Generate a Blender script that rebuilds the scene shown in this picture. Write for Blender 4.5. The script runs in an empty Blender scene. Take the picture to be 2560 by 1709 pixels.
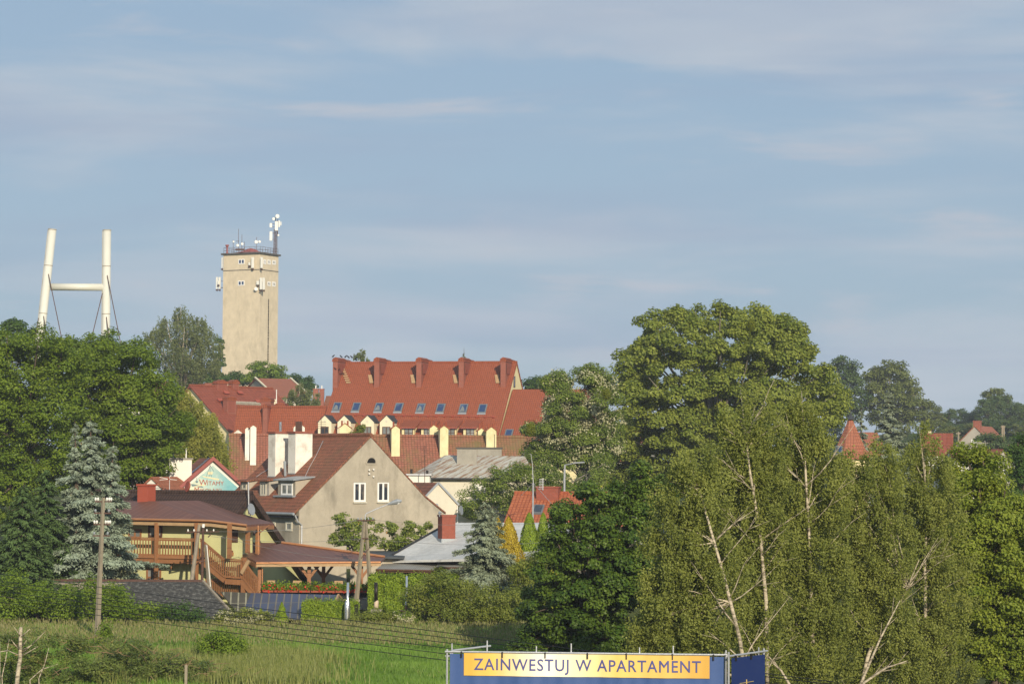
import bpy, math, random
import numpy as np
from mathutils import Vector as V, Matrix
R = math.radians
sc = bpy.context.scene
col = sc.collection

# ------------------------------------------------------------------ camera
FPX = 6585.0                      # focal length in pixels of the 2560 px wide photograph
CAM = V((0, 0, 9.0))
PITCH, ROLL = R(2.83), R(0.35)
CM = Matrix.Rotation(R(90) + PITCH, 3, 'X') @ Matrix.Rotation(ROLL, 3, 'Z')
cd = bpy.data.cameras.new('camera')
cam = bpy.data.objects.new('camera', cd); col.objects.link(cam)
cam.location = CAM; cam.rotation_euler = CM.to_euler()
cd.sensor_width = 36; cd.lens = FPX / 2560 * 36
cd.clip_start = 1; cd.clip_end = 6000
sc.camera = cam

# ------------------------------------------------------------------ light
SUN_EL, SUN_AZ = R(20), R(15)     # azimuth: to the right of straight behind the camera
w = bpy.data.worlds.new('World'); sc.world = w; w.use_nodes = True
nt = w.node_tree; N = nt.nodes; L = nt.links
bg = N['Background']
sky = N.new('ShaderNodeTexSky'); sky.sky_type = 'NISHITA'; sky.sun_disc = False
sky.sun_elevation = SUN_EL; sky.sun_rotation = math.pi - SUN_AZ
sky.air_density = 1.0; sky.dust_density = 0.6; sky.ozone_density = 2.5
tc = N.new('ShaderNodeTexCoord')
def wnoise(scale, loc, nscale, detail):
    mp = N.new('ShaderNodeMapping'); mp.inputs['Scale'].default_value = scale; mp.inputs['Location'].default_value = loc
    mp.inputs['Rotation'].default_value = (0, R(-6), 0)
    no = N.new('ShaderNodeTexNoise'); no.inputs['Scale'].default_value = nscale; no.inputs['Detail'].default_value = detail
    no.inputs['Roughness'].default_value = .55; no.inputs['Distortion'].default_value = .4
    L.new(tc.outputs['Generated'], mp.inputs['Vector']); L.new(mp.outputs[0], no.inputs['Vector'])
    return no
def wramp(src, a, b, top):
    r = N.new('ShaderNodeMapRange'); r.inputs['From Min'].default_value = a; r.inputs['From Max'].default_value = b
    r.inputs['To Min'].default_value = 0; r.inputs['To Max'].default_value = top; r.interpolation_type = 'SMOOTHSTEP'
    L.new(src.outputs['Fac'], r.inputs['Value']); return r
def wmix(fac, a, colr):
    m = N.new('ShaderNodeMix'); m.data_type = 'RGBA'
    L.new(fac.outputs[0], m.inputs['Factor']); L.new(a, m.inputs[6]); m.inputs[7].default_value = (*colr, 1)
    return m.outputs[2]
SKYBLUE = (3.45, 4.75, 6.3)
c0 = N.new('ShaderNodeMix'); c0.data_type = 'RGBA'; c0.inputs['Factor'].default_value = .78
L.new(sky.outputs[0], c0.inputs[6]); c0.inputs[7].default_value = (*SKYBLUE, 1)
c1 = wmix(wramp(wnoise((1, 1, 7), (3, 0, 1), 4.5, 5), .42, .66, .95), c0.outputs[2], (5.3, 6.0, 6.85))
c2 = wmix(wramp(wnoise((1, 1, 9), (7.3, 2, 4.1), 3.0, 4), .48, .72, .6), c1, (3.6, 4.55, 6.1))
c3 = wmix(wramp(wnoise((1, 1, 6), (1.3, 5, 2.2), 9.0, 6), .54, .74, .85), c2, (5.6, 5.9, 6.6))
L.new(c3, bg.inputs['Color']); bg.inputs['Strength'].default_value = 0.082
sd = bpy.data.lights.new('sun', 'SUN'); sd.energy = 4.3; sd.angle = R(.5); sd.color = (1, .87, .68)
so = bpy.data.objects.new('sun', sd); col.objects.link(so)
sdir = V((math.sin(SUN_AZ) * math.cos(SUN_EL), -math.cos(SUN_AZ) * math.cos(SUN_EL), math.sin(SUN_EL)))
so.rotation_euler = sdir.to_track_quat('Z', 'Y').to_euler(); so.location = (60, -80, 80)
sc.view_settings.view_transform = 'Standard'; sc.view_settings.look = 'None'
sc.view_settings.exposure = 0.2; sc.view_settings.gamma = 1; sc.view_settings.use_curve_mapping = False
sc.cycles.volume_step_rate = 4; sc.cycles.use_denoising = True
sc.cycles.max_bounces = 6; sc.cycles.transparent_max_bounces = 4; sc.cycles.volume_bounces = 0

# ------------------------------------------------------------------ helpers
def ray(px, py):
    return CM @ V(((px - 1280) / FPX, (854.5 - py) / FPX, -1))
def at(px, py, D):
    d = ray(px, py); return CAM + d * (D / d.y)
def hitplane(px, py, P, n):
    d = ray(px, py); return CAM + d * ((P - CAM).dot(n) / d.dot(n))
def ppm(D): return FPX / D
TZ = ([0, 112, 143.4, 146, 150, 158, 300, 345, 506, 700, 900, 6000], [0, 0, .15, .6, .8, 2, 3, 5, 9, 11, 9, -40])
def ground_z(x, y):
    z = np.interp(y, *TZ)
    t = np.clip((np.asarray(x) - 20) / 90, 0, 1) * np.clip((np.asarray(y) - 350) / 320, 0, 1)
    return z + 9 * t * t * (3 - 2 * t) * np.clip((1500 - np.asarray(y)) / 700, 0, 1)
class Fr:
    """a building's own axes: ex along its front (to the right), ey to the back"""
    def __init__(s, O, rz):
        s.O = V(O); s.ex = V((math.cos(rz), math.sin(rz), 0)); s.ey = V((-math.sin(rz), math.cos(rz), 0)); s.rz = rz
    def W(s, x, y, z): return s.O + s.ex * x + s.ey * y + V((0, 0, z))
    def Lc(s, P):
        d = P - s.O; return V((d.dot(s.ex), d.dot(s.ey), d.z))
    def hit(s, px, py, ax, c):
        n = s.ex if ax == 'x' else s.ey
        return s.Lc(hitplane(px, py, s.O + n * c, n))
class MB:
    def __init__(s): s.v = []; s.f = []
    def add(s, vs, fs):
        b = len(s.v); s.v += [V(p) for p in vs]; s.f += [[i + b for i in f] for f in fs]; return s
    def quad(s, *p): return s.add(p, [list(range(len(p)))])
    def obox(s, c, ax, ay, az, hx, hy, hz):
        c = V(c); vs = [c + ax * (hx * i) + ay * (hy * j) + az * (hz * k) for k in (-1, 1) for j in (-1, 1) for i in (-1, 1)]
        return s.add(vs, [[0, 2, 3, 1], [4, 5, 7, 6], [0, 1, 5, 4], [2, 6, 7, 3], [0, 4, 6, 2], [1, 3, 7, 5]])
    def fbox(s, F, x0, x1, y0, y1, z0, z1):
        return s.obox(F.W((x0 + x1) / 2, (y0 + y1) / 2, (z0 + z1) / 2), F.ex, F.ey, V((0, 0, 1)), abs(x1 - x0) / 2, abs(y1 - y0) / 2, abs(z1 - z0) / 2)
    def beam(s, a, b, wd, ht=None, up=V((0, 0, 1))):
        a = V(a); b = V(b); d = b - a; l = d.length; d = d / l
        if abs(d.dot(up)) > .98: up = V((0, 1, 0))
        sd_ = d.cross(up).normalized(); u = sd_.cross(d)
        return s.obox((a + b) / 2, d, sd_, u, l / 2, wd / 2, (ht or wd) / 2)
    def prism(s, poly, ext):
        n = len(poly); p = [V(q) for q in poly]; e = V(ext)
        nrm = V((0, 0, 0))
        for i in range(n): nrm += p[i].cross(p[(i + 1) % n])
        if nrm.dot(e) > 0: p = p[::-1]
        return s.add(p + [q + e for q in p], [list(range(n)), list(range(2 * n - 1, n - 1, -1))] + [[i, i + n, (i + 1) % n + n, (i + 1) % n] for i in range(n)])
    def slab(s, pts, th=.1):
        return s.prism(pts, (0, 0, -th))
    def tube(s, pts, rs, n=7):
        pts = [V(p) for p in pts]; vs = []; fs = []
        if not hasattr(rs, '__len__'): rs = [rs] * len(pts)
        for i, p in enumerate(pts):
            d = (pts[min(i + 1, len(pts) - 1)] - pts[max(i - 1, 0)]).normalized()
            a = d.cross(V((0, 1, 0)) if abs(d.y) < .9 else V((1, 0, 0))).normalized(); b = d.cross(a)
            for k in range(n):
                t = 2 * math.pi * k / n; vs.append(p + (a * math.cos(t) + b * math.sin(t)) * rs[i])
        for i in range(len(pts) - 1):
            for k in range(n):
                k2 = (k + 1) % n; fs.append([i * n + k, i * n + k2, (i + 1) * n + k2, (i + 1) * n + k])
        fs.append(list(range(n))[::-1]); fs.append([(len(pts) - 1) * n + k for k in range(n)])
        return s.add(vs, fs)
    def ball(s, c, r, n=8, sz=1):
        ring = 5; vs = []; fs = []; c = V(c)
        for i in range(ring + 1):
            ph = math.pi * i / ring
            for k in range(n):
                t = 2 * math.pi * k / n; vs.append(c + V((r * math.sin(ph) * math.cos(t), r * math.sin(ph) * math.sin(t), r * sz * math.cos(ph))))
        for i in range(ring):
            for k in range(n):
                k2 = (k + 1) % n; fs.append([i * n + k, (i + 1) * n + k, (i + 1) * n + k2, i * n + k2])
        return s.add(vs, fs)
    def build(s, name, mat, parent=None, smooth=False):
        o0 = V(parent['_o']) if parent and '_o' in parent else V((0, 0, 0))
        me = bpy.data.meshes.new(name); me.from_pydata([v - o0 for v in s.v], [], s.f)
        me.update()
        uv = me.uv_layers.new(name='UVMap'); Z = V((0, 0, 1))
        for p in me.polygons:
            n = p.normal; u = Z.cross(n)
            u = V((1, 0, 0)) if u.length < .02 else u.normalized()
            vv = n.cross(u)
            for li in p.loop_indices:
                q = me.vertices[me.loops[li].vertex_index].co; uv.data[li].uv = (q.dot(u), q.dot(vv))
            p.use_smooth = smooth
        me.materials.append(mat)
        o = bpy.data.objects.new(name, me); col.objects.link(o)
        if parent:
            o.parent = parent; o['_o'] = list(o0)
        return o
def tag(o, label, cat, group=None):
    o['label'] = label; o['category'] = cat
    if group: o['group'] = group
    return o
def thing(name, label, cat, loc, group=None):
    o = bpy.data.objects.new(name, None); col.objects.link(o); o.location = loc; o['_o'] = list(loc)
    o.empty_display_size = .5
    return tag(o, label, cat, group)
def copy_thing(o, loc, label=None):
    c = o.copy(); col.objects.link(c); c.location = loc
    if label: c['label'] = label
    for ch in list(o.children):
        k = ch.copy(); col.objects.link(k); k.parent = c
        for g in list(ch.children):
            q = g.copy(); col.objects.link(q); q.parent = k
    return c

# ------------------------------------------------------------------ materials
class NB:
    def __init__(s, name):
        s.m = bpy.data.materials.new(name); s.m.use_nodes = True; s.t = s.m.node_tree
        s.b = s.t.nodes['Principled BSDF']; s.out = s.t.nodes['Material Output']; s.tc = s.t.nodes.new('ShaderNodeTexCoord')
    def n(s, k, **kw):
        x = s.t.nodes.new(k)
        for a, b in kw.items(): setattr(x, a, b)
        return x
    def l(s, a, b): s.t.links.new(a, b)
    def mapped(s, out, scale, rot=(0, 0, 0)):
        mp = s.n('ShaderNodeMapping'); mp.inputs['Scale'].default_value = scale; mp.inputs['Rotation'].default_value = rot
        s.l(s.tc.outputs[out], mp.inputs[0]); return mp.outputs[0]
    def noise(s, vec, scale, detail=5, rough=.6):
        x = s.n('ShaderNodeTexNoise'); x.inputs['Scale'].default_value = scale; x.inputs['Detail'].default_value = detail
        x.inputs['Roughness'].default_value = rough; s.l(vec, x.inputs['Vector']); return x.outputs['Fac']
    def ramp(s, f, a, b, lo=0, hi=1):
        x = s.n('ShaderNodeMapRange'); x.inputs[1].default_value = a; x.inputs[2].default_value = b; x.inputs[3].default_value = lo; x.inputs[4].default_value = hi
        s.l(f, x.inputs[0]); return x.outputs[0]
    def mix(s, f, a, b, mode='MIX'):
        x = s.n('ShaderNodeMix', data_type='RGBA', blend_type=mode)
        for i, q in ((0, f), (6, a), (7, b)):
            if hasattr(q, 'is_linked'): s.l(q, x.inputs[i])
            else: x.inputs[i].default_value = (*q, 1) if i else q
        return x.outputs[2]
    def bump(s, h, strength, dist=.02):
        x = s.n('ShaderNodeBump'); x.inputs['Strength'].default_value = strength; x.inputs['Distance'].default_value = dist
        s.l(h, x.inputs['Height']); s.l(x.outputs[0], s.b.inputs['Normal'])
    def fin(s, c, rough=.8, spec=.3, metal=0):
        if hasattr(c, 'is_linked'): s.l(c, s.b.inputs['Base Color'])
        else: s.b.inputs['Base Color'].default_value = (*c, 1)
        s.b.inputs['Roughness'].default_value = rough; s.b.inputs['Specular IOR Level'].default_value = spec; s.b.inputs['Metallic'].default_value = metal
        return s.m
def sca(c, k): return tuple(x * k for x in c)
def m_plain(name, c, rough=.8, var=.25, scale=1.5, stain=None, stain_amt=.5, spec=.3, metal=0, vert=1.0):
    b = NB(name); v = b.mapped('UV', (1, 1 / vert, 1)); o = b.mapped('Object', (1, 1, 1))
    f = b.noise(o, scale, 6); k = b.mix(b.ramp(f, .3, .7), sca(c, 1 - var), sca(c, 1 + var * .6))
    f2 = b.noise(o, scale * 9, 3); f3 = b.noise(b.mapped('UV', (1, .12, 1)), scale * 3, 5, .7); k = b.mix(b.ramp(f3, .5, .75, 0, var * 1.5), k, sca(c, .6)); k = b.mix(b.ramp(f2, .35, .65, 0, .35), k, sca(c, 1 - var * 1.2))
    if stain: k = b.mix(b.ramp(b.noise(v, scale * .9, 7, .68), .5, .68, 0, stain_amt), k, stain)
    b.bump(f2, .25); return b.fin(k, rough, spec, metal)
def m_tile(name, c, cw=.26, rh=.34, c2=None, mortar=None, ms=.03, stain=None, stain_amt=.6, off=0., bumpd=.04, sscale=.5, rough=.75):
    b = NB(name); br = b.n('ShaderNodeTexBrick'); br.offset = off
    b.l(b.tc.outputs['UV'], br.inputs['Vector'])
    for i, q in (('Color1', c), ('Color2', c2 or sca(c, .72)), ('Mortar', mortar or sca(c, .35))): br.inputs[i].default_value = (*q, 1)
    for i, q in (('Scale', 1), ('Mortar Size', ms), ('Mortar Smooth', .4), ('Brick Width', cw), ('Row Height', rh), ('Bias', 0)): br.inputs[i].default_value = q
    o = b.mapped('Object', (1, 1, 1)); f = b.noise(o, .55, 6)
    k = b.mix(b.ramp(f, .3, .7, 0, .45), br.outputs['Color'], sca(c, .62))
    k = b.mix(b.ramp(b.noise(o, 4, 4), .4, .7, 0, .35), k, sca(c, 1.3))
    if stain: k = b.mix(b.ramp(b.noise(b.mapped('UV', (1, .5, 1)), sscale, 7, .7), .46, .66, 0, stain_amt), k, stain)
    b.bump(br.outputs['Fac'], -.6, bumpd) if False else b.bump(br.outputs['Fac'], .5, -bumpd)
    return b.fin(k, rough, .3)
def m_seam(name, c, sp=.55, seam=None, rough=.5, metal=0., horiz=False, ms=.03, stain=None, stain_amt=.5):
    b = NB(name); br = b.n('ShaderNodeTexBrick'); br.offset = 0
    b.l(b.tc.outputs['UV'], br.inputs['Vector'])
    for i, q in (('Color1', c), ('Color2', sca(c, .85)), ('Mortar', seam or sca(c, .6))): br.inputs[i].default_value = (*q, 1)
    for i, q in (('Scale', 1), ('Mortar Size', ms), ('Mortar Smooth', .3), ('Brick Width', 80 if horiz else sp), ('Row Height', sp if horiz else 80), ('Bias', 0)): br.inputs[i].default_value = q
    o = b.mapped('Object', (1, 1, 1)); k = b.mix(b.ramp(b.noise(o, .8, 6), .3, .7, 0, .5), br.outputs['Color'], sca(c, .65))
    if stain: k = b.mix(b.ramp(b.noise(b.mapped('UV', (1, .25, 1)), .9, 6, .7), .48, .66, 0, stain_amt), k, stain)
    b.bump(br.outputs['Fac'], .5, .03); return b.fin(k, rough, .4, metal)
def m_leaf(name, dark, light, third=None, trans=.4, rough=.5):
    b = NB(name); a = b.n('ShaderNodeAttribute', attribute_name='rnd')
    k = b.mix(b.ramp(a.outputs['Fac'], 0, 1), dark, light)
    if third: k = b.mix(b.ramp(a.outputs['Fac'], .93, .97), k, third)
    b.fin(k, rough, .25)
    tr = b.n('ShaderNodeBsdfTranslucent'); b.l(k, tr.inputs[0])
    mx = b.n('ShaderNodeMixShader'); mx.inputs[0].default_value = trans
    b.l(b.b.outputs[0], mx.inputs[1]); b.l(tr.outputs[0], mx.inputs[2]); b.l(mx.outputs[0], b.out.inputs[0]); return b.m
def m_bark(name, c, c2, vs=3):
    b = NB(name); f = b.noise(b.mapped('Object', (1.5, 1.5, vs * 1.)), 2.2, 6, .7)
    k = b.mix(b.ramp(f, .45, .62), c, c2); b.bump(f, .5); return b.fin(k, .85, .2)
def m_glass(name, c=(.03, .045, .07), var=(.12, .14, .16)):
    b = NB(name); f = b.noise(b.mapped('Object', (1, 1, 1)), .7, 3); return b.fin(b.mix(b.ramp(f, .5, .62), c, var), .06, .8)

M = {}
M['red'] = m_tile('red_pantile', (.33, .09, .04), .28, .38, sca((.33, .09, .04), .86), ms=.035)
M['redrow'] = m_tile('red_row_tile', (.29, .08, .043), .6, .42, mortar=(.12, .022, .014), ms=.035)
M['orange'] = m_tile('orange_tile', (.46, .145, .06), .26, .36, ms=.04, mortar=(.2, .04, .02))
M['farorange'] = m_tile('weathered_orange_tile', (.37, .135, .075), .3, .4, sca((.37, .135, .075), .85), ms=.03)
M['mossy'] = m_tile('mossy_tile', (.36, .14, .09), .3, .36, mortar=(.12, .05, .03), ms=.045, stain=(.16, .15, .05), stain_amt=.75, sscale=.35)
M['brownred'] = m_tile('old_brown_tile', (.34, .13, .07), .24, .34, (.24, .09, .052), mortar=(.1, .04, .025), ms=.05, stain=(.13, .09, .045), stain_amt=.6, sscale=.8)
M['brick'] = m_tile('chimney_brick', (.31, .095, .06), .26, .085, (.25, .075, .05), mortar=(.3, .17, .12), ms=.012, off=.5, bumpd=.01)
M['redbrick'] = m_tile('facing_brick', (.3, .08, .05), .26, .085, (.24, .065, .04), mortar=(.22, .09, .06), ms=.014, off=.5, bumpd=.01)
M['cream'] = m_plain('cream_render', (.78, .68, .38), .85, .1)
M['pink'] = m_plain('pale_render', (.8, .72, .52), .85, .08)
M['yellow'] = m_plain('yellow_green_render', (.6, .6, .3), .85, .08)
M['tower'] = m_plain('tower_brick', (.64, .55, .4), .88, .12, .8, (.3, .26, .18), .35, vert=3)
M['plaster'] = m_plain('old_grey_plaster', (.45, .4, .31), .9, .2, .45, (.19, .17, .13), .95, vert=3)
M['greyplaster'] = m_plain('cool_grey_plaster', (.42, .39, .33), .9, .15, .8)  # cool grey tone; also paints in shade on lintels and middle dormer
M['white'] = m_plain('white_render', (.76, .74, .66), .8, .06)
M['oldwhite'] = m_plain('flaking_white_render', (.8, .77, .68), .85, .08, .8, (.3, .22, .15), .55)
M['offwhite'] = m_plain('off_white_wall', (.66, .62, .5), .85, .07, .6, (.4, .38, .3), .4, vert=3)
M['ychim'] = m_plain('pale_yellow_render', (.75, .7, .42), .85, .12, 1.2, (.4, .34, .12), .5, vert=2)
M['conc'] = m_plain('concrete_block', (.34, .32, .27), .9, .2, 1, (.2, .18, .15), .5, vert=3)
M['pylon'] = m_plain('white_steel', (.66, .66, .58), .45, .06, .3, (.5, .48, .38), .3, spec=.5, vert=8)
M['slate'] = m_tile('dark_slate', (.055, .062, .07), .3, .2, ms=.02)
M['brownmetal'] = m_seam('brown_sheet_roof', (.17, .075, .05), .48, (.24, .12, .08), .55, .0)
M['browncorr'] = m_tile('brown_corrugated_sheet', (.075, .045, .033), .2, .4, sca((.075, .045, .033), .8), mortar=(.02, .012, .01), ms=.05, bumpd=.06)
M['greysheet'] = m_tile('light_grey_sheet', (.6, .6, .57), .9, .5, (.55, .56, .54), mortar=(.42, .43, .42), ms=.02, off=0, stain=(.3, .29, .25), stain_amt=.35)
M['corr'] = m_seam('grey_corrugated', (.42, .42, .38), .12, (.16, .15, .13), .6, ms=.04)
b = NB('rusty_tin'); v0 = b.mapped('UV', (1, 1, 1), (0, 0, R(38))); mp_ = b.n('ShaderNodeMapping'); mp_.inputs['Scale'].default_value = (2.6, .3, 1); b.l(v0, mp_.inputs[0]); v = mp_.outputs[0]; f = b.noise(v, 1.3, 6, .7)
k = b.mix(b.ramp(f, .47, .56), (.46, .46, .41), (.25, .15, .09)); f2 = b.noise(v, 2.3, 4, .6)
k = b.mix(b.ramp(f2, .54, .62), k, (.4, .34, .24)); M['rust'] = b.fin(k, .7, .3)
M['felt'] = m_plain('lichen_felt', (.06, .06, .056), .95, .5, 5, (.22, .22, .2), .75)
M['bluesheet'] = m_seam('blue_sheet', (.06, .08, .14), .42, (.22, .19, .12), .5, ms=.045, stain=(.09, .075, .055), stain_amt=.5)
M['olivesheet'] = m_seam('olive_sheet', (.09, .08, .055), .42, (.4, .37, .24), .6, ms=.05)
M['darkroof'] = m_plain('dark_felt_roof', (.07, .08, .085), .8, .2)
M['wood'] = m_seam('stained_timber', (.34, .155, .065), .3, (.25, .11, .045), .6, ms=.01)
M['woodlight'] = m_plain('pale_timber', (.45, .3, .16), .7, .2, 3)
M['boards'] = m_seam('weathered_boards', (.5, .46, .37), .25, (.25, .22, .17), .85, ms=.02)
M['copper'] = m_plain('copper_gutter', (.55, .26, .12), .35, .15, 2, metal=.4)
M['dark'] = m_plain('dark_interior', (.012, .011, .01), .9, .2)
M['black'] = m_plain('black_paint', (.02, .02, .022), .5, .2)
M['zinc'] = m_plain('zinc', (.36, .39, .41), .45, .15, 2, metal=.3)
M['galv'] = m_plain('galvanised_steel', (.52, .53, .54), .38, .12, 4, metal=.5)
M['steel'] = m_plain('stainless_steel', (.75, .75, .74), .22, .08, 3, metal=.9)
M['soot'] = m_plain('sooty_steel', (.035, .03, .028), .4, .2, 3, metal=.5)
M['rustcone'] = m_plain('peeling_flue_paint', (.62, .5, .36), .6, .3, 3, (.3, .12, .05), .7)
M['upvc'] = m_plain('white_window_frame', (.82, .81, .77), .5, .04)
M['bframe'] = m_plain('brown_window_frame', (.1, .05, .03), .6, .1)
M['wframe'] = m_plain('worn_window_frame', (.6, .56, .45), .7, .1)
M['skyframe'] = m_plain('skylight_flashing', (.16, .18, .19), .5, .1)
M['glass'] = m_glass('window_glass', (.025, .03, .04), (.16, .13, .1))
M['glassblue'] = m_glass('skylight_glass', (.02, .045, .12), (.09, .13, .2))
M['curtain'] = m_glass('curtained_glass', (.18, .19, .18), (.34, .34, .32))
M['polecon'] = m_plain('weathered_concrete_pole', (.29, .25, .18), .9, .2, 3)
M['polewood'] = m_plain('weathered_wood_pole', (.3, .26, .2), .9, .25, 3)
M['porc'] = m_plain('porcelain', (.82, .8, .74), .25, .03)
M['rustiron'] = m_plain('rusty_iron', (.11, .06, .045), .8, .3, 4)
M['wire'] = m_plain('wire_sheath', (.018, .018, .018), .6, .1)
M['greywire'] = m_plain('grey_wire', (.2, .2, .19), .6, .1)
M['panel'] = m_plain('antenna_plastic', (.8, .79, .72), .5, .04)
M['reddome'] = m_plain('red_roof_paint', (.33, .09, .075), .6, .2, 1)
M['darkgrey'] = m_plain('dark_grey_coping', (.1, .095, .085), .85, .25, 1)
M['bannerblue'] = m_plain('blue_banner', (.05, .1, .26), .6, .06, .6)
M['bannernavy'] = m_plain('navy_banner', (.012, .028, .12), .6, .08, .6)
M['letter'] = m_plain('lettering_blue', (.075, .085, .26), .6, .02)
M['gold'] = m_plain('gold_print', (.55, .4, .12), .6, .05)
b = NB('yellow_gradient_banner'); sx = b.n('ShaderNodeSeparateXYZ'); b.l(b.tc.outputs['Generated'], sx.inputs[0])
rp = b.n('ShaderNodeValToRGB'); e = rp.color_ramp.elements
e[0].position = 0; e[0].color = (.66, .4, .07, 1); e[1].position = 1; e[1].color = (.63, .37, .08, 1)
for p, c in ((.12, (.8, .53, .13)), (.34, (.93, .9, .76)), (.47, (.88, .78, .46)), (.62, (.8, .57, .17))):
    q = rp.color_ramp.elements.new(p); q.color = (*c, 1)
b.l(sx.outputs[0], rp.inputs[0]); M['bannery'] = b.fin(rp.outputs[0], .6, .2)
b = NB('mural_paint'); o = b.mapped('Object', (1, 1, 1)); sx = b.n('ShaderNodeSeparateXYZ'); b.l(b.tc.outputs['Generated'], sx.inputs[0])
f = b.noise(o, .9, 5, .6); k = b.mix(b.ramp(sx.outputs[0], .25, .75), (.66, .68, .5), (.17, .4, .44))
k = b.mix(b.ramp(f, .42, .62, 0, .7), k, (.25, .5, .5)); k = b.mix(b.ramp(b.noise(o, 1.7, 6), .55, .7, 0, .7), k, (.72, .72, .6)); M['mural'] = b.fin(k, .8)
M['mwhite'] = m_plain('mural_cream', (.75, .66, .4), .8, .1, 4)
M['mgrey'] = m_plain('mural_grey', (.16, .24, .26), .8, .1, 4)
M['mred'] = m_plain('mural_red', (.4, .09, .055), .8, .25, 4)
M['redfascia'] = m_plain('red_fascia', (.3, .085, .07), .6, .1)
M['redchim'] = m_plain('red_sheet_clad', (.36, .085, .05), .6, .08)
M['flower'] = m_leaf('geranium_red', (.5, .03, .02), (.7, .06, .03), trans=.2)
M['flowerbox'] = m_plain('orange_planter', (.3, .075, .035), .7, .1)
M['white_flower'] = m_leaf('white_blossom', (.38, .37, .2), (.62, .6, .38), trans=.25)
M['bark'] = m_bark('brown_bark', (.12, .09, .065), (.05, .04, .03))
M['greybark'] = m_bark('grey_bark', (.22, .2, .16), (.09, .08, .06))
M['birchbark'] = m_bark('birch_bark', (.52, .45, .33), (.12, .1, .07), 5)
M['twig'] = m_plain('bare_twigs', (.3, .2, .11), .9, .3, 3)
LF = {}
LF['lime'] = m_leaf('lime_leaf', (0.142, 0.204, 0.028), (0.356, 0.395, 0.069))
LF['ash'] = m_leaf('ash_leaf', (0.098, 0.171, 0.016), (0.239, 0.320, 0.029))
LF['birch'] = m_leaf('birch_leaf', (0.136, 0.171, 0.032), (0.329, 0.356, 0.079))
LF['birchfar'] = m_leaf('far_birch_leaf', (0.109, 0.144, 0.046), (0.237, 0.270, 0.094))
LF['willow'] = m_leaf('willow_leaf', (0.181, 0.209, 0.031), (0.403, 0.396, 0.076))
LF['maple'] = m_leaf('maple_leaf', (0.036, 0.085, 0.012), (0.137, 0.204, 0.023), (0.455, 0.407, 0.050), .22)
LF['bright'] = m_leaf('bright_leaf', (0.146, 0.219, 0.026), (0.350, 0.398, 0.053))
LF['locust'] = m_leaf('locust_leaf', (0.111, 0.173, 0.029), (0.271, 0.345, 0.057))
LF['dgreen'] = m_leaf('dark_green_leaf', (0.044, 0.100, 0.020), (0.120, 0.200, 0.037))
LF['fargreen'] = m_leaf('far_green_leaf', (0.060, 0.110, 0.031), (0.150, 0.210, 0.051))
LF['farolive'] = m_leaf('far_olive_leaf', (0.110, 0.150, 0.034), (0.240, 0.270, 0.068))
LF['blue'] = m_leaf('blue_needles', (0.146, 0.197, 0.147), (0.356, 0.422, 0.304), (0.330, 0.210, 0.079), .1, .7)
LF['bluegreen'] = m_leaf('grey_green_needles', (0.137, 0.183, 0.116), (0.335, 0.381, 0.250), None, .15, .7)
LF['spruce'] = m_leaf('spruce_needles', (0.034, 0.078, 0.021), (0.120, 0.187, 0.056), None, .15, .7)
LF['thuja'] = m_leaf('thuja_spray', (0.109, 0.182, 0.013), (0.274, 0.365, 0.028), None, .15)
LF['gold'] = m_leaf('golden_conifer', (0.300, 0.220, 0.013), (0.550, 0.420, 0.034), None, .2)
LF['shrub'] = m_leaf('shrub_leaf', (0.101, 0.173, 0.017), (0.263, 0.365, 0.038))
LF['olive'] = m_leaf('olive_shrub_leaf', (0.117, 0.166, 0.024), (0.293, 0.321, 0.059))
LF['cherry'] = m_leaf('cherry_leaf', (0.120, 0.185, 0.029), (0.336, 0.391, 0.078), (0.720, 0.230, 0.098))
LF['mistle'] = m_leaf('mistletoe', (0.115, 0.154, 0.010), (0.250, 0.269, 0.019))
LF['brush'] = m_leaf('cut_conifer_brush', (0.059, 0.101, 0.018), (0.200, 0.237, 0.052), (0.418, 0.274, 0.102), .1)
LF['grass'] = m_leaf('meadow_grass', (0.076, 0.164, 0.015), (0.202, 0.335, 0.041), (0.323, 0.368, 0.116), .3)
LF['seed'] = m_leaf('grass_seed_heads', (0.138, 0.142, 0.044), (0.255, 0.241, 0.088), None, .2)
LF['reed'] = m_leaf('dry_reeds', (0.119, 0.162, 0.029), (0.281, 0.294, 0.087), None, .25)

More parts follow.
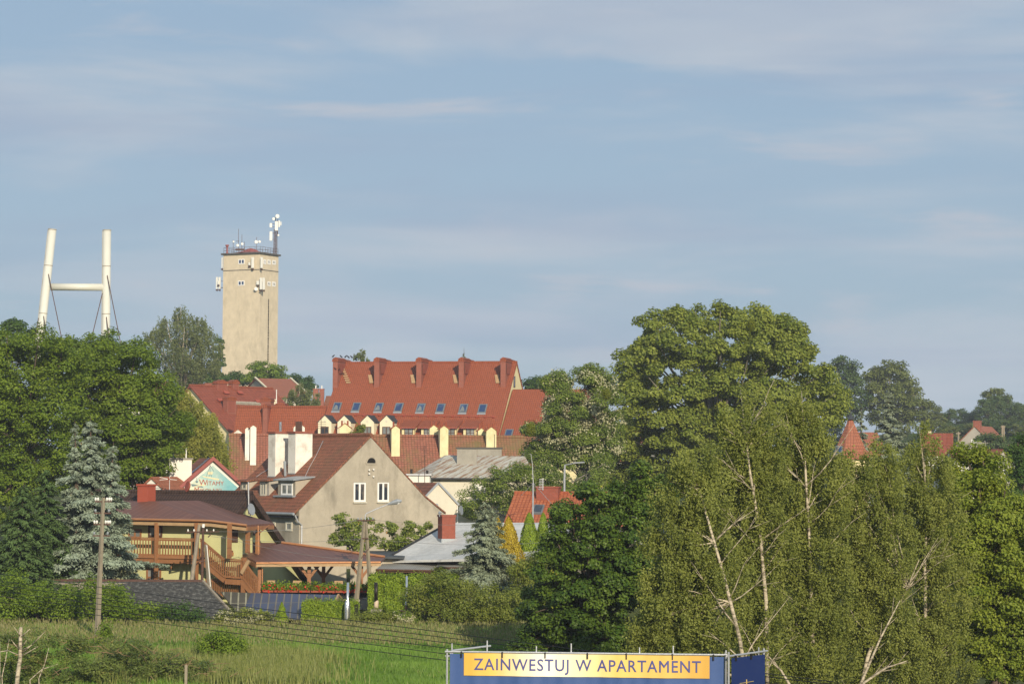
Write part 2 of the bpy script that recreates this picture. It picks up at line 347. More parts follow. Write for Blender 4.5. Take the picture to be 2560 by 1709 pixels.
# ------------------------------------------------------------------ foliage
RG = np.random.default_rng(7)
def unit(a): return a / (np.linalg.norm(a, axis=1, keepdims=True) + 1e-9)
def rdir(n): return unit(RG.normal(size=(n, 3)))
def leaves(name, P, Nr, A, Ln, Wd, mat, parent, rnd=None, kind=None):
    """one diamond shaped face per leaf or spray"""
    n = len(P); o0 = np.array(parent['_o']) if parent else np.zeros(3)
    A = unit(A - Nr * np.sum(A * Nr, axis=1, keepdims=True)); B = np.cross(Nr, A)
    Ln = np.broadcast_to(Ln, n)[:, None]; Wd = np.broadcast_to(Wd, n)[:, None]
    v = np.empty((n, 4, 3)); v[:, 0] = P - A * Ln / 2; v[:, 1] = P + B * Wd / 2 - A * Ln * .08; v[:, 2] = P + A * Ln / 2; v[:, 3] = P - B * Wd / 2 - A * Ln * .08
    v = (v - o0).reshape(-1, 3)
    me = bpy.data.meshes.new(name); me.vertices.add(4 * n); me.vertices.foreach_set('co', v.astype(np.float32).ravel())
    me.loops.add(4 * n); me.loops.foreach_set('vertex_index', np.arange(4 * n, dtype=np.int32))
    me.polygons.add(n); me.polygons.foreach_set('loop_start', np.arange(0, 4 * n, 4, dtype=np.int32))
    a = me.attributes.new('rnd', 'FLOAT', 'FACE')
    a.data.foreach_set('value', (RG.random(n) if rnd is None else np.clip(rnd, 0, 1)).astype(np.float32))
    me.update(calc_edges=True); me.materials.append(mat)
    o = bpy.data.objects.new(name, me); col.objects.link(o)
    if parent: o.parent = parent; o['_o'] = list(o0)
    if kind: o['kind'] = kind
    return o
def clump_cloud(C, r, cr, flat, n, up=.5, low=.35):
    """leaf positions for blobs (centres C, radii r): sprays of radius cr on the blobs, leaves on the sprays"""
    k = np.maximum(4, (3.2 * (r / cr) ** 2).astype(int)); idx = np.repeat(np.arange(len(r)), k)
    d = rdir(len(idx)); keep = (d[:, 2] > -.45) | (RG.random(len(idx)) < low); d = d[keep]; idx = idx[keep]
    cc = C[idx] + d * (r[idx] * (.45 + .62 * RG.random(len(idx)) ** .7))[:, None]
    cs = cr * (.6 + .8 * RG.random(len(idx)))
    ct = RG.random(len(idx))
    j = RG.choice(len(idx), size=n, p=cs ** 2 / np.sum(cs ** 2))
    q = rdir(n); rad = cs[j] * (RG.random(n) ** .45)
    off = q * rad[:, None]; off[:, 2] *= flat; off[:, 2] -= .22 * (off[:, 0] ** 2 + off[:, 1] ** 2) / cs[j]
    P = cc[j] + off
    Nr = unit(q * .45 + d[j] * .35 + np.array([0, 0, up]) + RG.normal(size=(n, 3)) * .45)
    return P, Nr, .55 * RG.random(n) + .45 * ct[j]
def strands(C, r, n, ln, sway=.15):
    m = max(8, n // 16); tf = max(4, m // 12); j = RG.choice(len(r), size=tf, p=r ** 2 / np.sum(r ** 2)); d = rdir(tf)
    T = C[j] + d * (r[j] * (.5 + .55 * RG.random(tf)))[:, None]; tt = RG.random(tf); tl = .5 + .8 * RG.random(tf)
    q = RG.integers(0, tf, size=m); S = T[q] + RG.normal(size=(m, 3)) * np.array([.17, .17, .12]) * ln; Ls = ln * tl[q] * (.4 + .9 * RG.random(m)); dd = d[q]
    s = RG.integers(0, m, size=n); t = RG.random(n)
    o = RG.normal(size=(n, 3)) * np.array([.07, .07, .05]) * ln ** .5
    P = S[s] + o; P[:, 2] -= t * Ls[s]; P[:, :2] += dd[s][:, :2] * (sway * ln * np.sqrt(t))[:, None]
    Nr = unit(RG.normal(size=(n, 3)) + np.array([.2, -.6, .5])); return P, Nr, .4 * RG.random(n) + .6 * tt[q][s]
def blob_centres(blobs, D, depth=.8, back=.5):
    px = np.array([b_[0] for b_ in blobs], float); py = np.array([b_[1] for b_ in blobs], float); rp = np.array([b_[2] for b_ in blobs], float)
    cx, cy = np.average(px, weights=rp), np.average(py, weights=rp)
    Rx = max(np.max(np.abs(px - cx) + rp * .5), 1); Ry = max(np.max(np.abs(py - cy) + rp * .5), 1); k = D / FPX
    C = []; r = []
    for i in range(len(px)):
        h = math.sqrt(max(0.04, 1 - ((px[i] - cx) / Rx) ** 2 - ((py[i] - cy) / Ry) ** 2)) * Rx * k * depth * .75
        p = at(px[i], py[i], D - h); C.append(p[:]); r.append(rp[i] * k)
        if back > 0:
            p = at(px[i] + RG.normal() * rp[i] * .2, py[i] + rp[i] * .15, D + h * .9); C.append(p[:]); r.append(rp[i] * k * .95)
    return np.array(C), np.array(r)
def limbs(mb, base, C, r, tr, n=7, seed=0, wob=.06):
    rd = random.Random(seed); base = V(base); top = V(tuple(np.average(C, axis=0, weights=r))); H = top.z - base.z
    fork = base + (top - base) * .35
    mb.tube([base, base + (fork - base) * .5 + V((rd.uniform(-.1, .1), 0, 0)), fork, top], [tr * 1.15, tr, tr * .85, tr * .4], n)
    for i in range(len(C)):
        e = V(tuple(C[i])); s = fork + (top - fork) * rd.uniform(0, .7); mid = (s + e) / 2 + V((rd.uniform(-1, 1), rd.uniform(-1, 1), rd.uniform(.2, 1))) * (e - s).length * wob
        q = tr * (.18 + .25 * min(1, r[i] / (r.max()))); mb.tube([s, mid, e, e + (e - mid).normalized() * r[i] * .6], [q, q * .7, q * .45, q * .15], 5)
def tree(name, label, D, base, blobs, leafmat, n, size, cr, bark='bark', tr=.25, flat=.55, group=None, cat='tree', droop=0, aspect=.75, up=.5, depth=.8, back=.5, rs=1.0, blossom=0, wob=.06, low=.35):
    bp = at(base[0], base[1], D); bp.z = float(ground_z(bp.x, bp.y)); root = thing(name, label, cat, bp, group)
    C, r = blob_centres(blobs, D, depth, back); r = r * rs
    mb = MB(); limbs(mb, bp - V((0, 0, .2)), C, r, tr, seed=n, wob=wob); mb.build('trunk', M[bark], root, True)
    if droop: P, Nr, t = strands(C, r, n, droop)
    else: P, Nr, t = clump_cloud(C, r, cr, flat, n, up, low)
    leaves('crown', P, Nr, rdir(n) + (np.array([0, 0, -1.2]) if droop else 0), size * (.7 + .6 * RG.random(n)), size * aspect * (.7 + .6 * RG.random(n)), LF[leafmat], root, t)
    if blossom:
        P, Nr, t = clump_cloud(C, r * 1.04, cr * .8, .8, blossom); leaves('blossoms', P, Nr, rdir(blossom) + np.array([0, 0, -1]), size * 1.05, size * .6, M['white_flower'], root, t)
    return root
def shrub(name, label, D, blobs, leafmat, n, size, cr, group=None, cat='shrub', aspect=.75, flat=.8, bark='bark', blossom=0, base=None, **kw):
    mx = sum(b_[0] for b_ in blobs) / len(blobs); by = max(b_[1] + b_[2] for b_ in blobs)
    return tree(name, label, D, base or (mx, by), blobs, leafmat, n, size, cr, bark, .07, flat, group, cat, 0, aspect, .35, kw.get('depth', .6), .6, blossom=blossom, wob=.06, low=.8)
def conifer(name, label, D, apex, basepx, hw, leafmat, n, size, group=None, levels=26, droop=.35, bark='bark', irregular=.22, extra_tops=(), start=.04, power=.85, cat='tree'):
    A = at(apex[0], apex[1], D); Bp = at(basepx[0], basepx[1], D); Bp.z = float(ground_z(Bp.x, Bp.y))
    root = thing(name, label, cat, Bp, group); mb = MB(); P = []; Ns = []; Ax = []; T = []; rd = random.Random(n)
    stems = [(A, Bp, hw * D / FPX, n)]
    for (ax, ay, ahw, sh) in extra_tops: stems.append((at(ax, ay, D - .3), V((at(ax, ay, D).x * .6 + Bp.x * .4, Bp.y - .2, Bp.z)), ahw * D / FPX, int(n * sh)))
    for (ap, bp, Rm, nn) in stems:
        H = ap.z - bp.z; mb.tube([bp, bp + (ap - bp) * .5, ap], [.045 * H ** .75 + .03, .03 * H ** .75, .012], 6)
        br = []
        for lv in range(levels):
            t = start + (1 - start) * (lv / levels) ** .95; rr = Rm * (1 - t) ** power * (1.03 if lv > 1 else .85) + .06
            k = rd.randint(7, 10); ph = rd.random() * 6.28
            for i in range(k):
                br.append((t + rd.uniform(-.5, .5) / levels, ph + 6.283 * i / k + rd.uniform(-.25, .25), rr * (1 + rd.uniform(-irregular, irregular * .8))))
        tt = np.array([b_[0] for b_ in br]); ph = np.array([b_[1] for b_ in br]); rl = np.array([b_[2] for b_ in br])
        for q in br[::2]:
            s = bp + (ap - bp) * min(.99, max(0, q[0])); e = s + V((math.cos(q[1]), math.sin(q[1]), -.25)) * q[2] * .9
            mb.tube([s, e], [.02 + .012 * q[2], .006], 4)
        j = RG.choice(len(br), size=nn, p=(rl + .15) / np.sum(rl + .15)); s = RG.random(nn) ** .6
        side = RG.normal(size=nn) * .2 * rl[j] * (1.15 - s) * (s + .25)
        dx, dy = np.cos(ph[j]), np.sin(ph[j]); a0 = np.array(bp); a1 = np.array(ap); t = np.clip(tt[j], 0, 1)[:, None]
        base = a0 + (a1 - a0) * t; rad = s * rl[j]
        z = -droop * rl[j] * s ** 1.6 + .28 * rl[j] * np.clip(s - .6, 0, 1) - RG.random(nn) ** 2 * .16 * np.minimum(rl[j], 1.5) + RG.normal(size=nn) * .03
        P.append(base + np.stack([dx * rad - dy * side, dy * rad + dx * side, z], 1))
        sg = np.sign(side)[:, None] * .6; Ax.append(np.stack([dx, dy, -.25 * np.ones(nn)], 1) + np.stack([-dy, dx, 0 * dx], 1) * sg + RG.normal(size=(nn, 3)) * .3)
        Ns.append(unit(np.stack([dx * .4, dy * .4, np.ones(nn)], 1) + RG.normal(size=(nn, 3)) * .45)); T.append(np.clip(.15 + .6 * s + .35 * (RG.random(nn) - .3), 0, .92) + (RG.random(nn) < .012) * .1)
    mb.build('trunk', M[bark], root, True); P = np.concatenate(P); n = len(P)
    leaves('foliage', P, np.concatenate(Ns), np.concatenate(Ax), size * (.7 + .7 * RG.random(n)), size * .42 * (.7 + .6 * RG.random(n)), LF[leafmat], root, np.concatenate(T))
    return root
def thuja(name, label, D, apex, basepy, hw, leafmat, n, size, group=None, cat='tree', round_=.6):
    A = at(apex[0], apex[1], D); Bp = at(apex[0], basepy, D); g = Bp.z
    root = thing(name, label, cat, (Bp.x, Bp.y, float(ground_z(Bp.x, Bp.y)))); H = A.z - g; r = hw * D / FPX
    if group: root['group'] = group
    MB().tube([V(root.location), A - V((0, 0, H * .15))], [.09, .02], 6).build('trunk', M['bark'], root)
    t = RG.random(n) ** 1.25; a = RG.random(n) * 6.283; lump = 1 + .1 * np.sin(a * 3 + t * 9) + .08 * np.sin(a * 5 - t * 17)
    prof = np.minimum(1, (1 - t) ** round_ * 1.15) * np.minimum(1, .82 + t * .6)
    rr = r * prof * lump * (.72 + .32 * RG.random(n) ** .5)
    P = np.stack([Bp.x + np.cos(a) * rr, Bp.y + np.sin(a) * rr, g + t * H], 1); d = np.stack([np.cos(a), np.sin(a), 0 * a + .25], 1)
    leaves('foliage', P, unit(d + RG.normal(size=(n, 3)) * .55), np.array([0, 0, 1]) + d * .5 + RG.normal(size=(n, 3)) * .35, size * (.8 + .5 * RG.random(n)), size * .5, LF[leafmat], root, .3 * RG.random(n) + .7 * RG.random(n))
    return root
def hedge(name, label, a, b, depth, ztop, zbot, n, size, leafmat='thuja', wav=.12):
    a = V(a); b = V(b); d = (b - a); Ln = d.length; e = d / Ln; nrm = V((-e.y, e.x, 0)); mid = (a + b) / 2
    root = thing(name, label, 'hedge', (mid.x, mid.y, zbot)); u = RG.random(n) * Ln; side = RG.random(n)
    H = ztop - zbot; z = RG.random(n) * H; f = RG.random(n)
    top = side < .3; front = (side >= .3) & (side < .8)
    w_ = np.where(top, RG.random(n) - .5, np.where(front, -.5, .5)) * depth
    wob = wav * (np.sin(u * 5.3) + np.sin(u * 11.7 + 1) + np.sin(z * 6 + u * 3)) / 2
    z = np.where(top, H + .6 * wob + .12 * RG.normal(size=n) * (RG.random(n) > .6), z * (1 + .04 * np.sin(u * 5.3)))
    w_ = w_ + np.where(front, -wob, wob) + RG.normal(size=n) * .07
    P = np.array(a) + np.outer(u, np.array(e)) + np.outer(w_, np.array(nrm)); P[:, 2] = zbot + z
    Nr = np.where(top[:, None], np.array([0, 0, 1.]), np.where(front[:, None], -np.array(nrm), np.array(nrm)))
    leaves('foliage', P, unit(Nr + RG.normal(size=(n, 3)) * .6), np.array([0, 0, 1]) + RG.normal(size=(n, 3)) * .6, size * (.7 + .6 * RG.random(n)), size * .55, LF[leafmat], root)
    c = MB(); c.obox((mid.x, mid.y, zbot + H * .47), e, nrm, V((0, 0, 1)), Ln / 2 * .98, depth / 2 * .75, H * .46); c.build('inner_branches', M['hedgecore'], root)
    return root
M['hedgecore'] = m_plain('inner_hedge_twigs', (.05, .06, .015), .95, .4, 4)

# ------------------------------------------------------------------ building helpers
UP = V((0, 0, 1))
def window(parent, c, u, v, n, w_, h_, nx=2, ny=1, fm='upvc', gm='glass', fw=.07, proud=.05, name='window'):
    """a framed window on a wall: frame proud of the wall, pane just behind its face"""
    mb = MB(); c = V(c)
    for s in (-1, 1):
        mb.obox(c + u * (s * (w_ - fw) / 2) + n * (proud / 2), u, v, n, fw / 2, h_ / 2, proud / 2)
        mb.obox(c + v * (s * (h_ - fw) / 2) + n * (proud / 2), u, v, n, w_ / 2 - fw, fw / 2, proud / 2)
    for i in range(1, nx): mb.obox(c + u * (w_ * (i / nx - .5)) + n * (proud / 2 - .002), u, v, n, fw * .6, h_ / 2 - fw, proud / 2 - .002)
    for i in range(1, ny): mb.obox(c + v * (h_ * (i / ny - .5)) + n * (proud / 2 - .004), u, v, n, w_ / 2 - fw, fw * .4, proud / 2 - .004)
    f = mb.build(name, M[fm], parent)
    MB().obox(c + n * .012, u, v, n, w_ / 2 - fw * .5, h_ / 2 - fw * .5, .008).build('pane', M[gm], f)
    return f
def window_px(F, parent, ax, c, x0, y0, x1, y1, side=-1, **kw):
    a = F.hit(x0, y0, ax, c); b_ = F.hit(x1, y1, ax, c); m = (a + b_) / 2; n = (F.ey if ax == 'y' else F.ex) * side; u = F.ex if ax == 'y' else F.ey
    wd = abs((b_ - a).x if ax == 'y' else (b_ - a).y); return window(parent, F.W(*m) + n * .004, u, UP, n, max(.2, wd), abs(a.z - b_.z), **kw)
def chimney(F, parent, x0, x1, y0, y1, z0, z1, mat='brick', cap='flat', capmat='brick', ov=.08, name='chimney'):
    mb = MB().fbox(F, x0, x1, y0, y1, z0, z1); o = mb.build(name, M[mat], parent); c = MB()
    if cap == 'flat': c.fbox(F, x0 - ov, x1 + ov, y0 - ov, y1 + ov, z1 + .001, z1 + .12)
    elif cap == 'stepped':
        c.fbox(F, x0 - ov, x1 + ov, y0 - ov, y1 + ov, z1 - .28, z1 - .1); c.fbox(F, x0 - ov * .5, x1 + ov * .5, y0 - ov * .5, y1 + ov * .5, z1 - .098, z1 + .05)
        c.prism([F.W(x0 - ov, y0 - ov, z1 + .052), F.W(x1 + ov, y0 - ov, z1 + .052), F.W((x0 + x1) / 2, y0 - ov, z1 + .32)], F.ey * (y1 - y0 + 2 * ov))
    elif cap == 'gable':
        m = (x0 + x1) / 2; h = (x1 - x0) * .42; t = .07
        for s, xa in ((-1, x0 - ov * 1.6), (1, x1 + ov * 1.6)):
            zb = z1 - .06; c.prism([F.W(xa, y0 - ov, zb), F.W(m, y0 - ov, z1 + h), F.W(m, y0 - ov, z1 + h + t), F.W(xa, y0 - ov, zb + t)], F.ey * (y1 - y0 + 2 * ov))
        g = MB().prism([F.W(x0 + .003, y0 + .003, z1), F.W(x1 - .003, y0 + .003, z1), F.W(m, y0 + .003, z1 + h - .02)], F.ey * (y1 - y0 - .006)); g.build('chimney_gable', M[mat], o)
    if cap: c.build('chimney_cap', M[capmat], o)
    return o
def gabled(F, W_, Dp, zb, he, hr, wm, rm, root, ov=.3, th=.14, ridge='y', verge=.15):
    """walls and roof of a house with a straight gable; local x 0..W_, y 0..Dp"""
    if ridge == 'y':
        MB().prism([F.W(0, 0, zb), F.W(W_, 0, zb), F.W(W_, 0, he), F.W(W_ / 2, 0, hr), F.W(0, 0, he)], F.ey * Dp).build('wall', M[wm], root)
        sl = (hr - he) / (W_ / 2); mb = MB()
        for s in (0, 1):
            xe = -ov if s == 0 else W_ + ov; ze = he - ov * sl; xm = W_ / 2
            P = [F.W(xe, -verge, ze), F.W(xm, -verge, hr), F.W(xm, Dp + verge, hr), F.W(xe, Dp + verge, ze)]; mb.slab([p + UP * (th + .02) for p in P], th)
        return mb.build('roof', M[rm], root)
    MB().prism([F.W(0, 0, zb), F.W(0, Dp, zb), F.W(0, Dp, he), F.W(0, Dp / 2, hr), F.W(0, 0, he)], F.ex * W_).build('wall', M[wm], root)
    sl = (hr - he) / (Dp / 2); mb = MB()
    for s in (0, 1):
        ye = -ov if s == 0 else Dp + ov; ze = he - ov * sl; ym = Dp / 2
        P = [F.W(-verge, ye, ze), F.W(-verge, ym, hr), F.W(W_ + verge, ym, hr), F.W(W_ + verge, ye, ze)]; mb.slab([p + UP * (th + .02) for p in P], th)
    return mb.build('roof', M[rm], root)
def base_frame(px, py, D, rz):
    p = at(px, py, D); return Fr((p.x, p.y, 0), rz)
def text_part(s, size, T, mat, parent, name, thick=.004, track=1.0, align='LEFT', off=.0):
    cu = bpy.data.curves.new(name, 'FONT'); cu.body = s; cu.size = size; cu.extrude = thick; cu.space_character = track; cu.align_x = align; cu.resolution_u = 3; cu.bevel_depth = off * size; cu.bevel_resolution = 0
    t = bpy.data.objects.new(name + '_c', cu); col.objects.link(t); dg = bpy.context.evaluated_depsgraph_get(); me = bpy.data.meshes.new_from_object(t.evaluated_get(dg))
    bpy.data.objects.remove(t); me.materials.clear(); me.materials.append(mat); o0 = V(parent['_o'])
    me.transform(Matrix.Translation(-o0) @ T); o = bpy.data.objects.new(name, me); col.objects.link(o); o.parent = parent; o['_o'] = list(o0); return o
def axes(c, u, v):
    n = u.cross(v); return Matrix(((u.x, v.x, n.x, c.x), (u.y, v.y, n.y, c.y), (u.z, v.z, n.z, c.z), (0, 0, 0, 1)))
exec_later = []
# ------------------------------------------------------------------ ground
def terrain():
    xs = np.concatenate([np.linspace(-1500, -90, 18), np.linspace(-80, 110, 96), np.linspace(120, 1500, 20)])
    ys = np.concatenate([np.linspace(-60, 96, 10), np.linspace(98, 175, 60), np.linspace(180, 760, 90), np.linspace(800, 4500, 20)])
    X, Y = np.meshgrid(xs, ys); Z = ground_z(X, Y) + .06 * np.sin(X * .7) * np.cos(Y * .5)
    vs = np.stack([X, Y, Z], 2).reshape(-1, 3); nx = len(xs)
    fs = [(j * nx + i, j * nx + i + 1, (j + 1) * nx + i + 1, (j + 1) * nx + i) for j in range(len(ys) - 1) for i in range(nx - 1)]
    me = bpy.data.meshes.new('ground'); me.from_pydata(vs.tolist(), [], fs); me.update()
    b = NB('meadow_soil'); o = b.mapped('Object', (1, 1, 1)); k = b.mix(b.ramp(b.noise(o, .15, 6), .35, .65), (.05, .075, .015), (.09, .1, .025))
    k = b.mix(b.ramp(b.noise(o, 2, 5), .4, .7, 0, .6), k, (.06, .06, .02)); me.materials.append(b.fin(k, .95, .1))
    o = bpy.data.objects.new('ground', me); col.objects.link(o); o['kind'] = 'structure'
    for p in me.polygons: p.use_smooth = True
terrain()

# ------------------------------------------------------------------ far: tower, pylon
def tower():
    D = 506; rz = R(-27.5); p = at(555, 935, D); gz = float(ground_z(p.x, p.y)); F = Fr((p.x, p.y, 0), rz)
    root = thing('water_tower', 'tall square sandy brick water tower with antennas on its flat roof', 'tower', (p.x, p.y, gz))
    S = F.hit(697, 800, 'y', 0).x * .0 + 8.0
    e = F.hit(650, 700, 'y', 0).x
    S1 = e; S2 = F.hit(695, 760, 'x', S1).y; zt = F.hit(600, 636, 'y', 0).z
    MB().fbox(F, 0, S1, 0, S2, gz - 1, zt).build('shaft', M['tower'], root)
    MB().fbox(F, -.35, S1 + .35, -.35, S2 + .35, zt + .002, zt + .32).build('roof_slab', M['darkgrey'], root)
    MB().fbox(F, -.03, S1 + .03, -.03, S2 + .03, zt - 3.1, zt - 2.95).build('string_course', M['darkgrey'], root)
    c = F.W(S1 / 2, S2 / 2, zt + .324); mb = MB(); R0 = S1 * .46
    prof = [(R0, 0), (R0 * .75, .18), (R0 * .42, .5), (R0 * .2, .95), (R0 * .02, 1.1)]; vs = []; fs = []
    for (r_, h) in prof: vs += [c + V((math.cos(k * .7854 + .39) * r_, math.sin(k * .7854 + .39) * r_, h)) for k in range(8)]
    for i in range(4): fs += [[i * 8 + k, i * 8 + (k + 1) % 8, i * 8 + 8 + (k + 1) % 8, i * 8 + 8 + k] for k in range(8)]
    mb.add(vs, fs).build('roof_cone', M['reddome'], root)
    rl = MB(); zr = zt + .33
    for h in (.55, 1.05):
        cs = [F.W(.05, .05, zr + h), F.W(S1 - .05, .05, zr + h), F.W(S1 - .05, S2 - .05, zr + h), F.W(.05, S2 - .05, zr + h)]
        for i in range(4): rl.beam(cs[i], cs[(i + 1) % 4], .05)
    for i in range(8):
        for q in (F.W(.05 + (S1 - .1) * i / 7, .05, zr), F.W(.05 + (S1 - .1) * i / 7, S2 - .05, zr), F.W(.05, .05 + (S2 - .1) * i / 7, zr), F.W(S1 - .05, .05 + (S2 - .1) * i / 7, zr)): rl.beam(q, q + UP * 1.08, .045)
    rl.build('railing', M['rustiron'], root)
    k = .1403
    def P(zx, zy): return 520 + zx * k, 520 + zy * k
    for (a, b_, c_, d) in ((543, 912, 652, 996), (536, 1296, 650, 1380)): window_px(F, root, 'y', 0, *P(a, b_), *P(c_, d), nx=2, fw=.16, gm='glassblue')
    for (a, b_, c_, d) in ((985, 915, 1035, 1003), (1060, 918, 1115, 1006), (1145, 926, 1205, 1012), (1057, 1306, 1115, 1392), (1142, 1310, 1200, 1400)): window_px(F, root, 'x', S1, *P(a, b_), *P(c_, d), side=1, nx=2, fw=.22)
    slot = F.hit(*P(1080, 1640), 'x', S1)
    y_s = F.hit(671, 780, 'x', S1).y; z1 = F.hit(671, 748, 'x', S1).z; z0 = F.hit(671, 905, 'x', S1).z; rdm = random.Random(3); st = MB(); zz = z0
    while zz < z1:
        h = rdm.uniform(.25, .7); st.fbox(F, S1 + .004, S1 + .03, y_s - .16, y_s + .16, zz, zz + h * .8); zz += h
    st.build('stair_lights', M['dark'], root)
    def pan(zx0, zy0, zx1, zy1, ax, c_, off=.35):
        a = F.hit(*P(zx0, zy0), ax, c_); b_ = F.hit(*P(zx1, zy1), ax, c_); m = (a + b_) / 2; n = -F.ey if ax == 'y' else F.ex; u = F.ex if ax == 'y' else F.ey
        wd = abs((b_ - a).x if ax == 'y' else (b_ - a).y); h = abs(a.z - b_.z); cc = F.W(*m) + n * off
        o = MB().obox(cc, u, UP, n, wd / 2, h / 2, .09).build('panel_antenna', M['panel'], root)
        mb = MB().tube([cc - UP * (h / 2 + .5) - n * .15, cc + UP * (h / 2) - n * .15], .05, 5)
        for s in (-.3, .3): mb.beam(cc + UP * (h * s) - n * .1, cc + UP * (h * s) - n * off, .06)
        mb.obox(cc - UP * (h / 2 + .25), u, UP, n, .2, .12, .12); mb.build('antenna_bracket', M['rustiron'], o)
    pan(795, 878, 835, 1070, 'y', -.1); pan(735, 970, 760, 1020, 'y', -.1, .2)
    for q in ((958, 878, 990, 1070, 'y', -.1), (945, 1245, 978, 1450, 'y', -.25), (995, 1245, 1028, 1450, 'y', -.25), (885, 1300, 925, 1365, 'y', -.1)): pan(*q)
    for zx in (185, 232): pan(zx - 12, 1232, zx + 14, 1440, 'y', .5, .5)
    pan(262, 880, 272, 1070, 'y', .3, .3); pan(205, 1300, 228, 1360, 'y', .3, .6)
    mb = MB().beam(F.W(0, .5, F.hit(*P(250, 1415), 'y', 0).z), F.W(-1.2, .4, F.hit(*P(250, 1415), 'y', 0).z), .12); mb.build('antenna_arm', M['rustiron'], root); MB().beam(F.W(0, .5, F.hit(*P(250, 1300), 'y', 0).z), F.W(-1.2, .4, F.hit(*P(250, 1300), 'y', 0).z), .08).build('antenna_arm', M['rustiron'], root)
    def dish(parent, c, r, n=V((.3, -.95, 0)), name='dish'):
        n = n.normalized(); MB().tube([c + n * .25, c + n * .24, c - n * .02, c - n * .18], [r * .96, r, r * .98, r * .4], 14).build(name, M['panel'], parent)
    dcc = F.W(*F.hit(*P(852, 1442), 'y', -.4)); dish(root, dcc, .36)
    # mast on the roof
    mp = at(*P(1200, 810), D + 1); mast = thing('antenna_mast', 'lattice mast crowded with white dishes and panels on the water tower roof', 'antenna', (mp.x, mp.y, zr))
    mt = at(*P(1200, 190), D + 1).z; mb = MB(); w_ = .28
    cs = [V((mp.x + sx * w_, mp.y + sy * w_, 0)) for sx, sy in ((-1, -1), (1, -1), (1, 1), (-1, 1))]
    for q in cs: mb.beam(q + UP * zr, q + UP * (mt - 2), .1)
    nz = 9
    for i in range(nz):
        za = zr + (mt - 2 - zr) * i / nz; zb_ = zr + (mt - 2 - zr) * (i + 1) / nz
        for j in range(4): mb.beam(cs[j] + UP * za, cs[(j + 1) % 4] + UP * zb_, .06)
    mb.beam((mp.x, mp.y, zr), (mp.x, mp.y, mt + .4), .12); mb.beam((mp.x + .4, mp.y, mt - 3), (mp.x + .4, mp.y, mt), .1)
    mb.build('mast_lattice', M['rustiron'], mast)
    for (a, b_, c_, d) in ((1195, 238, 1245, 402), (1100, 270, 1142, 346), (1100, 420, 1145, 580), (1258, 225, 1282, 340), (1292, 245, 1308, 310)):
        q0 = at(*P(a, b_), D + .3); q1 = at(*P(c_, d), D + .3); m = (q0 + q1) / 2
        o = MB().obox(m, V((1, 0, 0)), UP, V((0, 1, 0)), abs(q1.x - q0.x) / 2, abs(q1.z - q0.z) / 2, .12).build('panel_antenna', M['panel'], mast)
        for s in (-.35, .35): MB().beam(m + UP * (s * abs(q1.z - q0.z)), V((mp.x, mp.y, m.z + s * abs(q1.z - q0.z))), .07).build('antenna_bracket', M['rustiron'], o)
    for (x_, y_, r_) in ((1233, 148, 36), (1165, 195, 26), (1250, 485, 17)):
        c_ = at(*P(x_, y_), D); dish(mast, c_, r_ * k / ppm(D)); MB().beam(c_ + V((0, .2, 0)), (mp.x, mp.y, c_.z), .08).build('dish_arm', M['rustiron'], mast)
    # small antenna cluster
    for nm, lb, items, dish_pt in (('aerial_cluster', 'small cluster of aerials and boxes left of centre on the water tower roof', ((450, 570, 815), (545, 370, 815), (605, 470, 815), (650, 600, 815)), ((452, 600, 16), (606, 640, 22), (525, 665, 24))),
                                   ('relay_aerial', 'short pole with two round relay dishes in the middle of the water tower roof', ((868, 520, 815),), ((855, 605, 30), (915, 600, 22)))):
        p0 = at(*P(items[0][0], 815), D + 2); r_ = thing(nm, lb, 'antenna', (p0.x, p0.y, zr)); mb = MB()
        for (x_, y0, y1) in items: mb.beam(at(*P(x_, y0), D + 2), V((at(*P(x_, y0), D + 2).x, D + 2, zr)), .07)
        if nm == 'aerial_cluster': mb.beam(at(*P(500, 592), D + 2), at(*P(552, 592), D + 2), .08); mb.beam(at(*P(490, 740), D + 2), at(*P(650, 740), D + 2), .35)
        mb.build('pole', M['rustiron'], r_)
        for (x_, y_, q) in dish_pt: dish(r_, at(*P(x_, y_), D + 1.8), q * k / ppm(D))
    q = at(*P(340, 815), D - .5); sr = thing('roof_siren', 'small dark red siren post on the left corner of the water tower roof', 'siren', (q.x, q.y, zr)); t_ = at(*P(340, 655), D - .5)
    MB().tube([(q.x, q.y, zr), (q.x, q.y, zr + .2), (q.x, q.y, t_.z - .5), (q.x, q.y, t_.z - .2), (q.x, q.y, t_.z)], [.3, .14, .14, .34, .34], 8).build('post', M['reddome'], sr)
tower()

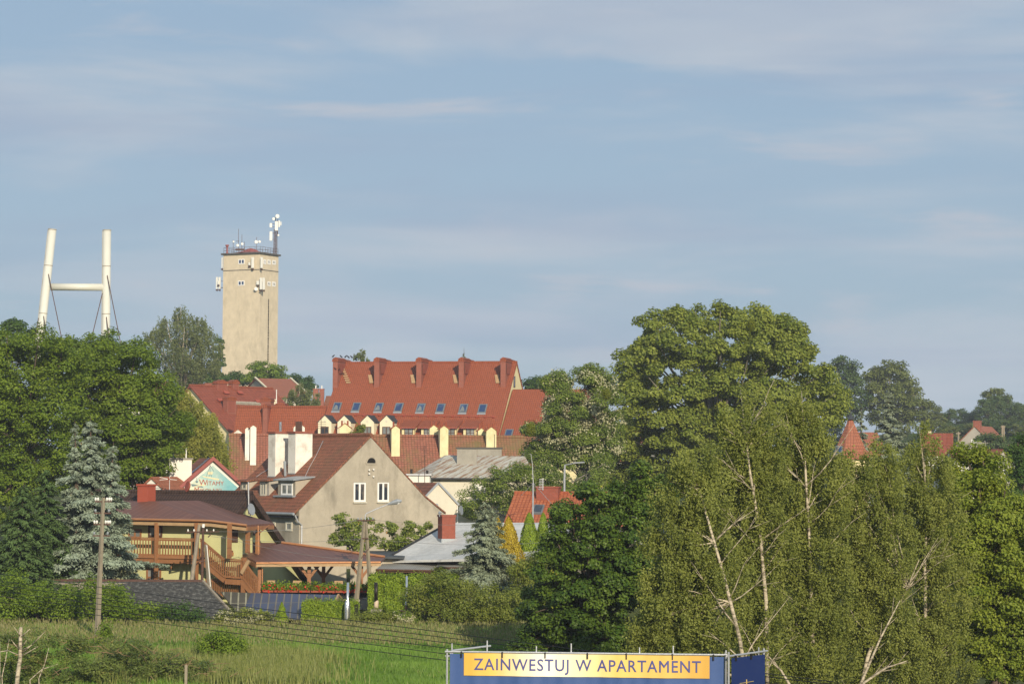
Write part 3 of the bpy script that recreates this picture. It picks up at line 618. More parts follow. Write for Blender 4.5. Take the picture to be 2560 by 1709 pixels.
def pylon():
    D = 272; a = at(128, 840, D); root = thing('bridge_pylon', 'white H-shaped tubular bridge pylon rising behind the trees with stay rods', 'bridge pylon', (a.x, a.y, float(ground_z(a.x, a.y))))
    def leg(x0, y0, x1, y1):
        t = at(x0, y0, D); b_ = at(x1, y1, D); g = b_ + (b_ - t) * ((b_.z - root.location.z) / (t.z - b_.z)); o = MB().tube([g, t], 10.3 / ppm(D), 20).build('leg', M['pylon'], root, True)
        d = (t - g).normalized(); MB().beam(g + V((-.42, -.05, 0)), t + V((-.42, -.05, 0)), .1, .06).build('cable_ladder', M['boards'], o)
        for q_ in (.55, .72, .88): c_ = g.lerp(t, q_); MB().tube([c_ - d * .05, c_ + d * .05], 10.55 / ppm(D), 20).build('flange', M['greyplaster'], o)
        MB().tube([t - d * .04, t + d * .07], 10.9 / ppm(D), 20).build('leg_cap', M['greyplaster'], o); return o
    leg(131, 574, 103, 830); leg(267.5, 576, 265, 830)
    MB().tube([at(127, 717, D), at(259, 718, D)], 9 / ppm(D), 18).build('crossbeam', M['pylon'], root, True)
    for (x0, y0, x1, y1) in ((121, 685, 151, 830), (256, 733, 233, 828), (268, 688, 299, 845), (109, 790, 118, 850), (266, 792, 273, 850), (96, 795, 89, 840)):
        MB().tube([at(x0, y0, D - .5), at(x1, y1, D - 1.5) + (at(x1, y1, D - 1.5) - at(x0, y0, D - .5)) * 1.2], .045, 5).build('stay_rod', M['rustiron'], root)
pylon()

# ------------------------------------------------------------------ large red roofed block
def red_block():
    rz = R(-14); D = 350; F = base_frame(797, 1105, D, rz); gz = 5; W_ = F.hit(1241, 1105, 'y', 0).x; he = F.hit(1000, 1105, 'y', 0).z
    ap = F.hit(1291, 909, 'x', W_); hd = ap.y; hr = ap.z
    root = thing('apartment_block', 'long block with steep red tiled roof, dormers and a row of brick chimneys', 'building', F.W(0, 0, gz))
    MB().prism([F.W(0, 0, gz - 1), F.W(0, 2 * hd, gz - 1), F.W(0, 2 * hd, he), F.W(0, hd, hr), F.W(0, 0, he)], F.ex * W_).build('wall', M['cream'], root)
    sl = (hr - he) / hd; mb = MB()
    for s in (0, 1):
        ye, ze = (-.3, he - .3 * sl) if s == 0 else (2 * hd + .3, he - .3 * sl)
        mb.slab([p + UP * .22 for p in (F.W(-.3, ye, ze), F.W(-.3, hd, hr), F.W(W_ + .12, hd, hr), F.W(W_ + .12, ye, ze))], .2)
    roof = mb.build('roof', M['red'], root)
    MB().tube([F.W(-.3, hd, hr + .25), F.W(W_ + .12, hd, hr + .25)], .14, 6).build('ridge_tiles', M['red'], roof)
    rn = (F.ex.cross(F.ey + UP * sl)).normalized(); rP = F.W(0, 0, he + .22)
    def rh(px, py): return F.Lc(hitplane(px, py, rP, rn))
    k = .3831
    for i, (xl, xr) in enumerate(((988, 1073), (1258, 1341), (1533, 1615), (1810, 1890), (2083, 2163))):
        b_ = rh(450 + xl * k + 3, 860 + 283 * k); wd = 34 * k / ppm(D); ln = 3.9; zt = F.hit(450 + xl * k, 860 + 100 * k, 'y', b_.y).z
        c_ = chimney(F, root, b_.x, b_.x + wd, b_.y, b_.y + ln, b_.z - .5, zt, 'brick', 'stepped', 'red', .1)
        y_b = 2 * hd - b_.y; chimney(F, root, b_.x - .2, b_.x - .2 + wd, hd + .9, y_b, hr - 5, zt - .1, 'brick', 'stepped', 'red', .1)
        MB().fbox(F, b_.x + wd * .98 + .12, b_.x + wd + .16, b_.y + .4, b_.y + ln - .3, zt - 1.9, zt - .5).build('flue_panel', M['redbrick'], c_)
        st = MB()
        n_ = 9 if i == 0 else 6
        for j in range(n_):
            q = rh(450 + (xl + 68 - 1 - j * 3 if i == 0 else xl - 16 + (n_ - j) * 1.5) * k + (6 + (n_ - j) * 1.2 if i == 0 else 0), 860 + (255 - j * (14 if i == 0 else 9)) * k)
            st.fbox(F, q.x - .3, q.x + .3, q.y - .12, q.y + .12, q.z + .03, q.z + .22)
        st.build('roof_steps', M['woodlight'], roof)
    up = (F.ey + UP * sl).normalized()
    for zx, zy in ((245, 69), (435, 70), (655, 73), (850, 75), (1065, 79), (1260, 81), (1482, 85), (1670, 87)):
        q = rh(780 + zx * .2554, 1000 + zy * .2554); c_ = F.W(*q); f = MB()
        f.obox(c_ + rn * .05, F.ex, up, rn, .55, .82, .1).build('skylight', M['skyframe'], root)
        g = MB(); sk = root.children[-1]; MB().obox(c_ + rn * .16, F.ex, up, rn, .4, .66, .015).build('pane', M['glassblue'], sk)
        MB().obox(c_ + rn * .04 - up * .95, F.ex, up, rn, .58, .12, .06).build('flashing', M['galv'], sk)
        if zx not in (435, 850, 1260, 1670): MB().prism([c_ + rn * .178 + F.ex * a_ + up * b_ for a_, b_ in ((-.38, -.62), (.3, -.62), (.1, .1), (-.2, .35))], rn * .004).build('blind', M['curtain'], sk)
    # snow guard
    sg = MB()
    pts = [F.W(*rh(780 + zx * .2554, 1000 + zy * .2554)) for zx, zy in ((430, 148), (1780, 168))]
    for o_ in (.12, .3): sg.beam(pts[0] + rn * o_, pts[1] + rn * o_, .05)
    for i in range(18): q = pts[0].lerp(pts[1], i / 17); sg.obox(q + rn * .15 - UP * .1, F.ex, up, rn, .14, .1, .15)
    sg.build('snow_guard', M['redchim'], roof)
    # pointed dormers
    for zx in (60, 250, 477, 664):
        x0 = F.hit(780 + zx * .2554, 1050, 'y', .1).x; x1 = F.hit(780 + (zx + 130) * .2554, 1050, 'y', .1).x; xm = (x0 + x1) / 2
        ze = F.hit(800, 1000 + 215 * .2554, 'y', .1).z; za = F.hit(800, 1000 + 150 * .2554, 'y', .1).z; z0 = he - .3; yb = lambda z: (z - he) / sl
        d = MB().prism([F.W(x0, .1, z0), F.W(x1, .1, z0), F.W(x1, .1, ze), F.W(xm, .1, za), F.W(x0, .1, ze)], F.ey * (yb(ze) + .6)).build('dormer', M['pink'], root)
        mb = MB()
        for s, xa in ((-1, x0 - .12), (1, x1 + .12)):
            zc = ze - .1; mb.slab([p + UP * .1 for p in (F.W(xa, .05, zc), F.W(xm, .05, za), F.W(xm, yb(za) + .5, za), F.W(xa, yb(zc) + .3, zc))], .08)
        mb.build('dormer_roof', M['slate'], d)
        MB().tube([F.W(xm, .09, za - .75), F.W(xm, .07, za - .75)], .16, 10).build('medallion', M['offwhite'], d)
        zw = F.hit(800, 1000 + 258 * .2554, 'y', .1).z; window(d, F.W(xm, .1, (zw + z0 + .4) / 2), F.ex, UP, -F.ey, 1.12, zw - z0 - .4, 2, 2, 'bframe', 'curtain' if zx != 60 else 'glass', .1)
    # shed dormers
    for xa, xb, wl, wr in ((865, 1040, 905, 988), (1050, 1225, 1095, 1175), (1290, 1455, 1320, 1398), (1455, 1640, 1508, 1590)):
        g = lambda zx, zy, y_=.3: F.hit(780 + zx * .2554, 1000 + zy * .2554, 'y', y_)
        x0 = g(wl - 26, 260).x; x1 = g(wr + 10, 260).x; zt = g(900, 262).z; z0 = he - .2
        d = MB().fbox(F, x0, x1, .3, .3 + (zt - he) / sl + .3, z0, zt).build('dormer', M['cream'], root)
        zr_ = g(900, 190).z; yb = (zr_ - he) / sl; MB().slab([p + UP * .06 for p in (F.W(x0 - .35, -.1, zt - .08), F.W(x1 + .35, -.1, zt - .08), F.W(x1 + .35, yb + .2, zr_ + .1), F.W(x0 - .35, yb + .2, zr_ + .1))], .12).build('dormer_roof', M['red'], d)
        MB().fbox(F, x0 - .3, x1 + .3, -.14, -.02, zt - .2, zt - .09).build('gutter', M['redfascia'], d)
        a = g(wl, 268); b_ = g(wr, 372); window(d, F.W((a.x + b_.x) / 2, .3, (a.z + b_.z) / 2), F.ex, UP, -F.ey, b_.x - a.x, a.z - b_.z, 2, 2, 'bframe', 'curtain', .09)
    sw = F.hit(450 + 2181 * k, 860 + 245 * k, 'x', W_); window(root, F.W(W_, sw.y, sw.z), F.ey, UP, F.ex, .9, 1.5, 1, 1, 'bframe', 'glass')
    # lower annex to the right
    ax = thing('red_roofed_annex', 'lower red roofed annex at the right end of the long block', 'building', F.W(W_ + .5, 0, gz))
    a0 = F.hit(1286, 975, 'x', W_ + .4); z1 = a0.z; y1 = a0.y; L_ = 12; zz = he - .2
    MB().prism([F.W(W_ + .4, -.2, gz - 1), F.W(W_ + .4, 2 * y1, gz - 1), F.W(W_ + .4, 2 * y1, zz), F.W(W_ + .4, y1, z1 - .2), F.W(W_ + .4, -.2, zz - .25)], F.ex * L_).build('wall', M['cream'], ax)
    mb = MB(); s2 = (z1 - zz) / y1
    for ye, s in ((-.5, -1), (2 * y1 + .5, 1)): mb.slab([p + UP * .12 for p in (F.W(W_ + .16, ye, zz - .5 * s2), F.W(W_ + .16, y1, z1), F.W(W_ + L_ + .6, y1, z1), F.W(W_ + L_ + .6, ye, zz - .5 * s2))], .18)
    mb.build('roof', M['red'], ax)
    n2 = F.ex.cross(F.ey + UP * s2).normalized(); u2 = (F.ey + UP * s2).normalized(); c_ = hitplane(1272, 1085, F.W(W_, 0, zz + .12), n2)
    s_ = MB().obox(c_ + n2 * .05, F.ex, u2, n2, .52, .85, .1).build('skylight', M['skyframe'], ax); MB().obox(c_ + n2 * .16, F.ex, u2, n2, .38, .68, .015).build('pane', M['glassblue'], s_)
    # crows on the left chimney
    for i, (x_, y_) in enumerate(((833, 895), (853, 896), (864, 896), (871, 897), (879, 897))):
        p = at(x_, y_, D + 3); r_ = random.Random(i); s = 1 if r_.random() > .4 else -1
        bd = MB().tube([p + V((-.2 * s, 0, .12)), p + V((-.1 * s, 0, .2)), p + V((.02 * s, 0, .28)), p + V((.1 * s, 0, .38)), p + V((.15 * s, 0, .42)), p + V((.24 * s, 0, .4))], [.02, .07, .1, .07, .06, .012], 7)
        for q in (-.03, .03): bd.tube([p + V((0, q, -.02)), p + V((0, q, .22))], .012, 4)
        t = bd.build('crow', M['black']); t.data.transform(Matrix.Translation(-p)); t.location = p
        tag(t, 'one of the black birds perched along the first chimneys of the red roof', 'bird', 'birds on the red roof chimneys')
    return F, W_, he
RB = red_block()

def left_wings():
    D = 366; rz = R(50); k = .1658
    def P(zx, zy): return 460 + zx * k, 920 + zy * k
    F = base_frame(583, 1086, D, rz); gz = 5; root = thing('corner_house', 'red roofed house with left yellow gable and square chimneys beside light green tree', 'building', F.W(0, 0, gz))
    he = F.hit(583, 1086, 'y', 0).z; ap = F.hit(480, 967, 'x', 0); hd = ap.y; hr = ap.z; W_ = 16; sl = (hr - he) / hd
    MB().prism([F.W(0, 0, gz - 1), F.W(0, 2 * hd, gz - 1), F.W(0, 2 * hd, he), F.W(0, hd, hr), F.W(0, 0, he)], F.ex * W_).build('wall', M['cream'], root)
    mb = MB()
    for ye in (-.3, 2 * hd + .3): mb.slab([p + UP * .22 for p in (F.W(-.5, ye, he - .3 * sl), F.W(-.5, hd, hr), F.W(W_, hd, hr), F.W(W_, ye, he - .3 * sl))], .2)
    rf = mb.build('roof', M['redrow'], root); MB().tube([F.W(-.5, hd, hr + .25), F.W(W_, hd, hr + .25)], .15, 6).build('ridge_tiles', M['red'], rf)
    rn = F.ex.cross(F.ey + UP * sl).normalized(); up = (F.ey + UP * sl).normalized(); rP = F.W(0, 0, he + .22)
    for (x0, x1, x2, yt, yb) in ((433, 505, 640, 205, 318), (655, 740, 822, 205, 318), (578, 652, 770, 452, 690)):
        b_ = F.Lc(hitplane(*P(x1, yb), rP, rn)); zt = F.hit(*P(x1, yt), 'y', b_.y).z; wd = (x2 - x1) * k / ppm(D) / math.cos(rz); dp = (x1 - x0) * k / ppm(D) / math.sin(rz)
        c_ = chimney(F, root, b_.x, b_.x + wd, b_.y, b_.y + dp, b_.z - .8, zt, 'brick', 'stepped', 'red', .1)
        MB().fbox(F, b_.x + .18, b_.x + wd - .18, b_.y - .02, b_.y - .004, zt - 2.0 if yb > 400 else zt - 1.35, zt - .35).build('flue_panel', M['redbrick'], c_)
    for (zx, zy) in ((630, 385), (838, 385), (538, 498), (1108, 515)):
        q = hitplane(*P(zx, zy), rP, rn); MB().obox(q + rn * .25, F.ex, up, rn, .45, .3, .06).build('roof_hatch', M['redchim'], rf)
    a = hitplane(*P(770, 530), rP, rn); b_ = hitplane(*P(1130, 545), rP, rn); g = MB().beam(a + rn * .2, b_ + rn * .2, .3, .1)
    for i in range(16): g.obox(a.lerp(b_, i / 15) + rn * .1, F.ex, up, rn, .08, .3, .1)
    g.build('snow_guard', M['boards'], rf)
    for zx, zy in ((890, 635), (850, 900)):
        q = hitplane(*P(zx, zy), rP, rn); s_ = MB().obox(q + rn * .06, F.ex, up, rn, .45, .75, .08).build('skylight', M['skyframe'], root); MB().obox(q + rn * .15, F.ex, up, rn, .36, .62, .012).build('pane', M['glassblue'], s_)
    # link wing between this house and the block
    rz2 = R(-14); D2 = 356; G = base_frame(627, 1100, D2, rz2); lk = thing('link_wing', 'low red roofed link with a tall brick chimney left of the long block', 'building', G.W(0, 0, gz))
    W2 = G.hit(812, 1100, 'y', 0).x; h2 = G.hit(700, 1100, 'y', 0).z; t_ = G.hit(798, 1021, 'x', W2 - 1.4); y1 = t_.y; z1 = t_.z; s2 = (z1 - h2) / y1
    MB().prism([G.W(-2, 0, gz - 1), G.W(-2, 2 * y1, gz - 1), G.W(-2, 2 * y1, h2), G.W(-2, y1, z1), G.W(-2, 0, h2)], G.ex * (W2 + 1.6)).build('wall', M['cream'], lk)
    mb = MB()
    for ye in (-.3, 2 * y1 + .3): mb.slab([p + UP * .22 for p in (G.W(-2.6, ye, h2 - .3 * s2), G.W(-2.6, y1, z1), G.W(W2 - .3, y1, z1), G.W(W2 - .3, ye, h2 - .3 * s2))], .2)
    rf = mb.build('roof', M['red'], lk); MB().tube([G.W(-2.6, y1, z1 + .25), G.W(W2 - .3, y1, z1 + .25)], .14, 6).build('ridge_tiles', M['red'], rf)
    n2 = G.ex.cross(G.ey + UP * s2).normalized(); q = G.Lc(hitplane(*P(1182, 985), G.W(0, 0, h2 + .22), n2)); zt = G.hit(*P(1200, 570), 'y', q.y).z
    c_ = chimney(G, lk, q.x, q.x + 76 * k / ppm(D2), q.y, q.y + 4.2, q.z - .5, zt, 'brick', 'stepped', 'red', .1)
    MB().fbox(G, q.x + 76 * k / ppm(D2) + .004, q.x + 76 * k / ppm(D2) + .03, q.y + .5, q.y + 3.8, zt - 3.2, zt - .35).build('flue_panel', M['redbrick'], c_)
    for x0, x1, yt in ((1160, 1360, 470), (1385, 1570, 545)):
        a = G.hit(*P(x0, yt), 'y', y1 + 1.2); b_ = G.hit(*P(x1, yt), 'y', y1 + 1.2); chimney(G, lk, a.x, b_.x - .5, y1 + 1.2, y1 + 2.6, z1 - 2, a.z, 'brick', 'stepped', 'red', .1)
    q = at(*P(1395, 470), 362); t_ = at(*P(1395, 320), 362); o = MB().tube([(q.x, q.y, z1 - 1), t_], [.1, .05], 6).build('vent_pipe', M['porc'], lk); c_ = at(*P(1368, 505), 361)
    MB().tube([c_ + V((-.05, -.12, 0)), c_, c_ + V((.1, .1, 0))], [.38, .36, .1], 10).build('satellite_dish', M['pink'], lk)
left_wings()

def back_houses():
    D = 432; k = .1658
    def P(zx, zy): return 460 + zx * k, 920 + zy * k
    rz = R(24); F = base_frame(689, 993, D, rz); gz = 7; root = thing('orange_roofed_house', 'far orange roofed house with weathered board gable below the water tower', 'building', F.W(0, 0, gz))
    he = F.hit(689, 993, 'y', 0).z; ap = F.hit(640, 948, 'x', 0); hd = ap.y; hr = ap.z; W_ = F.hit(775, 985, 'y', 0).x
    MB().prism([F.W(0, 0, gz - 1), F.W(0, 2 * hd, gz - 1), F.W(0, 2 * hd, he), F.W(0, hd, hr), F.W(0, 0, he)], F.ex * W_).build('wall', M['boards'], root)
    mb = MB(); sl = (hr - he) / hd
    for ye in (-.3, 2 * hd + .3): mb.slab([p + UP * .2 for p in (F.W(-.2, ye, he - .3 * sl), F.W(-.2, hd, hr), F.W(W_ + .2, hd, hr), F.W(W_ + .2, ye, he - .3 * sl))], .18)
    rf = mb.build('roof', M['farorange'], root); MB().prism([p + UP * .25 for p in (F.W(-.3, -.3, he - .3 * sl), F.W(-.3, hd, hr), F.W(-.3, hd, hr + .22), F.W(-.3, -.3, he + .2 - .3 * sl))], F.ex * .25).build('verge_board', M['pink'], rf)
    MB().prism([p + UP * .25 for p in (F.W(W_ + .02, -.3, he - .3 * sl), F.W(W_ + .02, hd, hr), F.W(W_ + .02, hd, hr + .22), F.W(W_ + .02, -.3, he + .2 - .3 * sl))], F.ex * .22).build('verge_board', M['pink'], rf)
    q = at(803, 1000, 440); B = Fr((q.x, q.y, 0), R(-10)); r2 = thing('far_chimney_house', 'sliver of a far house with two brick chimneys left of the long red roof', 'building', (q.x, q.y, gz))
    zt = at(800, 985, 440).z; gabled(B, 7, 8, gz, zt - 4, zt - .3, 'white', 'brownred', r2, ridge='x')
    b2 = Fr(at(785, 990, 440) * V((1, 1, 0)) if False else V((at(785, 990, 440).x, 440, 0)), 0)
    z1 = at(790, 972, 440).z
    for x0, x1 in ((782, 796), (798, 810)):
        a = at(x0, 972, 441).x; c_ = at(x1, 972, 441).x; o = chimney(Fr((0, 0, 0), 0), r2, a, c_, 441, 441.9, z1 - 4, at(800, 973, 441).z, 'brick', 'flat', 'brick', .05)
        MB().tube([((a + c_) / 2, 441.4, at(800, 973, 441).z), ((a + c_) / 2, 441.4, at(800, 963, 441).z)], .1, 6).build('flue', M['porc'], o)
    q = at(600, 963, 440); B = Fr((q.x, q.y, 0), R(15)); r3 = thing('far_white_house', 'far white walled house with red roof just showing behind ridge chimneys', 'building', (q.x, q.y, gz)); zt = at(600, 957, 440).z
    gabled(B, 8, 7, gz, zt - 3, zt, 'white', 'farorange', r3)
    q = at(505, 963, 425); B = Fr((q.x, q.y, 0), R(25)); r4 = thing('far_white_house', 'far little white gable and stub chimney at left end of red ridge', 'building', (q.x, q.y, gz)); zt = at(505, 959, 425).z
    gabled(B, 2.6, 7, gz, zt - 1.6, zt, 'white', 'farorange', r4); a = at(513, 959, 424); chimney(Fr((0, 0, 0), 0), r4, a.x, a.x + 1.1, 424, 425, zt - 4, a.z, 'brick')
back_houses()

# ------------------------------------------------------------------ mossy roofed row in the middle distance
def mossy_row():
    D = 266; rz = R(6); F = base_frame(575, 1200, D, rz); gz = 2.5; he = F.hit(600, 1200, 'y', 0).z; y1 = 5.2; hr = F.hit(1000, 1094, 'y', y1).z; W_ = F.hit(1355, 1200, 'y', 0).x
    root = thing('terrace_row', 'long row with mossy red tiled roof and gabled yellow chimneys before the block', 'building', F.W(0, 0, gz))
    gabled(F, W_, 2 * y1, gz - 1, he, hr, 'white', 'mossy', root, ridge='x', ov=.3)
    MB().tube([F.W(-.2, y1, hr + .2), F.W(W_ + .2, y1, hr + .2)], .16, 6).build('ridge_tiles', M['mossy'], root)
    sl = (hr - he) / y1; k = .2554
    def Pz(zx, zy): return 780 + zx * k, 1000 + zy * k
    def ch(px0, px1, left, pyt, pyb, mat, front=True, dep=1.1):
        y_ = None; n = F.ex.cross(F.ey + UP * sl).normalized()
        if front: b_ = F.Lc(hitplane(px0, pyb, F.W(0, 0, he + .16), n)); y_ = b_.y; zb = b_.z - .6
        else: y_ = y1 + .9; zb = hr - 2.5
        a = F.hit(px0, pyt, 'y', y_); c_ = F.hit(px1, pyt, 'y', y_); return chimney(F, root, a.x, c_.x, y_, y_ + dep, zb, a.z, mat, 'gable', 'orange', .1), a, c_
    for q in ((979, 1000, 1072, 1140, 'ychim', True, 2.2), (1100, 1121, 1072, 1142, 'ychim', True, 2.2), (1216, 1241, 1077, 1121, 'ychim', True, 2.0)):
        c_, a, b_ = ch(q[0], q[1], 0, q[2], q[3], q[4], q[5], q[6])
        
        for s in (.25, .75): MB().tube([F.W(a.x + (b_.x - a.x) * s, a.y + .5, a.z + .2), F.W(a.x + (b_.x - a.x) * s, a.y + .5, a.z + .75)], .09, 6).build('chimney_pot', M['flowerbox'], c_)
    for q in ((1074, 1096, 1071, 'ychim'), (1195, 1213, 1077, 'ychim'), (848, 877, 1070, 'ychim'), (734, 762, 1068, 'oldwhite')):
        c_, a, b_ = ch(q[0], q[1], 0, q[2], 0, q[3], False)
        for s in (.25, .75): MB().tube([F.W(a.x + (b_.x - a.x) * s, a.y + .5, a.z + .2), F.W(a.x + (b_.x - a.x) * s, a.y + .5, a.z + .8)], .09, 6).build('chimney_pot', M['flowerbox'], c_)
    for (x0, x1, yt, yb) in ((613, 624.5, 1072, 1150), (626, 641, 1068, 1162)): ch(x0, x1, 0, yt, yb, 'oldwhite', True, 1.6)
    c_, a, b_ = ch(584, 606, 0, 1082, 0, 'oldwhite', False)
    # vent bricks
    # yagi on the row
    p = F.W(*F.hit(803, 1085, 'y', y1 + .2)); y = thing('roof_aerial', 'thin spiky television aerial on the ridge of mossy roof row', 'antenna', p)
    t = at(803, 1042, p.y); mb = MB().tube([V((p.x, p.y, hr)), t], .03, 5)
    for s in (.45, .55, .65, .75): c0_ = V((p.x, p.y, hr)).lerp(t, s); mb.beam(c0_ - V((.55, 0, 0)), c0_ + V((.5, .1, 0)), .035)
    mb.build('aerial_rods', M['rustiron'], y)
mossy_row()

# ------------------------------------------------------------------ grey gable house
def gable_house():
    rz = R(38); D = 183; F = base_frame(748, 1300, D, rz); gz = 2; k2 = .3831
    W_ = F.hit(1110, 1300, 'y', 0).x; a = F.hit(928, 1094, 'y', 0); hr = a.z; he = F.hit(748, 1276, 'y', 0).z; Dp = 10.5; xm = a.x
    root = thing('gabled_house', 'old grey plaster house with tall gable, two white windows and brown tiled roof', 'house', F.W(0, 0, gz))
    zk = F.hit(1000, 1262, 'y', 0); her = F.hit(1108, 1283, 'y', 0).z; kn = F.hit(1062, 1243, 'y', 0)
    MB().prism([F.W(0, 0, gz - 1), F.W(W_, 0, gz - 1), F.W(W_, 0, her), F.W(kn.x, 0, kn.z), F.W(xm, 0, hr), F.W(0, 0, he)], F.ey * Dp).build('wall', M['plaster'], root)
    sl = (hr - he) / xm; mb = MB()
    def sp(x, y): return F.W(x, y, hr - abs(xm - x) * sl + .2)
    mb.slab([sp(-.45, .05), sp(xm, .05), sp(xm, Dp), sp(-.45, Dp)], .16)
    mb.slab([F.W(W_ + .2, .05, her + .1), F.W(W_ + .2, Dp, her + .1), F.W(kn.x, Dp, kn.z + .2), F.W(kn.x, .05, kn.z + .2)], .14); mb.slab([F.W(kn.x, .05, kn.z + .2), F.W(kn.x, Dp, kn.z + .2), F.W(xm, Dp, hr + .2), F.W(xm, .05, hr + .2)], .14)
    rf = mb.build('roof', M['brownred'], root); MB().tube([F.W(xm, .0, hr + .2), F.W(xm, Dp, hr + .2)], .16, 6).build('ridge_tiles', M['brownred'], rf)
    rn = (-(F.ex + UP * sl).cross(F.ey)).normalized(); rn = rn if rn.z > 0 else -rn; rP = sp(0, 0)
    MB().tube([F.W(-.5, -.05, he - .22), F.W(-.5, Dp, he - .22)], .1, 8).build('gutter', M['zinc'], root)
    MB().fbox(F, -.42, -.01, .1, Dp, he - .5, he - .36).build('eaves_board', M['black'], root)
    MB().tube([F.W(-.42, -.1, he - .3), F.W(-.2, -.12, he - .75), F.W(.15, -.1, he - 1), F.W(.15, -.1, gz)], .06, 7).build('downpipe', M['galv'], root)
    for q in ((883.5, 1205, 913, 1253.5), (943, 1204, 971, 1253)):
        w_ = window_px(F, root, 'y', 0, *q, nx=2, fw=.12, proud=.06); a_ = F.hit(q[0] - 2, q[3], 'y', 0); b_ = F.hit(q[2] + 2, q[3], 'y', 0); MB().fbox(F, a_.x, b_.x, -.14, -.004, a_.z - .1, a_.z - .02).build('sill', M['offwhite'], w_); MB().fbox(F, a_.x + .05, b_.x - .05, -.08, -.004, a_.z + 1.345, a_.z + 1.4).build('lintel_shade', M['greyplaster'], w_)  # grey strip above each window paints in a lintel shadow
    o = F.hit(927.5, 1157, 'y', 0); n = 12; r_ = .36
    MB().prism([F.W(o.x + math.cos(math.pi * i / n) * r_, -.03, o.z + math.sin(math.pi * i / n) * r_) for i in range(n + 1)], -F.ey * .012).build('lunette', M['dark'], root)
    arch = MB()
    for i in range(n):
        t0, t1 = math.pi * i / n, math.pi * (i + 1) / n; arch.beam(F.W(o.x + math.cos(t0) * (r_ + .06), -.03, o.z + math.sin(t0) * (r_ + .06)), F.W(o.x + math.cos(t1) * (r_ + .06), -.03, o.z + math.sin(t1) * (r_ + .06)), .1, .08)
    arch.beam(F.W(o.x - r_ - .1, -.03, o.z - .05), F.W(o.x + r_ + .1, -.03, o.z - .05), .08, .09); arch.build('lunette_surround', M['plaster'], root)
    ins = MB()
    for zx, zy in ((1627, 455), (1655, 452), (1627, 480), (1655, 498)): ins.ball(F.W(*F.hit(300 + zx * k2, 1000 + zy * k2, 'y', -.15)), .07)
    ins.build('insulators', M['porc'], root)
    for x0, y0, x1, y1 in ((715, 1303, 731, 1327), (678, 1303, 689, 1329)): window_px(F, root, 'x', 0, x0, y0, x1, y1, nx=1, fw=.14, gm='curtain', fm='offwhite')
    k6 = .17028
    def P(zx, zy): return 400 + zx * k6, 1060 + zy * k6
    # chimneys, their broad faces parallel to the gable
    for (xe, ye, xr, yt, dl) in ((1690, 766, 1960, 135, .95), (1985, 722, 2236, 132, .95)):
        b_ = F.Lc(hitplane(*P(xe, ye), rP, rn)); r_ = F.hit(*P(xr, 400), 'y', b_.y); zt = F.hit(*P(xe, yt), 'y', b_.y).z
        c_ = MB().fbox(F, b_.x, r_.x, b_.y, b_.y + dl, b_.z - .3, zt).build('chimney', M['oldwhite'], root)
        MB().fbox(F, b_.x - .1, r_.x + .1, b_.y - .1, b_.y + dl + .1, zt + .002, zt + .14).build('chimney_cap', M['brick'], c_)
        MB().fbox(F, b_.x - .06, r_.x + .03, b_.y - .02, b_.y + dl + .02, b_.z - .28, b_.z + .02).build('flashing', M['zinc'], c_)
        for f_ in ((.3,) if xe < 1800 else (.1, .22, .36)):
            mb = MB().tube([F.W(b_.x + f_ * (r_.x - b_.x) + .2, b_.y + .4, zt + .1), F.W(b_.x + f_ * (r_.x - b_.x) + .2, b_.y + .4, zt + .85)], .09, 8)
            mb.build('flue', M['steel'] if xe < 1800 else M['rustiron'], c_)
    q0 = hitplane(*P(1840, 760), rP, rn); q1 = hitplane(*P(1832, 700), rP, rn); MB().tube([q0, q0 + UP * 1.0 + rn * .1], .1, 7).build('vent_pipe', M['zinc'], root)
    # lightning wire on the roof
    wv = [hitplane(*P(zx, zy), rP, rn) + rn * .05 for zx, zy in ((2130, 790), (2200, 640), (2290, 480), (2400, 250))]; MB().tube(wv, .022, 4).build('lightning_wire', M['galv'], rf)
    wv = [hitplane(*P(zx, zy), rP, rn) + rn * .05 for zx, zy in ((1420, 780), (1500, 720), (1560, 690), (1612, 640))]; MB().tube(wv, .022, 4).build('lightning_wire', M['galv'], rf)
    # shed dormers
    def dormer(fx0, fx1, fyb, fyt, cheek_px, wallm, roofm, nx, wx0, wx1, wy0, wy1, fm, ofs):
        b_ = F.Lc(hitplane(*P(fx1, fyb), rP, rn)); xf = b_.x + ofs; yn = b_.y; yf = F.hit(*P(fx0, fyb), 'x', xf).y; zt = F.hit(*P(fx1, fyt), 'x', xf).z
        zb = hr - (xm - xf) * sl + .2; xb = min(xm - .2, xf + (zt + .28 - zb) / (sl - .12))
        zbk = zt + .12 * (xb - xf)
        d = MB().prism([F.W(xf, yn, zb - .4), F.W(xf, yn, zt), F.W(xb, yn, zbk), F.W(xb, yn, zbk - .4)], F.ey * (yf - yn)).build('dormer', M[wallm], root)
        MB().slab([F.W(xf - .3, yn - .2, zt + .1), F.W(xb + .15, yn - .2, zbk + .16), F.W(xb + .15, yf + .2, zbk + .16), F.W(xf - .3, yf + .2, zt + .1)], .09).build('dormer_roof', M[roofm], d)
        window_px(F, d, 'x', xf, *P(wx0, wy0), *P(wx1, wy1), side=-1, nx=nx, fw=.12, fm=fm, gm='curtain')
        return xf, yn, yf, zb, d
    A = dormer(1732, 1968, 1062, 830, 0, 'plaster', 'zinc', 2, 1785, 1950, 868, 1040, 'upvc', .1)
    MB().fbox(F, A[0] - .35, A[0] - .02, A[1] - .15, A[2] + .1, A[3] - .12, A[3] + .0).build('sill', M['zinc'], A[4])
    dormer(1462, 1582, 1062, 838, 0, 'greyplaster', 'brownred', 2, 1480, 1562, 850, 1050, 'wframe', .1)  # greyer walls paint in the shade from the dormer in front
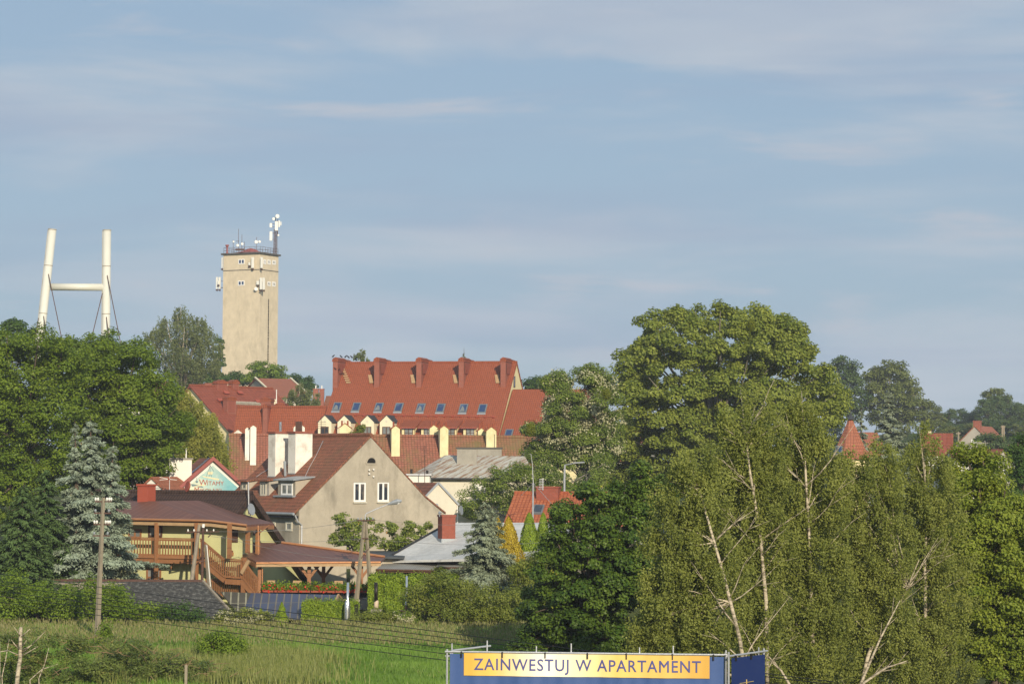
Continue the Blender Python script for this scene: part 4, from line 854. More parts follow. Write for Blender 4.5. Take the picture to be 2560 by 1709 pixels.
    dormer(1180, 1290, 985, 845, 0, 'plaster', 'brownred', 1, 1210, 1275, 868, 960, 'wframe', .1)
gable_house()

# ------------------------------------------------------------------ house with the mural
def mural_house():
    D = 205; rz = R(14); k6 = .17028
    def P(zx, zy): return 400 + zx * k6, 1060 + zy * k6
    F = base_frame(435, 1300, D, rz); gz = 2; a = F.hit(*P(775, 535), 'y', 0); rl = F.hit(*P(330, 880), 'y', 0); rr = F.hit(*P(1095, 825), 'y', 0)
    slp = (a.z - rr.z) / (rr.x - a.x); hw = 4.3; root = thing('mural_house', 'house whose gable carries a painted welcome mural with red lettering', 'house', F.W(a.x, 0, gz))
    zw = a.z - hw * slp
    MB().prism([F.W(a.x - hw, 0, gz - 1), F.W(a.x + hw, 0, gz - 1), F.W(a.x + hw, 0, zw), F.W(a.x, 0, a.z), F.W(a.x - hw, 0, zw)], F.ey * 8).build('wall', M['white'], root)
    mb = MB(); 
    for s in (-1, 1): mb.slab([F.W(a.x + s * (hw + .4), -.25, zw - .4 * slp + .22), F.W(a.x, -.25, a.z + .22), F.W(a.x, 8.2, a.z + .22), F.W(a.x + s * (hw + .4), 8.2, zw - .4 * slp + .22)], .16)
    rf = mb.build('roof', M['farorange'], root); mb = MB()
    for s in (-1, 1): mb.prism([F.W(a.x + s * (hw + .42), -.34, zw - .42 * slp), F.W(a.x, -.34, a.z), F.W(a.x, -.34, a.z + .34), F.W(a.x + s * (hw + .42), -.34, zw - .42 * slp + .34)], F.ey * .08)
    mb.build('barge_board', M['redfascia'], root)
    ins = .22; zb = F.hit(*P(700, 1010), 'y', 0).z; hb = (a.z - ins - zb) / slp
    mu = MB().prism([F.W(a.x - min(hb, hw) + .1, -.012, zb), F.W(a.x + min(hb, hw) - .1, -.012, zb), F.W(a.x, -.012, a.z - ins - .15)], F.ey * .008).build('mural', M['mural'], root)
    g = lambda zx, zy, d=-.02: F.W(*F.hit(*P(zx, zy), 'y', d))
    m_ = MB()
    for q in ([(700, 700), (775, 695), (770, 735), (705, 735)], [(610, 755), (700, 770), (870, 800), (860, 822), (640, 775)], [(480, 915), (600, 880), (700, 890), (600, 905)]): m_.prism([g(*c) for c in q], -F.ey * .006)
    m_.build('painted_sails', M['mwhite'], mu)
    m_ = MB()
    for q in ([(520, 830), (560, 830), (555, 860), (525, 860)], [(455, 875), (600, 890), (640, 930), (470, 910)]): m_.prism([g(*c) for c in q], -F.ey * .005)
    for (p0, p1) in (((735, 600), (735, 760)), ((735, 610), (680, 770)), ((540, 780), (540, 830)), ((735, 600), (790, 690)), ((720, 735), (720, 770)), ((755, 735), (755, 775))): m_.beam(g(*p0, -.024), g(*p1, -.024), .035, .01, F.ey)
    m_.build('painted_rigging', M['mgrey'], mu)
    h = F.hit(*P(600, 820), 'y', 0).z - F.hit(*P(600, 895), 'y', 0).z
    ty = lambda zx, zy, w0: axes(F.W(*F.hit(*P(zx, zy), 'y', -.032)), F.ex * w0, UP)
    text_part('W', 1.55 * h * 1.05, ty(572, 893, 1), M['mred'], mu, 'lettering'); text_part('ITAMY', 1.15 * h, ty(688, 893, 1.0), M['mred'], mu, 'lettering')
    text_part('M', 1.5 * h, ty(498, 1000, .95), M['mred'], mu, 'lettering'); text_part('IKOŁAJKI', 1.15 * h, ty(586, 1000, .92), M['mred'], mu, 'lettering')
    # white chimney at its left
    c0_ = F.hit(*P(135, 515), 'y', 1.2); c1 = F.hit(*P(468, 515), 'y', 1.2)
    c_ = chimney(F, root, c0_.x, c1.x, 1.2, 2.4, gz, c0_.z, 'white', 'flat', 'conc', .1)
    for zx, zt, r_, mm in ((383, 340, .055, 'porc'), (197, 400, .03, 'zinc')): b_ = F.W(*F.hit(*P(zx, 500), 'y', 1.8)); t = F.W(*F.hit(*P(zx, zt), 'y', 1.8)); MB().tube([b_, t], r_, 7).build('flue', M[mm], c_)
    sk = hitplane(*P(595, 605), F.W(a.x, 0, a.z + .22), (F.ex + UP * slp).cross(F.ey) * -1); MB().obox(sk, (F.ex + UP * slp).normalized(), F.ey, (F.ex + UP * slp).cross(F.ey).normalized(), .9, .25, .06).build('skylight', M['glassblue'], root)
    # little red roof end left of it
    q = at(322, 1200, 203); r2 = thing('small_white_house', 'white gable corner with red verge half hidden under the left trees', 'house', (q.x, q.y, gz)); G = Fr((q.x, q.y, 0), R(-20)); z_ = at(345, 1186, 203).z
    gabled(G, 4, 6, gz, z_ - 2, z_ - .3, 'white', 'farorange', r2)
    p = at(424, 1225, 200); an = thing('television_aerial', 'orange and white television aerial in front of white chimney stack', 'antenna', (p.x, p.y, gz)); mb = MB().tube([(p.x, p.y, gz), at(424, 1190, 200)], .025, 5); mb.build('pole', M['galv'], an)
    mb = MB(); mb.beam(at(422, 1197, 200), at(399, 1192, 200), .03); mb.beam(at(422, 1197, 200), at(399, 1199, 200), .03); mb.beam(at(422, 1197, 200), at(442, 1199, 200), .03); mb.build('rods', M['porc'], an); MB().ball(at(422, 1197, 200), .09).build('amplifier', M['flowerbox'], an)
mural_house()
# ------------------------------------------------------------------ balcony house with terrace canopy
def spans(mb, pts, zoff=0): pass
def balusters(mb, a, b, h, n, wd=.075, bot=.1):
    a = V(a); b = V(b)
    mb.beam(a + UP * h, b + UP * h, .09, .07); mb.beam(a + UP * (h - .1), b + UP * (h - .1), .04, .1); mb.beam(a + UP * bot, b + UP * bot, .05, .09)
    for i in range(n): p = a.lerp(b, (i + .5) / n); mb.beam(p + UP * bot, p + UP * (h - .06), wd, .03, V((b - a)).normalized())
def balcony_house():
    rz = R(-28); k = .19135
    def P(zx, zy): return 320 + zx * k, 1180 + zy * k
    def Q(zx, zy): return 520 + zx * .1913, 1280 + zy * .1913
    D = 158; o = at(617, 1231, D); F = Fr((o.x, o.y, 0), rz); gz = 2
    root = thing('balcony_house', 'pale green house with brown timber balcony, outside stair and brown sheet roofs', 'house', F.W(-6, -3, gz))
    # steep main roof with gable towards the right
    ap = F.hit(617, 1231, 'x', 0); rr = F.hit(769, 1456, 'x', 0); rl = F.hit(584, 1279, 'x', 0); sl = (ap.z - rr.z) / rr.y
    yb = rr.y; L_ = 13
    MB().prism([F.W(-.25, -3.0, gz - 1), F.W(-.25, yb, gz - 1), F.W(-.25, yb, rr.z), F.W(-.25, 0, ap.z - .2), F.W(-.25, -3.0, ap.z - .2 - 3.0 * sl)], F.ex * -L_).build('wall', M['yellow'], root)
    mb = MB()
    for s in (-1, 1):
        ye = s * (yb if s > 0 else 3.0); ze = ap.z - abs(ye) * sl
        mb.slab([F.W(.35, ye, ze), F.W(.35, 0, ap.z), F.W(-L_, 0, ap.z), F.W(-L_, ye, ze)], .2)
    rf = mb.build('roof', M['browncorr'], root); mb = MB()
    for s, ye in ((1, yb), (-1, 3.0)): mb.prism([F.W(.36, 0, ap.z + .03), F.W(.36, s * ye, ap.z - ye * sl + .03), F.W(.36, s * ye, ap.z - ye * sl - .42), F.W(.36, 0, ap.z - .42)], F.ex * .05)
    mb.build('verge_board', M['browncorr'], rf); MB().tube([F.W(.4, 0, ap.z), F.W(-L_, 0, ap.z)], .13, 6).build('ridge_tiles', M['browncorr'], rf)
    # front wing wall under the sheet roof
    yw = -4.0; wl, wr = F.hit(300, 1400, 'y', yw).x, F.hit(596, 1400, 'y', yw).x; zt = F.hit(450, 1296, 'y', yw).z - .3
    MB().fbox(F, wl - 6, wr, yw, -2.5, gz - 1, zt).build('wall', M['yellow'], root)
    # sheet roof: long slope to the front, hip slope to the right
    A1, A2 = at(200, 1293, 157.5), at(526, 1300, 153.2); B2, B3 = at(617, 1311, 152.2), at(684, 1307, 156.5); T1, T2, T3 = at(387, 1252, 158.5), at(200, 1251, 163), at(496, 1250, 158.3)
    mb = MB(); mb.slab([A1, A2, T1, T2], .14); mb.build('roof', M['brownmetal'], root)
    mb = MB(); mb.slab([A2, B2, B3, T3, T1], .14); rB = mb.build('roof', M['brownmetal'], root)
    mb = MB()
    for a, b_ in ((A1, A2), (A2, B2)): mb.tube([a - V((0, .08, .03)), b_ - V((0, .08, .03))], .075, 7)
    mb.build('gutter', M['copper'], root); mb = MB()
    for a, b_ in ((A1, A2), (A2, B2), (B2, B3)): mb.beam(a + V((0, .03, -.26)), b_ + V((0, .03, -.26)), .06, .18)
    mb.build('fascia', M['woodlight'], root)
    MB().beam(B2 - UP * .22, B3 - UP * .22, .08, .2).build('fascia', M['wood'], root)
    # balcony deck and railing in front of the wing
    yd = -5.0; z_ = lambda px, py: F.hit(px, py, 'y', yd)
    dl, dr = z_(320, 1389).x - 6, z_(495, 1395).x; zd = z_(420, 1391).z; zr = z_(420, 1345).z
    MB().fbox(F, dl, dr, yd, yw, zd - .12, zd).build('balcony_deck', M['wood'], root); MB().fbox(F, dl, dr, yd - .07, yd - .01, zd - .1, zd + .06).build('deck_edge', M['copper'], root)
    MB().fbox(F, dl, dr, yd + .02, yd + .14, zd - .38, zd - .125).build('balcony_beam', M['wood'], root)
    mb = MB(); balusters(mb, F.W(dl, yd + .06, zd), F.W(dr, yd + .06, zd), zr - zd, int((dr - dl) / .2)); mb.build('railing', M['wood'], root)
    def post(px, pt, pb, y_, wd=.19):
        a = F.hit(px, pt, 'y', y_); b_ = F.hit(px, pb, 'y', y_); return MB().fbox(F, a.x - wd / 2, a.x + wd / 2, y_ - wd / 2, y_ + wd / 2, b_.z, a.z).build('post', M['wood'], root)
    post(392, 1306, 1480, yd); post(492, 1306, 1480, yd)
    for px, pt, pb, d_ in ((573.5, 1308, 1395, 151.9), (619.5, 1310, 1382, 152.9), (644.5, 1310, 1384, 154.5)):
        a = at(px, pt, d_); b_ = at(px, pb, d_); MB().obox((a + b_) / 2, F.ex, F.ey, UP, .1, .1, abs(a.z - b_.z) / 2).build('post', M['wood'], root)
    # windows and doors on the wing
    for q in ((372, 1290, 406, 1342, 'bframe', 2, 2), (322, 1321, 354, 1345, 'wood', 2, 1), (367, 1419, 403, 1466, 'wood', 2, 2)): window_px(F, root, 'y', yw, *q[:4], fm=q[4], nx=q[5], ny=q[6], fw=.11, gm='curtain')
    a = F.hit(580, 1312, 'y', yw); b_ = F.hit(595, 1355, 'y', yw); MB().fbox(F, a.x, b_.x, yw - .05, yw - .004, b_.z, a.z).build('door', M['bframe'], root)
    a = F.hit(484, 1300, 'y', yw); b_ = F.hit(497, 1393, 'y', yw); MB().fbox(F, a.x, b_.x, yw - .05, yw - .004, b_.z, a.z).build('door', M['bframe'], root)
    window(root, F.W(-.24, F.hit(634, 1320, 'x', -.24).y, F.hit(634, 1318, 'x', -.24).z), F.ey, UP, F.ex, 1.3, .9, 2, 1, 'bframe', 'glass')
    # stair: upper flight, landing, lower flight (all in the deck's front plane)
    g = lambda zx, zy, y_=yd: F.W(*F.hit(*P(zx, zy), 'y', y_))
    s0, s1, l1, f1 = g(935, 1115), g(1265, 1385), g(1490, 1400), g(1700, 1640); st = F.ey * 1.15
    mb = MB()
    for off in (0, 1.1):
        for a, b_ in ((s0, s1), (l1, f1)): MB().beam(a + F.ey * off - UP * .1, b_ + F.ey * off - UP * .1, .07, .34).build('stair_string', M['wood'], root)
    mb = MB()
    for a, b_, n in ((s0, s1, 9), (l1, f1, 8)):
        for i in range(n): c_ = a.lerp(b_, (i + .5) / n); mb.obox(c_ + F.ey * .55 + UP * .06, F.ex, F.ey, UP, .15, .53, .025)
    mb.build('stair_treads', M['woodlight'], root)
    MB().prism([s1 - UP * .32, l1 - UP * .32, l1 - UP * .02, s1 - UP * .02], F.ey * 1.2).build('landing', M['wood'], root)
    mb = MB(); h = zr - zd
    balusters(mb, s0 - F.ey * .06 + F.ex * .08, s1 - F.ey * .06, h * 1.02, 13, .09); mb.build('stair_railing', M['wood'], root)
    mb = MB(); balusters(mb, s1 - F.ey * .06 + F.ex * .02, l1 - F.ey * .06, h * 1.05, 9, .08); mb.build('stair_railing', M['wood'], root)
    mb = MB(); balusters(mb, l1 - F.ey * .06 + F.ex * .1, f1 - F.ey * .06, h * 1.02, 9, .09); mb.build('stair_railing', M['wood'], root)
    mb = MB(); balusters(mb, g(1010, 1620, -4.4), g(1480, 1640, -4.4), 1.0, 17, .09); mb.build('terrace_railing', M['wood'], root)
    MB().obox((g(1500, 1110) + g(1500, 1700)) / 2 + F.ey * .1, F.ex, F.ey, UP, .12, .12, (g(1500, 1110) - g(1500, 1700)).z / 2).build('post', M['wood'], root)
    MB().beam(g(1500, 1320) - F.ey * .12, g(1595, 1150) - F.ey * .12, .12, .2).build('brace', M['woodlight'], root)
    # chimney clad in red sheet
    a = at(362, 1258, 159.5); wd = 15 / ppm(159.5); t = at(350, 1214, 159.5)
    C_ = Fr((at(355, 1258, 159).x, 159, 0), R(-28)); c_ = chimney(C_, root, -.35, .42, 0, .8, at(0, 1262, 159).z, t.z, 'redchim', 'flat', 'redchim', .06)
    # dishes on the roof
    for (px, py, r_, d_, nx_, mm, h0) in ((471, 1216, .34, 160, -.8, 'redchim', 1236), (626, 1273, .36, 156, .9, 'zinc', 1290)):
        c_ = at(px, py, d_); n = V((nx_, -.45, .2)).normalized(); q = MB().tube([c_ + n * .1, c_ + n * .08, c_ - n * .02, c_ - n * .08], [r_, r_ * 1.02, r_ * .8, r_ * .2], 12).build('satellite_dish', M[mm], root)
        MB().tube([c_ - n * .06, at(px, h0, d_)], .03, 5).build('dish_arm', M['zinc'], q)
    a = at(622, 1285, 157); MB().tube([a, at(621, 1204, 157)], .04, 6).build('mast_pipe', M['galv'], root)
    MB().tube([at(645.5, 1313, 153), at(646, 1385, 153)], .04, 6).build('downpipe', M['copper'], root); MB().tube([at(673, 1312, 155), at(650, 1330, 154)], .04, 6).build('downpipe', M['wood'], root)
    MB().tube([at(428.5, 1398, 155), at(428.5, 1422, 155)], .05, 6).build('lantern', M['copper'], root)
    # ---------------- terrace canopy
    can = thing('terrace_canopy', 'low brown sheet canopy on Y-braced timber posts over flower terrace', 'canopy', (at(770, 1480, 154).x, 154, 1.9))
    K1, K2, K3, K4, K5 = at(597, 1380, 154.5), at(641, 1404, 151.6), at(952, 1402, 152.4), at(962, 1393, 156.5), at(704, 1357, 158.5)
    mb = MB(); mb.slab([K1, K2, K3, K4, K5], .12); cr = mb.build('roof', M['brownmetal'], can)
    U1, U2, U3, U4 = at(537, 1354, 156), at(576, 1375, 153.5), at(625, 1378, 154.5), at(690, 1356, 158.6)
    mb = MB(); mb.slab([U1, U2, U3, U4], .1); mb.build('upper_roof', M['brownmetal'], can)
    mb = MB()
    for a, b_ in ((U1, U2), (U2, U3)): mb.beam(a + V((0, 0, -.2)), b_ + V((0, 0, -.2)), .08, .2)
    for a, b_ in ((K1, K2),): mb.beam(a + V((0, 0, -.22)), b_ + V((0, 0, -.22)), .08, .22)
    mb.build('fascia', M['wood'], can); mb = MB(); mb.beam(K2 + V((0, 0, -.2)), K3 + V((0, 0, -.2)), .06, .15); mb.build('fascia', M['woodlight'], can)
    MB().tube([K2 - V((0, .07, .05)), K3 - V((0, .07, .05))], .06, 6).build('gutter', M['copper'], can); MB().tube([K5 + UP * .06, K4 + UP * .06], .07, 6).build('copper_ridge', M['copper'], can)
    def ypost(px, pt, pb, d_, br=True):
        a = at(px, pt, d_); b_ = at(px, pb, d_); mb = MB().obox((a + b_) / 2, V((1, 0, 0)), V((0, 1, 0)), UP, .1, .1, (a.z - b_.z) / 2)
        if br:
            for s in (-1, 1): mb.beam(a - UP * .85, a + V((s * .62, 0, -.02)), .15, .15)
        return mb.build('post', M['wood'], can)
    ypost(773, 1408, 1486, 152.6); ypost(809, 1408, 1462, 156); ypost(903, 1408, 1496, 152.8); ypost(649, 1408, 1500, 152.2, False)
    MB().tube([at(656, 1420, 152), at(656, 1490, 152)], .035, 6).build('downpipe', M['copper'], can)
    # terrace platform, railing, planters
    tp = thing('terrace_platform', 'raised terrace with black slatted parapet facing the meadow', 'terrace', (at(780, 1500, 152).x, 152, 1))
    xa, xb = at(655, 1490, 152).x, at(930, 1490, 152).x; zf = at(770, 1494, 152).z
    MB().obox(((xa + xb) / 2 + 1, 155, zf - .55), V((1, 0, 0)), V((0, 1, 0)), UP, (xb - xa) / 2 + 1.2, 3.2, .5).build('floor_slab', M['conc'], tp)
    mb = MB(); zr_ = at(770, 1475, 152).z; balusters(mb, V((xa, 151.95, zf)), V((xb, 151.95, zf)), zr_ - zf, 52, .05); mb.build('railing', M['black'], tp)
    MB().obox(((xa + xb) / 2, 152.15, (zf + zr_) / 2), V((1, 0, 0)), V((0, 1, 0)), UP, (xb - xa) / 2, .02, (zr_ - zf) / 2 - .04).build('shade_sheet', M['dark'], tp)  # dark sheet standing in for the unlit interior behind the railing
    nb = 9
    for i in range(nb):
        xc = xa + (xb - xa) * (i + .5) / nb; p = V((xc, 151.8, zr_)); w_ = (xb - xa) / nb * .46
        fb = thing('flower_box', 'one of the planters of red geraniums along the terrace railing', 'planter', p, 'flower boxes along the terrace railing')
        MB().obox(p + V((0, 0, -.04)), V((1, 0, 0)), V((0, 1, 0)), UP, w_, .12, .06).build('box', M['flowerbox'], fb)
        n = 700; Pp = np.array(p) + np.stack([RG.uniform(-w_, w_, n), RG.normal(size=n) * .1, np.abs(RG.normal(size=n)) * .16 + .04], 1)
        leaves('leaves', Pp, rdir(n), rdir(n), .13, .1, LF['shrub'], fb)
        n = 26; Pp = np.array(p) + np.stack([RG.uniform(-w_, w_, n), RG.normal(size=n) * .11 - .1, RG.uniform(-.1, .32, n)], 1); leaves('blossoms', Pp, unit(rdir(n) + np.array([0, -1, .3])), rdir(n), .13, .11, M['flower'], fb)
    for x_ in (668, 735, 840):
        p = at(x_, 1486, 151); p.z = zf; tb = thing('terrace_chair', 'pale wooden chair standing by the dark terrace railing' , 'chair', (p.x, 153, zf), 'chairs on the terrace'); mb = MB()
        b0 = V((p.x, 153, zf))
        for sx in (-.22, .22):
            for sy in (-.22, .22): mb.beam(b0 + V((sx, sy, 0)), b0 + V((sx, sy, .45 if sy < 0 else .95)), .05)
        mb.build('legs', M['woodlight'], tb); MB().obox(b0 + V((0, 0, .47)), V((1, 0, 0)), V((0, 1, 0)), UP, .25, .25, .025).build('seat', M['woodlight'], tb)
        MB().obox(b0 + V((0, .22, .85)), V((1, 0, 0)), V((0, 1, 0)), UP, .25, .02, .1).build('backrest', M['woodlight'], tb)
balcony_house()

def sheds():
    # old grey felt shed
    D = 147; root = thing('felt_roofed_shed', 'long low shed with lichen-grey felt roof half buried in bushes', 'shed', (at(400, 1545, D).x, D, .6))
    a, b_, c_, d_ = at(-150, 1449, 149), at(507, 1452, 148.2), at(598, 1552, 144.5), at(-150, 1552, 144.5)
    mb = MB(); mb.slab([d_, c_, b_, a], .08); e0, e1 = at(-150, 1500, 154), at(560, 1500, 154); e0.z = e1.z = b_.z - 1.2
    mb.slab([a, b_, e1, e0], .08); rf = mb.build('roof', M['felt'], root); MB().tube([a, b_], .09, 6).build('ridge_cap', M['rustiron'], rf)
    MB().beam(b_ + UP * .02, c_ + UP * .02, .14, .1).build('verge_board', M['polewood'], rf)
    MB().prism([V((b_.x - .3, b_.y, b_.z - .12)), V((c_.x - .4, c_.y + .2, c_.z - .1)), V((c_.x - .4, c_.y + .2, .2)), V((e1.x - .2, 153.5, .2)), V((e1.x - .2, 153.5, e1.z - .1))], V((-24, 0, 0))).build('wall', M['polewood'], root)
    # blue sheet shed
    r2 = thing('blue_roofed_shed', 'low shed with corrugated blue sheet roof, olive sheets at its left', 'shed', (at(690, 1550, 147).x, 147, .7))
    T0, T1, T2 = at(552, 1478, 148.6), at(628, 1481, 148.4), at(846, 1486, 148); E0, E1, E2 = at(592, 1530, 144.9), at(690, 1549, 144.6), at(818, 1552, 144.4)
    Em = at(604, 1534, 144.8)
    mb = MB().slab([Em, E2, T2, T1], .06); rf = mb.build('roof', M['bluesheet'], r2); MB().slab([E0 , Em - V((.01, 0, 0)), T1 - V((.01, 0, 0)), T0], .06).build('roof', M['olivesheet'], r2)
    G2 = at(864, 1508, 150); MB().prism([T2, E2 + V((-.3, .3, 0)), G2], (.0, .06, 0)).build('gable', M['polewood'], r2)
    mb = MB(); mb.beam(T2, E2, .08, .12); mb.beam(T2, G2, .08, .12); mb.build('verge_board', M['woodlight'], rf)
    mb = MB().slab([T0, T1, T2, G2, at(600, 1505, 151.5)], .05); mb.build('rear_roof', M['olivesheet'], r2)
    x0, x1 = at(605, 1545, 146).x, at(812, 1545, 146).x; MB().obox(((x0 + x1) / 2, 148.2, 1.15), V((1, 0, 0)), V((0, 1, 0)), UP, (x1 - x0) / 2, .7, .35).build('wall', M['polewood'], r2)
    st = MB()
    for q in (((700, 1490), (678, 1512)), ((805, 1490), (785, 1504))):
        a = at(*q[0], 148.2); c = at(*q[1], 146.6); st.beam(a + UP * .05, c + UP * .05, .3, .03)
    st.build('patch', M['rustiron'], rf)
    # dark flat roof between canopy and cherry bushes
    r3 = thing('flat_roofed_outhouse', 'flat dark felt roof behind the terrace canopy and below the cherry bushes', 'shed', (at(930, 1440, 164).x, 164, 2)); a = [at(870, 1388, 162), at(1010, 1392, 162), at(1020, 1376, 170), at(800, 1376, 170)]
    MB().slab(a, .12).build('roof', M['darkroof'], r3); z_ = min(p.z for p in a) - .15; MB().obox(((a[0].x + a[1].x) / 2, 166, (z_ + 2) / 2), V((1, 0, 0)), V((0, 1, 0)), UP, 1.6, 3.4, (z_ - 2) / 2).build('wall', M['plaster'], r3)
    p = [at(768, 1374, 161.5), at(866, 1376, 161.5), at(866, 1363, 161.5)]; w3 = thing('garden_wall', 'short sloping plaster wall end above the canopy ridge', 'wall', (p[0].x, 161.5, 2)); 
    MB().prism([V((p[0].x, 161.5, 2)), V((p[1].x, 161.5, 2)), p[2], p[0]], (0, .3, 0)).build('wall', M['plaster'], w3)
sheds()

def bungalow():
    D = 163; A, B_ = at(957, 1401, 163), at(1320, 1393, 157); C_, T = at(1490, 1305, 168), at(1125, 1306, 171); gz = 2
    root = thing('grey_roofed_bungalow', 'low house with broad pale grey sheet roof and one brick chimney', 'house', (at(1120, 1480, 165).x, 166, gz)); rf = MB().slab([A, B_, C_, T], .14).build('roof', M['greysheet'], root)
    E = A + (T - A) * 2 + UP * (A.z - T.z) * 2; G = B_ + (C_ - B_) * 2 + UP * (B_.z - C_.z) * 2; MB().slab([T, C_, G, E], .14).build('rear_roof', M['greysheet'], root)
    MB().beam(A, T, .12, .18).build('verge_board', M['black'], rf)
    lo = lambda p, z: V((p.x, p.y, z)); c = (A + B_ + E + G) / 4
    def inn(p, f=.88): q = p.lerp(c, 1 - f); return q
    q = [inn(A, .82), inn(B_), inn(G), inn(E, .9)]; MB().prism([lo(p, gz - .5) for p in q], (0, 0, A.z - .25 - gz + .5)).build('wall', M['plaster'], root)
    MB().prism([B_ + (c - B_) * .08 - UP * .25, G + (c - G) * .08 - UP * .25, C_ - UP * .25 + (c - C_) * .06], (A - B_) * .02).build('gable', M['plaster'], root)
    MB().prism([inn(A, .9) - UP * .3, inn(E, .9) - UP * .3, T - UP * .25 + (c - T) * .06], (B_ - A) * .02).build('gable', M['plaster'], root)
    # porch canopy strip
    a0, a1 = at(940, 1422, 161), at(1088, 1425, 160.2); b0, b1 = at(960, 1405, 163), at(1090, 1407, 162); rc = MB().slab([a0, a1, b1, b0], .05).build('porch_roof', M['corr'], root)
    MB().beam(b0 + UP * .05, b1 + UP * .05, .12, .1).build('flashing', M['bframe'], rc); mb = MB().beam(a0 - UP * .1, a1 - UP * .1, .06, .14); mb.tube([a0 - V((0, .08, .03)), a1 - V((0, .08, .03))], .06, 6); mb.build('gutter', M['bframe'], rc)
    a0, a1 = at(1090, 1415, 160.5), at(1160, 1415, 159.5); b0, b1 = at(1100, 1402, 163), at(1165, 1402, 162); rc = MB().slab([a0, a1, b1, b0], .05).build('porch_roof', M['corr'], root); MB().beam(a0 - UP * .1, a1 - UP * .1, .06, .14).build('gutter', M['bframe'], rc)
    x0, x1 = at(980, 1440, 162).x, at(1150, 1440, 162).x; z0, z1 = at(1000, 1460, 162).z, at(1000, 1422, 162).z; MB().obox(((x0 + x1) / 2, 162.0, (z0 + z1) / 2), V((1, 0, 0)), V((0, 1, 0)), UP, (x1 - x0) / 2, .06, (z1 - z0) / 2).build('porch_shade', M['dark'], root)  # near-black panel stands in for the shade inside the porch
    for px in (1015, 1030, 1050, 1065, 1082): p = at(px, 1440, 161.8); MB().obox((p.x, 161.85, (z0 + z1) / 2), V((1, 0, 0)), V((0, 1, 0)), UP, .03, .03, (z1 - z0) / 2).build('post', M['bframe'], root)
    MB().tube([at(943, 1426, 161), at(945, 1433, 161), at(953, 1440, 162.4), at(953, 1500, 162.4)], .05, 6).build('downpipe', M['bframe'], root)
    rn = (B_ - A).cross(T - A).normalized(); rn = rn if rn.z > 0 else -rn
    p = hitplane(1105, 1350, A, rn); K = Fr((p.x, p.y, 0), R(-28) * 0 + R(18)); kx = p; zt = at(1105, 1291, p.y).z; s_ = 1 / ppm(p.y)
    c_ = chimney(K, root, -.0, 33 * s_ / math.cos(R(18)), 0, .95, p.z - .3, zt, 'redbrick', 'flat', 'redbrick', .04); MB().fbox(K, -.05, .98, -.06, 1.0, p.z - .28, p.z + .1).build('flashing', M['zinc'], c_)
    MB().tube([at(1100, 1291, p.y + .4), at(1100, 1284, p.y + .4), at(1100, 1282, p.y + .4), at(1098, 1277, p.y + .4)], [.07, .07, .14, .02], 7).build('flue_cowl', M['zinc'], c_)
bungalow()

